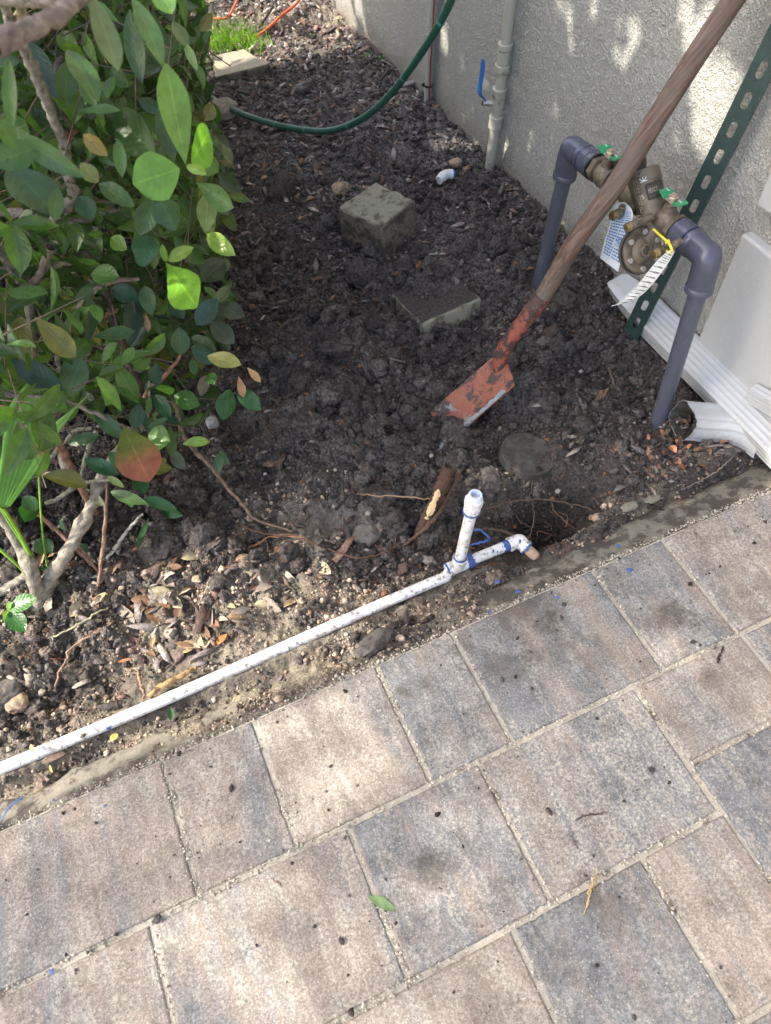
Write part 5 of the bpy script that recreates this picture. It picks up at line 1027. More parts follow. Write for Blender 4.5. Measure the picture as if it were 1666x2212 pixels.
hl(1, (-30, 760), (100, 950), .7, .68, .7, G_MD, .5); hl(1, (515, 1270), (600, 1420), .80, 1.0, 1.0, (.022, .07, .028), .5); hl(1, (700, 1010), (540, 870), .62, .95, .93, (.20, .15, .04), .55); hl(1, (640, 1180), (520, 1060), .75, .95, .93, (.13, .155, .045), .5)
hl(1, (765, 900), (790, 1140), .36, .90, .90, (.06, .13, .03), .5); hl(1, (430, 400), (425, 690), .55, .92, .94, G_DK, .5); hl(1, (180, 260), (350, 640), .40, .95, .95, (.03, .06, .035), .5); hl(1, (1130, 1050), (1020, 700), .36, 1.0, .98, G_DK, .5)
hl(1, (1430, 1000), (1510, 1080), .7, 1.4, 1.4, G_OL, .5); hl(1, (1330, 780), (1390, 670), .75, 1.3, 1.3, (.13, .13, .05), .5); hl(1, (640, 1190), (860, 1320), .50, 1.0, 1.0, G_DK, .5); hl(1, (1000, 1290), (900, 1520), .6, 1.02, 1.02, G_DK, .5, .2); hl(1, (1040, 1290), (1130, 1480), .68, 1.0, .98, G_BL, .5, -.2)
hl(1, (720, 1540), (810, 1610), .75, 1.05, 1.04, (.10, .19, .03), .5); hl(1, (950, 1520), (930, 1700), .75, 1.05, 1.03, (.03, .085, .035), .5); hl(1, (1420, 1120), (1560, 1260), .45, 1.4, 1.38, (.06, .09, .035), .5); hl(1, (1440, 1350), (1530, 1500), .5, 1.3, 1.3, (.08, .11, .03), .5); hl(1, (520, 500), (610, 680), .5, .9, .9, G_MD, .5); hl(1, (690, 640), (730, 480), .5, .9, .9, G_MD, .5)
hl(1, (1480, 1260), (1620, 1300), .4, 1.35, 1.35, (.09, .13, .03), .5); hl(1, (1390, 880), (1490, 950), .6, 1.35, 1.35, (.06, .07, .03), .5); hl(1, (1450, 930), (1500, 1060), .5, 1.35, 1.35, (.09, .11, .03), .5); hl(1, (840, 560), (690, 430), .4, .98, 1.0, G_DK, .5); hl(1, (900, 640), (1060, 740), .5, 1.05, 1.05, G_BL, .5)
hl(4, (1075, 75), (1290, 375), .42, 1.10, 1.02, (.15, .32, .03), .68, .35, .2, -.1); hl(4, (1085, 60), (1245, -25), .42, 1.10, 1.08, G_YL, .5); hl(4, (1075, 70), (1050, -40), .45, 1.10, 1.08, (.14, .28, .04), .5); hl(4, (590, 150), (758, 160), .68, 1.12, 1.10, (.065, .14, .035), .55)
hl(4, (655, 95), (495, 40), .30, 1.15, 1.15, (.09, .18, .03), .5, .3); hl(4, (725, 240), (895, 310), .70, 1.2, 1.2, (.02, .065, .03), .5); hl(4, (940, 225), (975, 410), .60, 1.2, 1.2, (.04, .10, .03), .45, .2); hl(4, (1172, 675), (1165, 498), .68, 1.30, 1.27, (.03, .085, .03), .5)
hl(4, (1240, 555), (1400, 645), .50, 1.33, 1.32, G_DK, .5); hl(4, (1240, 620), (1400, 725), .60, 1.32, 1.32, (.02, .065, .035), .5); hl(4, (1275, 480), (1400, 310), .62, 1.32, 1.30, (.03, .075, .055), .5); hl(4, (1320, 200), (1450, 40), .85, 1.38, 1.38, G_DU, .5, -.2)
hl(4, (1395, 350), (1585, 420), .62, 1.40, 1.40, G_DU, .55); hl(4, (1360, 460), (1515, 590), .65, 1.40, 1.40, G_DU, .55); hl(4, (1400, 330), (1490, 230), .6, 1.38, 1.38, (.09, .12, .045), .5); hl(4, (410, 905), (70, 700), .46, 1.10, 1.08, (.02, .055, .032), .5, .1, .2, .1); hl(4, (440, 930), (525, 685), .60, 1.14, 1.10, (.03, .085, .028), .55, -.1)
hl(4, (1015, 875), (1010, 735), .55, 1.32, 1.30, (.02, .07, .03), .5); hl(4, (1010, 890), (1130, 890), .62, 1.30, 1.28, (.09, .22, .03), .6); hl(4, (1130, 935), (1290, 1000), .72, 1.33, 1.32, (.05, .14, .03), .5, .2); hl(4, (1010, 930), (1110, 1085), .48, 1.30, 1.28, (.025, .085, .035), .5)
hl(4, (870, 1150), (905, 995), .60, 1.28, 1.26, (.02, .06, .04), .5, .2); hl(4, (960, 1190), (1105, 1230), .95, 1.30, 1.28, (.08, .19, .03), .55, .2); hl(4, (610, 1040), (800, 1215), .40, 1.20, 1.20, (.035, .085, .03), .5); hl(4, (770, 1450), (545, 1345), .46, 1.28, 1.27, (.022, .07, .03), .5)
hl(4, (830, 1425), (705, 1300), .55, 1.28, 1.26, (.03, .09, .03), .5); hl(4, (960, 1640), (705, 1555), .33, 1.30, 1.28, (.07, .13, .04), .55); hl(4, (805, 1530), (690, 1455), .36, 1.28, 1.27, (.20, .25, .08), .5); hl(4, (445, 1250), (640, 1190), .40, 1.25, 1.24, (.035, .095, .025), .5)
hl(4, (1490, 895), (1440, 1085), .66, 1.42, 1.40, (.04, .12, .035), .55, .2); hl(4, (1535, 895), (1680, 1020), .55, 1.42, 1.40, (.04, .13, .045), .55); hl(4, (1110, 1290), (1190, 1415), .6, 1.44, 1.44, G_DU, .5); hl(4, (1365, 790), (1385, 865), .9, 1.38, 1.37, (.06, .17, .03), .5); hl(4, (1340, 805), (1300, 935), .55, 1.40, 1.39, (.13, .11, .08), .5)
hl(4, (1250, 700), (1260, 800), .6, 1.36, 1.36, (.05, .12, .03), .5); hl(4, (1430, 1300), (1410, 1440), .5, 1.43, 1.43, (.03, .09, .035), .5); hl(4, (1420, 1290), (1490, 1390), .3, 1.43, 1.43, (.05, .11, .03), .5); hl(4, (930, 1600), (1140, 1670), .36, 1.33, 1.33, (.03, .10, .025), .5); hl(4, (890, 1450), (935, 1560), .8, 1.35, 1.33, (.025, .08, .03), .5); hl(4, (840, 1560), (855, 1660), .55, 1.32, 1.3, (.05, .15, .03), .5)
hl(4, (1160, 640), (1110, 590), .6, 1.36, 1.36, G_DK, .5); hl(4, (940, 1050), (960, 1180), .4, 1.35, 1.35, (.03, .07, .03), .5); hl(4, (970, 940), (960, 1060), .35, 1.33, 1.33, (.06, .15, .03), .5); hl(4, (1010, 1070), (1160, 1110), .5, 1.38, 1.38, (.02, .07, .03), .5); hl(4, (1190, 440), (1090, 240), .62, 1.3, 1.3, (.035, .075, .045), .5); hl(4, (870, 20), (990, 60), 1.0, 1.15, 1.15, (.025, .08, .03), .5, .2); hl(4, (840, 620), (880, 260), .35, 1.3, 1.28, (.016, .045, .022), .5); hl(4, (850, 620), (960, 480), .4, 1.33, 1.3, (.018, .055, .025), .5)
hl(4, (60, 480), (60, 370), .9, 1.2, 1.2, (.03, .07, .03), .5); hl(4, (260, 540), (230, 340), .45, 1.25, 1.25, G_DK, .5); hl(4, (960, 1140), (1090, 1080), .3, 1.28, 1.28, (.04, .1, .03), .5); hl(4, (130, 190), (110, 90), .45, 1.15, 1.15, (.05, .1, .04), .5); hl(4, (150, 1590), (240, 1680), .8, 1.3, 1.3, (.03, .08, .03), .5)
def zz7(x, y): return (x*.358, y*.358+1084.6)
for b, t, w_, col in (((150, 120), (190, 10), .9, (.05, .17, .03)), ((470, 140), (350, 110), .75, (.04, .13, .03)), ((900, 90), (820, 280), .16, (.04, .11, .04)), ((870, 0), (1090, 90), .36, (.035, .12, .03)), ((460, 260), (525, 310), .8, (.03, .09, .03)), ((215, 230), (310, 300), .8, (.022, .06, .02)), ((240, 400), (290, 400), .6, (.03, .07, .025))):
    b, t = zz7(*b), zz7(*t); H.append((DP(*b, gd(*b)-.06), DP(*t, gd(*t)-.06), w_, col, .55, 0, .2, .15))
B_ = np.array([h[0] for h in H]); T_ = np.array([h[1] for h in H]); d_ = T_-B_; L_ = np.linalg.norm(d_, axis=1); vw = nrm(CAM-B_); nn_ = nrm(vw-nrm(d_)*np.sum(vw*nrm(d_), 1, keepdims=True)); sd_ = np.cross(nrm(d_), nn_)
ro = np.array([h[5] for h in H])+r.normal(0, .30, len(H)); nn_ = nrm(nn_*np.cos(ro)[:, None]+sd_*np.sin(ro)[:, None]); nn_ = nrm(nn_+np.array([0, 0, .25]))
leaves_obj('foliage', B_, d_, nn_, L_, L_*np.array([h[2] for h in H])*.96, np.array([h[6] for h in H]), np.array([h[7] for h in H])*1.5+r.normal(0, .12, len(H)), np.array([h[3] for h in H]), r, M['leaf'], shrub, shape=np.array([h[4] for h in H]), wav=.018)
# the turning red leaf, and the withered ones
rb_, rt_ = R4([(800, 1140)])[0], R4([(965, 1490)])[0]; p0, p1 = DP(*rb_, 1.17), DP(*rt_, 1.12)
o = leaves_obj('red_leaf', [p0], [p1-p0], [nrm(CAM-p0)], np.linalg.norm(p1-p0), np.linalg.norm(p1-p0)*.60, .12, .05, [(.10, .13, .03)], r, M['leaf'], shrub, shape=.62, wav=.02, tip=(.35, .35, (.24, .085, .055))); o['label'] = 'large leaf turned from green to brownish red'
for b, t, w_, db, col in (((1545, 810), (1580, 945), .40, 1.40, (.30, .17, .085)), ((1600, 755), (1690, 845), .40, 1.42, (.38, .23, .10)), ((945, 405), (965, 520), .35, 1.22, (.24, .15, .09)), ((-60, 1000), (40, 1090), .9, 1.15, (.30, .11, .05)), ((480, 1500), (255, 1430), .22, 1.36, (.30, .19, .14)), ((520, 1520), (680, 1650), .28, 1.35, (.33, .31, .17))):
    b, t = R4([b])[0], R4([t])[0]; p0, p1 = DP(*b, db), DP(*t, db); o = leaves_obj('withered_leaf', [p0], [p1-p0], [nrm(CAM-p0)+np.array([.2, 0, .2])], np.linalg.norm(p1-p0), np.linalg.norm(p1-p0)*w_, .4, .3, [col], r, M['litter'], shrub, wav=.04)
tw = catmull([DP(532, 797, 1.42), DP(548, 788, 1.42), DP(575, 806, 1.42), DP(588, 833, 1.43)], 5)
# filling foliage: small twigs with leaves through the body of the shrub
cont = np.array([(-50, 430), (0, 440), (60, 452), (120, 440), (200, 448), (260, 468), (320, 500), (400, 515), (450, 490), (520, 480), (600, 500), (660, 520), (700, 512), (760, 505), (830, 530), (880, 535), (930, 480), (980, 420), (1030, 360), (1080, 250), (1110, 150), (1140, 60), (1200, -20)])
N = 6600; tx = r.uniform(-.42, .62, N); ty_ = r.uniform(.72, 3.9, N); tz = r.uniform(.02, 1.02, N)
v_ = np.stack([tx, ty_, tz], 1)-CAM; dd = v_@FW; px = CX+FPX*(v_@RT)/dd; py = CY-FPX*(v_@UP)/dd; lim = np.interp(py, cont[:, 0], cont[:, 1])
ok = (px < lim-26/dd) & (px > -260) & (py > -300) & (py < 1175) & (dd > .88) & (tz < .97-.20*np.clip(ty_-1.6, 0, 2.5)) & (tz > .03)
ok &= r.random(N) < np.interp(py, [-300, 800, 950, 1120], [.9, .75, .42, .10])
tx, ty_, tz, px, py, dd = [a_[ok] for a_ in (tx, ty_, tz, px, py, dd)]; nt = len(tx)
tdir = nrm(np.stack([r.normal(.55, .5, nt), r.normal(-.25, .6, nt), r.normal(.35, .45, nt)], 1)); tw_mb_V = []; tw_F = []; bs, ds_, ns_, Ls, cs, tid = [], [], [], [], [], []
for i in range(nt):
    P0 = np.array([tx[i], ty_[i], tz[i]]); k = int(r.integers(3, 7)); Lt = r.uniform(.03, .08); td = tdir[i]; ax_ = nrm(np.cross(td, (.2, .1, 1))); ay_ = np.cross(td, ax_); ang = r.uniform(0, 6.28)
    tw_mb_V += [P0-td*Lt*1.6+ax_*.0016, P0-td*Lt*1.6-ax_*.0008+ay_*.0014, P0-td*Lt*1.6-ax_*.0008-ay_*.0014, P0+td*Lt+ax_*.0008, P0+td*Lt-ax_*.0004+ay_*.0007, P0+td*Lt-ax_*.0004-ay_*.0007]; q = 6*i; tw_F += [(q, q+1, q+4, q+3), (q+1, q+2, q+5, q+4), (q+2, q, q+3, q+5)]
    tone_ = r.choice(6, p=[.32, .30, .14, .06, .09, .09]); cb_ = np.array((G_DK, G_MD, (.06, .13, .03), (.11, .19, .035), G_OL, G_BL)[tone_])
    for j in range(k):
        ang += 2.4; out = math.cos(ang)*ax_+math.sin(ang)*ay_; dl = nrm(td*r.uniform(.2, .9)+out); bs.append(P0+td*Lt*(j/k)); ds_.append(dl); n_ = nrm(td*.8-out*.2+np.array([0, 0, .7])+r.normal(0, .45, 3)); ns_.append(n_)
        tid.append(i); Ls.append(r.uniform(.034, .076)); cs.append(cb_*r.uniform(.65, 1.4))
bs, ds_, ns_, Ls, cs = map(np.array, (bs, ds_, ns_, Ls, cs)); e_ = bs+ds_*Ls[:, None]; v_ = e_-CAM; dd = v_@FW; px = CX+FPX*(v_@RT)/dd; py = CY-FPX*(v_@UP)/dd; ok = (px < np.interp(py, cont[:, 0], cont[:, 1])+8) & (dd > .86) & (e_[:, 2] > .0)
hs_ = bs+ds_*Ls[:, None]; hg = hs_-S*((hs_[:, 2]+.02)/S[2])[:, None]; vv_ = hg-CAM; d3 = vv_@FW; hx, hy = CX+FPX*(vv_@RT)/d3, CY-FPX*(vv_@UP)/d3
sh_cull = inpoly(hx, hy, [(340, -60), (735, -60), (790, 110), (690, 120), (600, 190), (470, 215), (340, 230)]) | inpoly(hx, hy, [(60, 1180), (230, 1165), (480, 1150), (640, 1158), (800, 1260), (330, 1640), (-200, 1900), (-200, 1330)])
ok &= ~(sh_cull & (r.random(len(ok)) < .93))
hc_l = (B_+T_)/2; extra = [DP(294, 980, 1.15), DP(520, 835, 1.40), DP(545, 810, 1.41)]; hc_l = np.vstack([hc_l, extra]); hr_l = np.concatenate([L_*.42, [.06, .03, .03]])
fc = (bs+hs_)/2; fd = (fc-CAM)@FW; fx = CX+FPX*((fc-CAM)@RT)/fd; fy = CY-FPX*((fc-CAM)@UP)/fd
brt = np.array([h[3][1] > .115 for h in H]+[True]*3)
for c_l, r_l, b_l in zip(hc_l, hr_l, brt):
    if not b_l: r_l *= .35
    X_, Y_, D_ = proj(c_l); rp_ = r_l*FPX/D_+Ls*.35*FPX/fd; ok &= ~((np.hypot(fx-X_, fy-Y_) < rp_) & (fd < D_+.015))
cnt = np.bincount(np.array(tid)[ok], minlength=nt); tot = np.bincount(np.array(tid), minlength=nt); tw_F = [f for f in tw_F if cnt[f[0]//6] >= .6*tot[f[0]//6]]
npmesh('twigs', tw_mb_V, tw_F, M['barkgrey'], shrub, True, tint=np.tile((.12, .09, .065), (len(tw_mb_V), 1)))
leaves_obj('foliage', bs[ok], ds_[ok], ns_[ok], Ls[ok], Ls[ok]*r.uniform(.30, .50, ok.sum()), r.uniform(.1, .75, ok.sum()), r.uniform(-.3, .8, ok.sum()), cs[ok], r, M['leaf'], shrub, shape=r.uniform(.48, .62, ok.sum()), wav=.02)

# ---- palm seedling at the left edge
pl = empty('palm_seedling', DP(80, 1240, 1.41), 'young palm with bright green pleated fronds, at the left edge under the shrub', 'palm')
def frond(b, t, w0, w1, db, dt, pleats, col, bend=.0):
    B0, T0 = DP(*b, db), DP(*t, dt); d = T0-B0; vw = nrm(CAM-B0); s = nrm(np.cross(d, vw)); nn = nrm(np.cross(s, d)); V = []; n = 14; m = pleats*2+1; F = []; T = []
    for i in range(n):
        u = i/(n-1); w_ = (w0+(w1-w0)*min(1, u*1.6))*(1 if u < .8 else 1-.75*(u-.8)/.2)
        for j in range(m): q = j/(m-1)*2-1; V.append(B0+d*u+s*q*w_/2+nn*((.0022 if j % 2 else -.0022)*min(1, u*4+.2)*(w_/.03)**.5-.02*u*u*bend)); T.append(np.array(col)*(1.15 if j % 2 else .85))
    F = [(i*m+j, i*m+j+1, (i+1)*m+j+1, (i+1)*m+j) for i in range(n-1) for j in range(m-1)]
    return npmesh('frond', V, F, M['grass_leaf'], pl, False, tint=np.array(T), uv=np.tile([.5, .2], (len(V), 1)))
M['grass_leaf'] = M['grass']
PC = (.075, .19, .025)
frond((4, 1094), (76, 822), .020, .052, 1.24, 1.12, 5, PC); frond((16, 1092), (112, 936), .010, .026, 1.24, 1.18, 3, (.07, .18, .02)); frond((108, 938), (192, 852), .020, .004, 1.18, 1.13, 2, (.09, .19, .03)); frond((2, 1096), (-30, 880), .012, .03, 1.24, 1.15, 4, PC); frond((90, 1010), (82, 890), .004, .02, 1.30, 1.22, 3, (.07, .16, .03))
for pts, rad in (([(6, 1096, 1.25), (40, 1150, 1.31), (66, 1200, 1.36), (84, 1236, 1.41)], .0032), ([(-10, 1075, 1.25), (20, 1128, 1.30), (50, 1175, 1.35), (78, 1226, 1.40)], .0026), ([(-20, 1170, 1.34), (15, 1200, 1.36), (40, 1222, 1.38), (58, 1243, 1.40)], .0030), ([(84, 1030, 1.30), (88, 1100, 1.33), (94, 1170, 1.38), (104, 1232, 1.42)], .0018), ([(100, 1255, 1.42), (106, 1270, 1.425), (110, 1280, 1.43)], .0026)):
    P = catmull([DP(a, b, c) for a, b, c in pts], 5); mb = MB().tube(P, rad, 8); o = npmesh('stalk', np.array(mb.v), np.array([f for f in mb.f if len(f) == 4]), M['grass'], pl, True, tint=np.tile((.17, .33, .03), (len(mb.v), 1)))
# ---- little seedling in front
c = Z(16, 1318, .03); sg = empty('seedling', Z(4, 1330, -.02), 'tiny seedling with a few fresh green leaves, alone on the soil at the left edge', 'seedling')
tips = [(75, 1290, .05), (52, 1362, .03), (22, 1300, .045), (8, 1330, .04), (14, 1345, .03)]; Tt = np.array([Z(a, b, z) for a, b, z in tips]); d_ = Tt-c; L_ = np.linalg.norm(d_, axis=1)
leaves_obj('leaf', np.tile(c, (5, 1)), d_, np.tile((.1, -.2, 1), (5, 1)), L_, L_*.55, np.full(5, .2), np.full(5, .2), np.array([(.05, .17, .03), (.035, .12, .03), (.16, .30, .03), (.16, .3, .03), (.13, .26, .03)]), r, M['leaf'], sg, shape=np.full(5, .55))
mb = MB().tube([Z(2, 1332, -.03), Z(8, 1324, .01), c], .0014, 6); mb.build('stem', M['green_stem'] if 'green_stem' in M else plain('red_green_stem', (.16, .12, .05), .6), sg)

# ---- grass tuft and little weeds (far end)
gt_ = []; r = np.random.default_rng(3); nb = 260; V = []; F = []; T = []
for i in range(nb):
    px_, py_ = r.normal(500, 34), r.normal(100, 12); b = Z(px_, py_, -.01); L = r.uniform(.03, .105); a = r.uniform(0, 6.28); lean = r.uniform(.1, .75); d = np.array([math.cos(a)*lean, math.sin(a)*lean, 1]); s = nrm(np.cross(d, (0, 1, .1)))*r.uniform(.0012, .0026)
    q = len(V)
    for k in range(5): t = k/4; p = b+nrm(d)*L*t+np.array([math.cos(a), math.sin(a), -.5])*lean*L*.45*t*t; V += [p-s*(1-t*.9), p+s*(1-t*.9)]; T += [np.array([.20, .36, .05])*r.uniform(.7, 1.5)]*2
    F += [(q+2*k, q+2*k+1, q+2*k+3, q+2*k+2) for k in range(4)]
tag(npmesh('grass_tuft', V, F, M['leaf'], tint=np.array(T), uv=np.tile([.3, .3], (len(V), 1)), center=True), 'bright tuft of grass behind the pale stepping stone', 'grass tuft')
wi = 0
for (px_, py_, n_, s_, lab) in ((458, 140, 26, .016, 'bright ground weed at the left edge of the pale stepping stone'), (790, 122, 16, .013, 'small green weed by the wall foot, furthest along the bed'), (835, 130, 18, .014, 'green weed at the foot of the wall, left of the thin conduit'), (815, 145, 10, .010, 'low weed in the mulch a little out from the wall, above the hose'),
        (668, 90, 12, .012, 'small weed in the sunny far end of the bed'), (735, 92, 10, .010, 'small weed near the far foot of the wall'), (943, 226, 7, .009, 'tiny sprig at the foot of the thin conduit'), (1012, 274, 8, .010, 'tiny sprig by the wall between the two wall pipes'), (1037, 363, 8, .010, 'tiny sprig right of the loose white pipe fitting'), (712, 217, 5, .008, 'tiny sprig under the hose bottom'),
        (1185, 480, 9, .010, 'small sprig between the left riser and the shovel handle'), (1210, 505, 14, .011, 'green weed right behind the shovel handle'), (1172, 497, 8, .009, 'tiny weed just right of the left riser'), (1128, 545, 7, .009, 'tiny sprig left of the left riser')):
    r = np.random.default_rng(200+wi); wi += 1; b = Z(px_, py_, 0)+np.stack([r.normal(0, s_*1.2, n_), r.normal(0, s_*1.4, n_), r.uniform(.002, .012, n_)], 1); a = r.uniform(0, 6.28, n_); d_ = np.stack([np.cos(a), np.sin(a), r.uniform(.1, .6, n_)], 1)
    tag(leaves_obj('weed', b, d_, np.tile((0, 0, 1.), (n_, 1))+r.normal(0, .2, (n_, 3)), r.uniform(.5, 1, n_)*s_, r.uniform(.35, .6, n_)*s_, np.full(n_, .2), np.full(n_, .3), np.array([.07, .18, .03])*r.uniform(.6, 1.6, (n_, 1)), r, M['leaf'], center=True), lab, 'weed')

# ================================================================ ROOTS, STICKS, FALLEN LEAVES
def rootobj(name, pts, rad, label, cat='root', col=(.12, .07, .045), seed=0, group=None, mat='root', k=8, jit=.0012, center=True, parent=None):
    rr = np.random.default_rng(seed); Q = catmull(pts, 6); Q = Q+rr.normal(0, jit, Q.shape); n = len(Q); ra = np.interp(np.linspace(0, 1, n), np.linspace(0, 1, len(rad)), rad)
    T = nrm(np.gradient(Q, axis=0)); A = nrm(np.cross(T[0], (.1, .2, 1.))); V = []
    for i in range(n):
        A = nrm(A-T[i]*(A@T[i])); B = np.cross(T[i], A)
        for j in range(k): t = 6.28318*j/k; V.append(Q[i]+ra[i]*(1+.13*rr.normal())*(math.cos(t)*A+math.sin(t)*B))
    F = [(i*k+j, i*k+(j+1) % k, (i+1)*k+(j+1) % k, (i+1)*k+j) for i in range(n-1) for j in range(k)]; V += [Q[0], Q[-1]]
    F += [(len(V)-2, (j+1) % k, j, j) for j in range(0)]
    o = npmesh(name, V, F, M[mat], parent, True, tint=np.tile(np.array(col), (len(V), 1)), center=center and parent is None)
    if label: tag(o, label, cat, group)
    return o
def ZZ(l): return [Z(a, b, c) for a, b, c in l]
rs = empty('cut_root', Z(905, 1180, -.06), 'thick dark cut root sticking up beside the white pipe, bark scraped to pale wood', 'root')
bk = rootobj('root_bark', ZZ([(900, 1187, -.075), (905, 1165, -.045), (925, 1118, .0), (948, 1070, .045), (962, 1030, .075), (970, 1008, .09)]), [.0115, .0125, .0128, .0135, .0135, .009], None, seed=3, parent=rs, col=(.075, .045, .03), k=14, jit=.0010)
V = []; F = []; rr = np.random.default_rng(6); sc_ = catmull(ZZ([(921, 1122, .016), (929, 1106, .026), (936, 1088, .044), (944, 1070, .060), (948, 1058, .072)]), 5); sv2 = nrm(np.cross(sc_[-1]-sc_[0], CAM-sc_[0])); up2 = nrm(CAM-sc_[0])
for i, p in enumerate(sc_): w_ = .0062*(.35+.65*math.sin(math.pi*(i+.8)/len(sc_)))*(1+.3*rr.normal()); V += [p-sv2*w_+up2*.008, p+up2*.0108, p+sv2*w_+up2*.008]
F = [(3*i+j, 3*i+j+1, 3*i+4+j, 3*i+3+j) for i in range(len(sc_)-1) for j in range(2)]; MB().add(V, F).build('bare_wood', M['cutwood'], rs, smooth=True)
rootobj('cut_root', ZZ([(870, 1180, -.04), (895, 1160, -.02), (925, 1135, .0), (950, 1105, .02), (968, 1068, .04), (983, 1045, .05), (992, 1016, .055)]), [.0026, .004, .0045, .0045, .0048, .004], 'thinner brown root arching up between the thick cut root and the white pipe stub', seed=5, col=(.10, .06, .04))
rootobj('root', ZZ([(770, 1068, -.005), (800, 1070, .012), (870, 1073, .03), (915, 1077, .03), (935, 1078, .03)]), [.0008, .0014, .0016, .0012], 'pale thin root running sideways into the thick cut root', col=(.30, .19, .11), seed=6)
rootobj('root', ZZ([(1000, 1148, -.03), (1040, 1140, -.03), (1090, 1148, -.03), (1125, 1165, -.03), (1150, 1168, -.04)]), [.0022, .0028, .003, .0022], 'dark root crossing behind the pipe elbow, spotted with blue', col=(.06, .04, .03), seed=7)
rootobj('root', ZZ([(1025, 1142, -.02), (1045, 1150, -.015), (1056, 1164, -.015), (1040, 1172, -.02), (1010, 1180, -.03)]), [.0018, .0024, .0024, .0018], 'hooked root behind the pipe, painted blue by primer', col=(.04, .09, .26), seed=8)
rootobj('root', ZZ([(1050, 1100, -.02), (1100, 1085, -.02), (1160, 1078, -.015), (1220, 1085, -.015), (1280, 1100, -.02)]), [.0012, .002, .0022, .0014], 'brown root strung across the back of the dark hole', col=(.075, .05, .035), seed=9)
rootobj('root', ZZ([(1190, 1082, -.02), (1200, 1105, -.04), (1225, 1130, -.05), (1240, 1140, -.06)]), [.0016, .0016, .0009], 'root dangling into the right part of the hole', col=(.10, .07, .05), seed=10)
rootobj('root', ZZ([(1150, 1085, -.02), (1155, 1115, -.05), (1150, 1140, -.06), (1140, 1165, -.07)]), [.0010, .0012, .0007], 'hair-thin root hanging in the middle of the hole', col=(.11, .08, .06), seed=11)
rootobj('root', ZZ([(860, 1180, -.03), (790, 1205, -.015), (720, 1190, -.01), (640, 1160, -.005), (560, 1150, .005), (520, 1135, .01)]), [.0010, .0014, .0018, .0020, .0018], 'long reddish root snaking over the sunny soil towards the shrub', col=(.13, .07, .045), seed=12)
rootobj('root', ZZ([(650, 1160, -.005), (590, 1160, -.005), (530, 1185, -.005), (470, 1185, .0), (430, 1170, .0)]), [.0014, .0018, .0016, .0008], 'fine orange-brown root beside the long reddish root', col=(.30, .14, .07), seed=13)
rootobj('stick', ZZ([(325, 1505, -.03), (360, 1478, -.012), (400, 1455, -.010), (425, 1443, -.014)]), [.004, .0062, .0055, .003], 'splintered yellow-brown stick lying against the white pipe', 'stick', col=(.26, .17, .08), seed=14, k=6, jit=.002)
rootobj('stick', ZZ([(312, 1515, -.01), (308, 1490, .0), (300, 1465, .0), (298, 1450, -.01)]), [.0016, .0026, .0028, .0018], 'short brown twig leaning by the splintered stick', 'stick', col=(.24, .15, .10), seed=15)
rootobj('stick', ZZ([(105, 1380, -.01), (150, 1360, .0), (200, 1330, .0), (235, 1312, -.01)]), [.0014, .0020, .0022, .0014], 'greenish lichen-covered twig on the sunny soil', 'stick', col=(.30, .28, .17), seed=16)
rootobj('stick', ZZ([(118, 1485, -.03), (135, 1440, -.02), (160, 1395, -.015), (240, 1348, -.01)]), [.0014, .0020, .0022, .0016], 'thin curved brown twig below the lichen-covered one', 'stick', col=(.26, .17, .12), seed=17)
rootobj('stick', ZZ([(165, 1250, -.01), (195, 1246, -.005), (225, 1243, -.01)]), [.0038, .004, .003], 'short pale grey stick on the soil below the shrub', 'stick', col=(.32, .29, .26), seed=18)
rootobj('stick', ZZ([(790, 885, .03), (810, 910, .03), (830, 940, .025), (840, 962, .02)]), [.0012, .0018, .0022, .0016], 'thin grey twig on the dug soil, left of the shovel tip', 'stick', col=(.20, .18, .16), seed=19)
rootobj('stick', ZZ([(1555, 905, -.0), (1565, 880, .004)]), [.0015, .0012], 'tiny twig end under the curved downspout', 'stick', seed=20)
rootobj('stick', ZZ([(1315, 795, 0), (1320, 810, .006), (1326, 830, 0)]), [.0016, .0020, .0016], 'thin upright twig on the soil left of the metal strut foot', 'stick', col=(.14, .10, .075), seed=21)
rootobj('stick', ZZ([(1508, 870, .004), (1517, 884, .006), (1527, 898, .0)]), [.0016, .002, .0012], 'pale twig between the strut foot and the right riser', 'stick', col=(.30, .26, .22), seed=22) if False else None
rootobj('stick', ZZ([(1470, 1060, -.02), (1520, 1035, -.015), (1560, 1010, -.005), (1590, 975, .0)]), [.0010, .0016, .0012], 'long thin curved twig near the paving at the right', 'stick', col=(.17, .14, .11), seed=23)
rootobj('stick', ZZ([(1562, 1398, .002), (1556, 1412, .004), (1550, 1432, .002)]), [.0016, .0016, .0022], 'short dark twig on the pavers near the right edge', 'stick', col=(.05, .035, .03), seed=24)
rootobj('stick', ZZ([(1243, 1772, .002), (1262, 1762, .004), (1285, 1760, .003), (1312, 1757, .002)]), [.0008, .0014, .0013, .0008], 'thin dark root bit lying on the big striped paver', 'stick', col=(.08, .05, .045), seed=25)
rootobj('stick', ZZ([(1225, 1800, .0015), (1240, 1815, .002), (1247, 1835, .0015)]), [.0005, .0007, .0006], 'hair-thin root bit on the striped paver', 'stick', col=(.12, .07, .06), seed=26)
rootobj('stick', ZZ([(585, 1897, .0015), (600, 1905, .0022), (608, 1918, .0015)]), [.0005, .0008, .0005], 'tiny curved stalk on the pinkish paver', 'stick', col=(.22, .12, .09), seed=27)
rootobj('straw', ZZ([(1270, 1960, .002), (1272, 1935, .005), (1282, 1905, .006), (1292, 1880, .003)]), [.0006, .0012, .0012, .0007], 'bent straw-coloured grass stem on the joint between lower pavers', 'straw', col=(.50, .36, .14), seed=28)
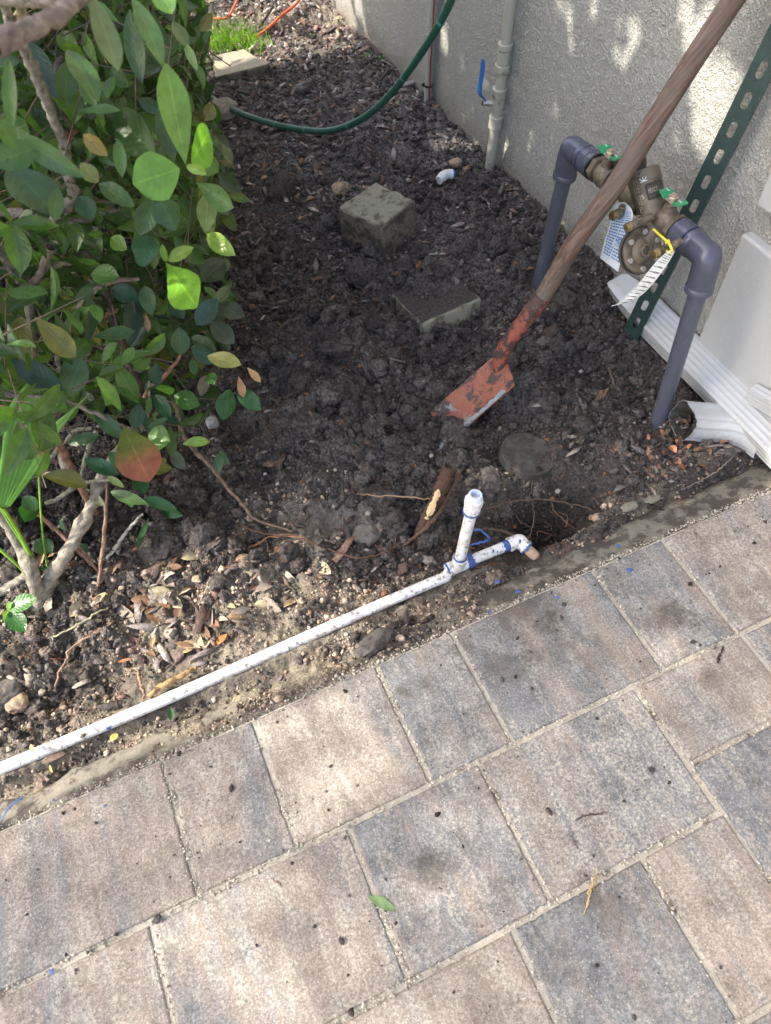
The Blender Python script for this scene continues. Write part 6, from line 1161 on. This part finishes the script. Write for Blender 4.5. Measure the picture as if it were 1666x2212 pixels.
rootobj('straw', ZZ([(1262, 1975, .001), (1276, 1928, .004), (1290, 1908, .002)]), [.0005, .0009, .0006], 'thinner straw lying under the bent straw', 'straw', col=(.48, .36, .16), seed=29)
rootobj('straw', ZZ([(1408, 1935, .0015), (1425, 1960, .002)]), [.0004, .0006], 'short green-yellow grass blade on the lower right paver', 'straw', col=(.30, .34, .14), seed=30)
# fine feeder roots
r = np.random.default_rng(91); mb = MB(); bundles = [(ZZ([(1200, 1110, -.05)])[0], .07, 12, -.02), (ZZ([(920, 1200, -.03)])[0], .06, 34, 0), (ZZ([(520, 1195, -.01)])[0], .05, 26, 0), (ZZ([(1000, 800, .0)])[0]*0+Z(760, 810, .03), .12, 22, 0), (Z(820, 1290, -.03), .08, 26, 0), (Z(330, 1440, -.03), .08, 14, 0), (Z(1130, 1190, -.05), .05, 16, 0), (Z(1450, 1020, -.01), .10, 14, 0), (Z(90, 1430, -.03), .10, 14, 0), (Z(700, 690, 0), .10, 12, 0)]
Vv = []; Ff = []; Tt = []
for c, sp_r, n_, dz in bundles:
    for i in range(n_):
        p = c+np.array([r.normal(0, sp_r), r.normal(0, sp_r*.6), 0]); p[1] = max(p[1], PY+.05); a = r.uniform(0, 6.28); P = []; m_ = int(r.integers(6, 14)); st_ = r.uniform(.004, .008)
        for k in range(m_): z = float(hfun(np.array([p[0]]), np.array([p[1]]))[0])+.0035+.005*abs(math.sin(k*.7+i)); P.append([p[0], p[1], max(z, c[2]-.03)]); a += r.normal(0, .55); p = p+st_*np.array([math.cos(a), math.sin(a), 0])
        t = MB().tube(P, np.linspace(r.uniform(.0006, .0012), .0003, m_), 5, cap=False); b = len(Vv); Vv += t.v; Ff += [tuple(b+q for q in f) for f in t.f]; Tt += [np.array((.17, .085, .05) if r.random() < .6 else (.09, .06, .045))*r.uniform(.6, 1.5)]*len(t.v)
tag(npmesh('fine_roots', Vv, Ff, M['root'], smooth=True, tint=np.array(Tt)), kind='stuff')

# ---- fallen leaves
def fallen(px_, py_, L, ang, col, label, z=None, curl=.5, fold=.5, w_=.45, tilt=.25, group=None, seed=0, mat='litter', cat='fallen leaf'):
    r = np.random.default_rng(seed); b = Z(px_, py_, 0 if z is None else z)
    if z is None: b = Z(px_, py_, float(hfun(b[:1], b[1:2])[0])); b[2] += .008
    d = np.array([math.cos(ang), math.sin(ang), r.uniform(-.1, .15)]); n_ = nrm(np.array([r.normal(0, tilt), r.normal(0, tilt), 1])); o = leaves_obj('fallen_leaf', [b-d*L/2], [d], [n_], L, L*w_, fold, curl, [col], r, M[mat], center=True, wav=.03, shape=.5)
    return tag(o, label, cat, group)
TAN, BRN, ORG, GRY = (.33, .23, .13), (.15, .085, .05), (.26, .115, .05), (.24, .20, .16)
fallen(826, 1951, .044, -.85, (.15, .23, .10), 'pale green leaf lying on the pavers near the bottom middle', .004, .15, .25, .34, seed=1)
fallen(580, 1003, .034, -.9, (.33, .34, .14), 'curled yellow-green leaf on the dark soil near the bush tip', None, .4, .5, .42, seed=2)
fallen(288, 1395, .055, -.75, (.11, .06, .05), 'largest dark brown leathery leaf on the sunny soil, with white edges', None, .3, .3, .5, seed=3); fallen(272, 1430, .028, -.2, (.30, .12, .05), 'small reddish-brown leaf just below the large leathery leaf', None, .1, .2, .26, seed=4)
fallen(480, 1385, .030, .5, (.33, .13, .045), 'bright orange-brown bark-like leaf near the white pipe', None, .2, .2, .45, seed=5); fallen(372, 1545, .026, 1.3, (.06, .13, .05), 'torn green leaf on the soil below the white pipe', None, .3, .4, .5, seed=6)
fallen(115, 1637, .040, .0, (.13, .09, .065), 'long curled brown leaf draped over the buried part of the pipe', -.004, .3, .6, .28, seed=7); fallen(70, 1615, .022, 2.2, TAN, 'short folded tan leaf stuck upright beside the buried pipe', .0, .5, .9, .4, seed=8); fallen(515, 1512, .017, .4, (.36, .26, .16), 'small pale leaf on the soil strip next to the pavers', None, .2, .2, .5, seed=9)
fallen(108, 1660, .018, 1.9, (.40, .36, .10), 'small yellow curled leaf on the mortar edge at the left', -.006, .8, .5, .2, seed=10); fallen(246, 1592, .016, .6, (.45, .33, .08), 'yellow and pink patched leaf beside the blue-spotted pipe', -.012, .3, .2, .8, seed=11)
fallen(1210, 1110, .018, 1.0, (.13, .11, .07), 'grey-green leaf on the wall of the dark hole', None, .2, .2, .35, seed=12)
zones = [((400, 1310), 72, (130, 66), 'leaf in the sunny litter above the pipe', 'dry leaves in the sunny litter', (TAN, GRY, (.36, .31, .2), BRN), .040),
         ((1480, 1010), 40, (95, 40), 'dead leaf in the litter before the downspout', 'dead leaves before the downspout', (ORG, BRN, (.30, .16, .09), (.16, .12, .09)), .025),
         ((1430, 960), 14, (50, 30), 'dead leaf around the right riser', 'leaves at the riser foot', (ORG, (.30, .15, .08), BRN), .022),
         ((700, 480), 12, (90, 60), 'dead leaf left of the mossy block', 'dead leaves beside the mossy block', (TAN, GRY, BRN), .030),
         ((640, 330), 26, (110, 60), 'dead leaf in the mulch below the hose', 'dead leaves in the mulch', (BRN, GRY, (.2, .13, .09)), .032),
         ((640, 100), 24, (90, 40), 'dead leaf at the sunny far end', 'dead leaves at the far end', (TAN, BRN), .036),
         ((1100, 480), 10, (70, 80), 'leaf on the mulch left of the riser', 'leaves left of the riser', (BRN, (.10, .06, .05)), .028),
         ((170, 1290), 26, (80, 40), 'dry leaf at the foot of the shrub stems', 'dry leaves under the shrub', (TAN, BRN, GRY), .030)]
for zi, (c, n_, sp2, lab, grp, pal, L0_) in enumerate(zones):
    r = np.random.default_rng(300+zi)
    for i in range(n_):
        x_, y_ = r.normal(c[0], sp2[0]), r.normal(c[1], sp2[1])
        if zi in (1, 2): x_ = min(x_, 1640); y_ = max(min(y_, 1175-.44*(x_-1300)-40), 800+(x_-1400)*.4)
        if zi == 0: y_ = min(y_, 1640-.44*x_-60)
        ci = int(r.integers(len(pal))); cc = pal[ci]; kL = r.uniform(.6, 1.35); cu = r.uniform(.2, 1.1); wr_ = r.uniform(.3, .6)
        word = {TAN: 'tan', BRN: 'dark brown', ORG: 'orange-brown', GRY: 'grey'}.get(cc, 'light brown'); adj = ('tiny ' if kL < .8 else 'larger ' if kL > 1.12 else '')+('narrow ' if wr_ < .4 else 'broad ' if wr_ > .52 else '')+('curled ' if cu > .7 else 'flat ' if cu < .4 else '')
        fallen(x_, y_, L0_*kL, r.uniform(0, 6.28), np.array(cc)*r.uniform(.7, 1.2), adj+word+' '+lab, None, cu, r.uniform(.1, .9), wr_, .4, grp, 400+zi*50+i)
# larger pieces of bark
def bark(px_, py_, L, W, ang, col, label, z=None, seed=0, tilt=.2, th=.12):
    r = np.random.default_rng(seed); b = Z(px_, py_, 0)
    b = Z(px_, py_, float(hfun(b[:1], b[1:2])[0]) if z is None else z); nx_, ny_ = 14, 8; V = []; F = []
    for lay in (0, 1):
        for i in range(nx_+1):
            for j in range(ny_+1):
                u, v = i/nx_*2-1, j/ny_*2-1; k = (1-abs(u)**3)**.6; x_ = u*L/2; y_ = v*W/2*k*(1+.25*math.sin(u*5+seed)); z_ = .18*W*(1-v*v)+.03*L*math.sin(u*2+seed)
                V.append((x_, y_, z_+(vnoise(np.array([u*5+seed]), np.array([v*2.]), seed)[0]*.25+vnoise(np.array([u*14.]), np.array([v*4.+seed]), seed)[0]*.12)*W*.5-lay*W*th))
    w_ = ny_+1; h = (nx_+1)*w_; F = [(i*w_+j, (i+1)*w_+j, (i+1)*w_+j+1, i*w_+j+1) for i in range(nx_) for j in range(ny_)]; F += [tuple(h+q for q in f[::-1]) for f in F]
    F += [(j, j+1, h+j+1, h+j) for j in range(ny_)]+[(nx_*w_+j+1, nx_*w_+j, h+nx_*w_+j, h+nx_*w_+j+1) for j in range(ny_)]+[((i+1)*w_, i*w_, h+i*w_, h+(i+1)*w_) for i in range(nx_)]+[(i*w_+ny_, (i+1)*w_+ny_, h+(i+1)*w_+ny_, h+i*w_+ny_) for i in range(nx_)]
    Rm = rotmats(1, r, tilt)[0]; a = np.array([[math.cos(ang), -math.sin(ang), 0], [math.sin(ang), math.cos(ang), 0], [0, 0, 1]]); nn = nrm([r.normal(0, tilt), r.normal(0, tilt), 1]); X_ = nrm(np.cross((0, 1, 0), nn)); Rm = np.stack([X_, np.cross(nn, X_), nn], 1); V = np.array(V)@(a.T)@Rm.T+b+np.array([0, 0, .004])
    return tag(npmesh('bark_piece', V, F, M['mulch'], smooth=True, tint=np.tile(np.array(col), (len(V), 1)), center=True), label, 'bark')
bark(1190, 720, .055, .030, .55, (.055, .04, .03), 'large dark bark piece right of the shovel socket', seed=1); bark(1222, 750, .035, .032, 1.4, (.05, .05, .05), 'squarish grey bark piece right of the shovel socket', seed=2)
bark(1150, 908, .05, .018, .3, (.20, .13, .07), 'orange-brown bark strip above the round lid', seed=3) if False else None
bark(1325, 770, .05, .02, .2, (.05, .04, .035), 'dark bark strip left of the metal strut foot', seed=31); bark(1370, 812, .045, .022, .9, (.07, .045, .035), 'brown bark piece under the strut foot', seed=32); bark(1300, 855, .05, .015, .35, (.16, .10, .06), 'long tan-edged bark strip between the shovel and the right riser', seed=33)
bark(345, 1290, .050, .024, -.9, (.20, .17, .14), 'pale sandy bark piece lying lengthwise in the sunny litter', seed=4); bark(330, 1235, .050, .034, .2, (.12, .08, .065), 'flat brown bark slab in the sunny litter, below the bush tip', seed=5); bark(345, 1200, .050, .030, .1, (.11, .09, .085), 'dark grey bark slab highest in the sunny litter', seed=6)
bark(380, 1415, .040, .034, -.6, (.14, .10, .085), 'chunky brown bark piece nearest the middle of the pipe', seed=7); bark(470, 1290, .036, .022, 1.3, (.13, .08, .06), 'reddish bark piece in the right part of the sunny litter', seed=8); bark(430, 1250, .030, .022, .3, (.30, .24, .17), 'pale tan bark flake in the sunny litter', seed=9)
bark(300, 1180, .060, .014, .25, (.22, .11, .07), 'fibrous reddish bark strip at the shade line', seed=10); bark(120, 1325, .034, .016, -.4, (.10, .08, .07), 'grey bark chip below the shrub stems', seed=11); bark(600, 505, .05, .022, .2, (.09, .07, .06), 'weathered bark piece near the shrub edge', seed=12); bark(665, 468, .05, .02, -.1, (.15, .11, .09), 'light brown bark plank left of the mossy block', seed=13)
bark(870, 1230, .030, .020, .4, (.10, .065, .05), 'dark bark piece above the white pipe, left of its branch', seed=14); bark(840, 1180, .028, .016, 1.2, (.12, .08, .055), 'small bark piece beside the foot of the cut root', seed=15); bark(770, 690, .034, .012, .2, (.11, .08, .055), 'narrow bark strip beside the soil hollow', seed=16); bark(905, 575, .022, .012, .3, (.16, .075, .035), 'small orange bark knot left of the half-buried block', seed=17)
bark(1075, 712, .030, .016, .5, (.36, .27, .16), 'pale sandy lump behind the shovel socket', seed=18); bark(1560, 1030, .040, .014, -.35, (.10, .075, .06), 'dark bark strip among the leaves before the downspout', seed=19); bark(1420, 1030, .034, .022, .8, (.08, .06, .05), 'dark bark chunk at the riser side of the leaf litter', seed=20); bark(1280, 1120, .026, .012, .2, (.28, .17, .10), 'orange-tan bark knob on the rim of the hole', seed=21)

# ================================================================ TREE that shades the bed (out of view, up-sun; crown pruned to let the sunlit patches through)
dap = []  # sunlit patches, in photograph coordinates of the ground or wall they fall on
HOT = [DP(1240/3, 700/3, .82), DP(1020/3, 1170/3, .85), DP(1320/3, 900/3, .93), DP(1400/3, 1400/3, 1.11), DP(1420/3, 1580/3, 1.11), DP(1190/3, 210/3+542, 1.06), DP(1050/3, 250/3, .72), DP(1400/3, 1250/3, 1.06), DP(1060/3, 900/3+542, 1.3), DP(1200/3, 970/3+542, 1.32), DP(1000/3, 50/3, .71), DP(1500/3, 980/3+542, 1.41), DP(60, 950, 1.2), DP(1050/3, 1210/3+542, 1.29), DP(100, 80, .8)]
G_LIT = [[(-200, 1330), (60, 1180), (230, 1165), (480, 1150), (640, 1158), (730, 1185), (790, 1250), (935, 1275), (800, 1400), (560, 1530), (330, 1640), (-200, 1900)],
         [(400, -60), (735, -60), (790, 110), (690, 120), (600, 150), (470, 180), (400, 200)], [(560, 1560), (815, 1440), (900, 1620), (850, 1700), (640, 1790)], [(340, 1990), (640, 1840), (860, 1900), (900, 2240), (390, 2240)], [(-100, 2120), (330, 2010), (380, 2240), (-100, 2260)], [(-100, 1800), (340, 1660), (420, 1760), (200, 1830), (-100, 1920)]]
ELL = [(560, 488, 50, 12), (640, 445, 20, 8), (885, 600, 12, 8), (985, 320, 30, 8), (860, 410, 16, 6), (1090, 712, 36, 12), (1065, 1042, 34, 22), (600, 610, 12, 8), (760, 1010, 14, 8), (1010, 250, 16, 6), (650, 690, 12, 8), (1130, 1010, 6, 4),
       (1355, 71, 22, 40), (1538, 214, 34, 95), (1500, 54, 30, 45), (1255, 14, 40, 20), (1240, 62, 10, 26), (960, 100, 8, 20), (1420, 30, 18, 12), (1000, 140, 5, 10), (1090, 235, 6, 12), (1170, 180, 7, 9), (1250, 225, 6, 14), (1335, 100, 8, 30), (1200, 290, 6, 10), (1150, 300, 5, 12), (1090, 330, 6, 20), (1190, 350, 5, 12), (1460, 300, 8, 22), (1280, 130, 6, 12), (1300, 160, 8, 14), (1230, 100, 5, 12), (1375, 160, 6, 14), (1215, 420, 8, 16), (1210, 500, 10, 20), (960, 60, 5, 12), (1110, 200, 5, 12), (1290, 480, 8, 14), (1395, 250, 6, 10), (1185, 240, 5, 12), (1320, 230, 5, 14)]
def litprob(T):
    v = T-CAM; d = v@FW; px = CX+FPX*(v@RT)/d; py = CY-FPX*(v@UP)/d; L = np.zeros(len(T), bool)
    rl_ = np.random.default_rng(5).random(len(T))
    for gi, p in enumerate(G_LIT): L |= inpoly(px, py, p) & (rl_ < (1 if gi < 2 else .55))
    for (a, b, rx, ry) in ELL: kk = 1.4 if b > 560 or a < 900 else 1.6; L |= (((px-a)/(rx*kk+4))**2+((py-b)/(ry*kk+4))**2 < 1)
    wall_far = (T[:, 2] > .02) & inpoly(px, py, [(600, -100), (770, -100), (800, 130), (700, 60)]); L |= wall_far
    return L, px, py
r = np.random.default_rng(55); N = 21000; gx = r.uniform(-1.0, 1.14, N); gy = r.uniform(-.55, 4.4, N); T1 = np.stack([gx, gy, np.full(N, -.02)], 1); Nw = 17000; T2 = np.stack([np.full(Nw, WX), r.uniform(-.2, 4.3, Nw), r.uniform(0, 1.15, Nw)], 1); T = np.vstack([T1, T2])
lit, px, py = litprob(T); keep = ~lit | (r.random(len(T)) < .012); keep &= r.random(len(T)) < np.where(T[:, 1] < PY, np.where(T[:, 0] < .3, .50, .80), 1.0); T = T[keep]; n = len(T); t = r.uniform(2.6, 4.2, n)
t = np.where(T[:, 1] < PY, t+3.2, np.where(T[:, 2] > .02, np.maximum(t-.5, (1.45-T[:, 2])/S[2]), t)); Pc = T+S*t[:, None]
kp = np.ones(n, bool)
for hp_ in HOT:
    w__ = Pc-hp_; w__ = w__-(w__@S)[:, None]*S; kp &= np.linalg.norm(w__, axis=1) > .030
Pc = Pc[kp]; T = T[kp]; n = len(Pc)
tree = empty('shade_tree', (-3.9, 3.0, -.03), 'unseen broadleaf tree beyond the shrub, its crown shaped to shade the bed', 'tree')
dl = nrm(r.normal(size=(n, 3))); nl = nrm(S+r.normal(0, .45, (n, 3))); Lc = r.uniform(.055, .105, n)
sd2 = nrm(np.cross(dl, nl)); dl = np.cross(nl, sd2); V = np.stack([Pc-dl*Lc[:, None]*.5, Pc+sd2*Lc[:, None]*.30, Pc+dl*Lc[:, None]*.5, Pc-sd2*Lc[:, None]*.30], 1).reshape(-1, 3); F = np.arange(4*n).reshape(-1, 4)
npmesh('crown', V, F, M['leaf'], tree, tint=np.repeat(np.array([.03, .075, .025])*r.uniform(.6, 1.6, (n, 1)), 4, 0), uv=np.tile([(0, .5), (.5, 1), (1, .5), (.5, 0)], (n, 1)))
c0_ = Pc.mean(0); tr = MB(); tb = np.array([-3.9, 3.0, -.1]); tt = np.array([-3.5, 2.7, 1.5]); tr.tube(catmull([tb, tb+np.array([.06, .0, .7]), tt], 6), np.linspace(.13, .09, 13), 14)
for i in range(9):
    e = Pc[int(r.integers(n))]*.8+c0_*.2; m_ = (tt+e)/2+r.normal(0, .12, 3)
    lt, _, _ = litprob(np.array([e-S*((e[2])/S[2])])); tr.tube(catmull([tt+r.normal(0, .02, 3), m_, e], 5), np.linspace(.045, .010, 11), 8)
o = npmesh('trunk', np.array(tr.v), np.array([f for f in tr.f if len(f) == 4]), M['barkgrey'], tree, True, tint=np.tile((.14, .12, .10), (len(tr.v), 1)))
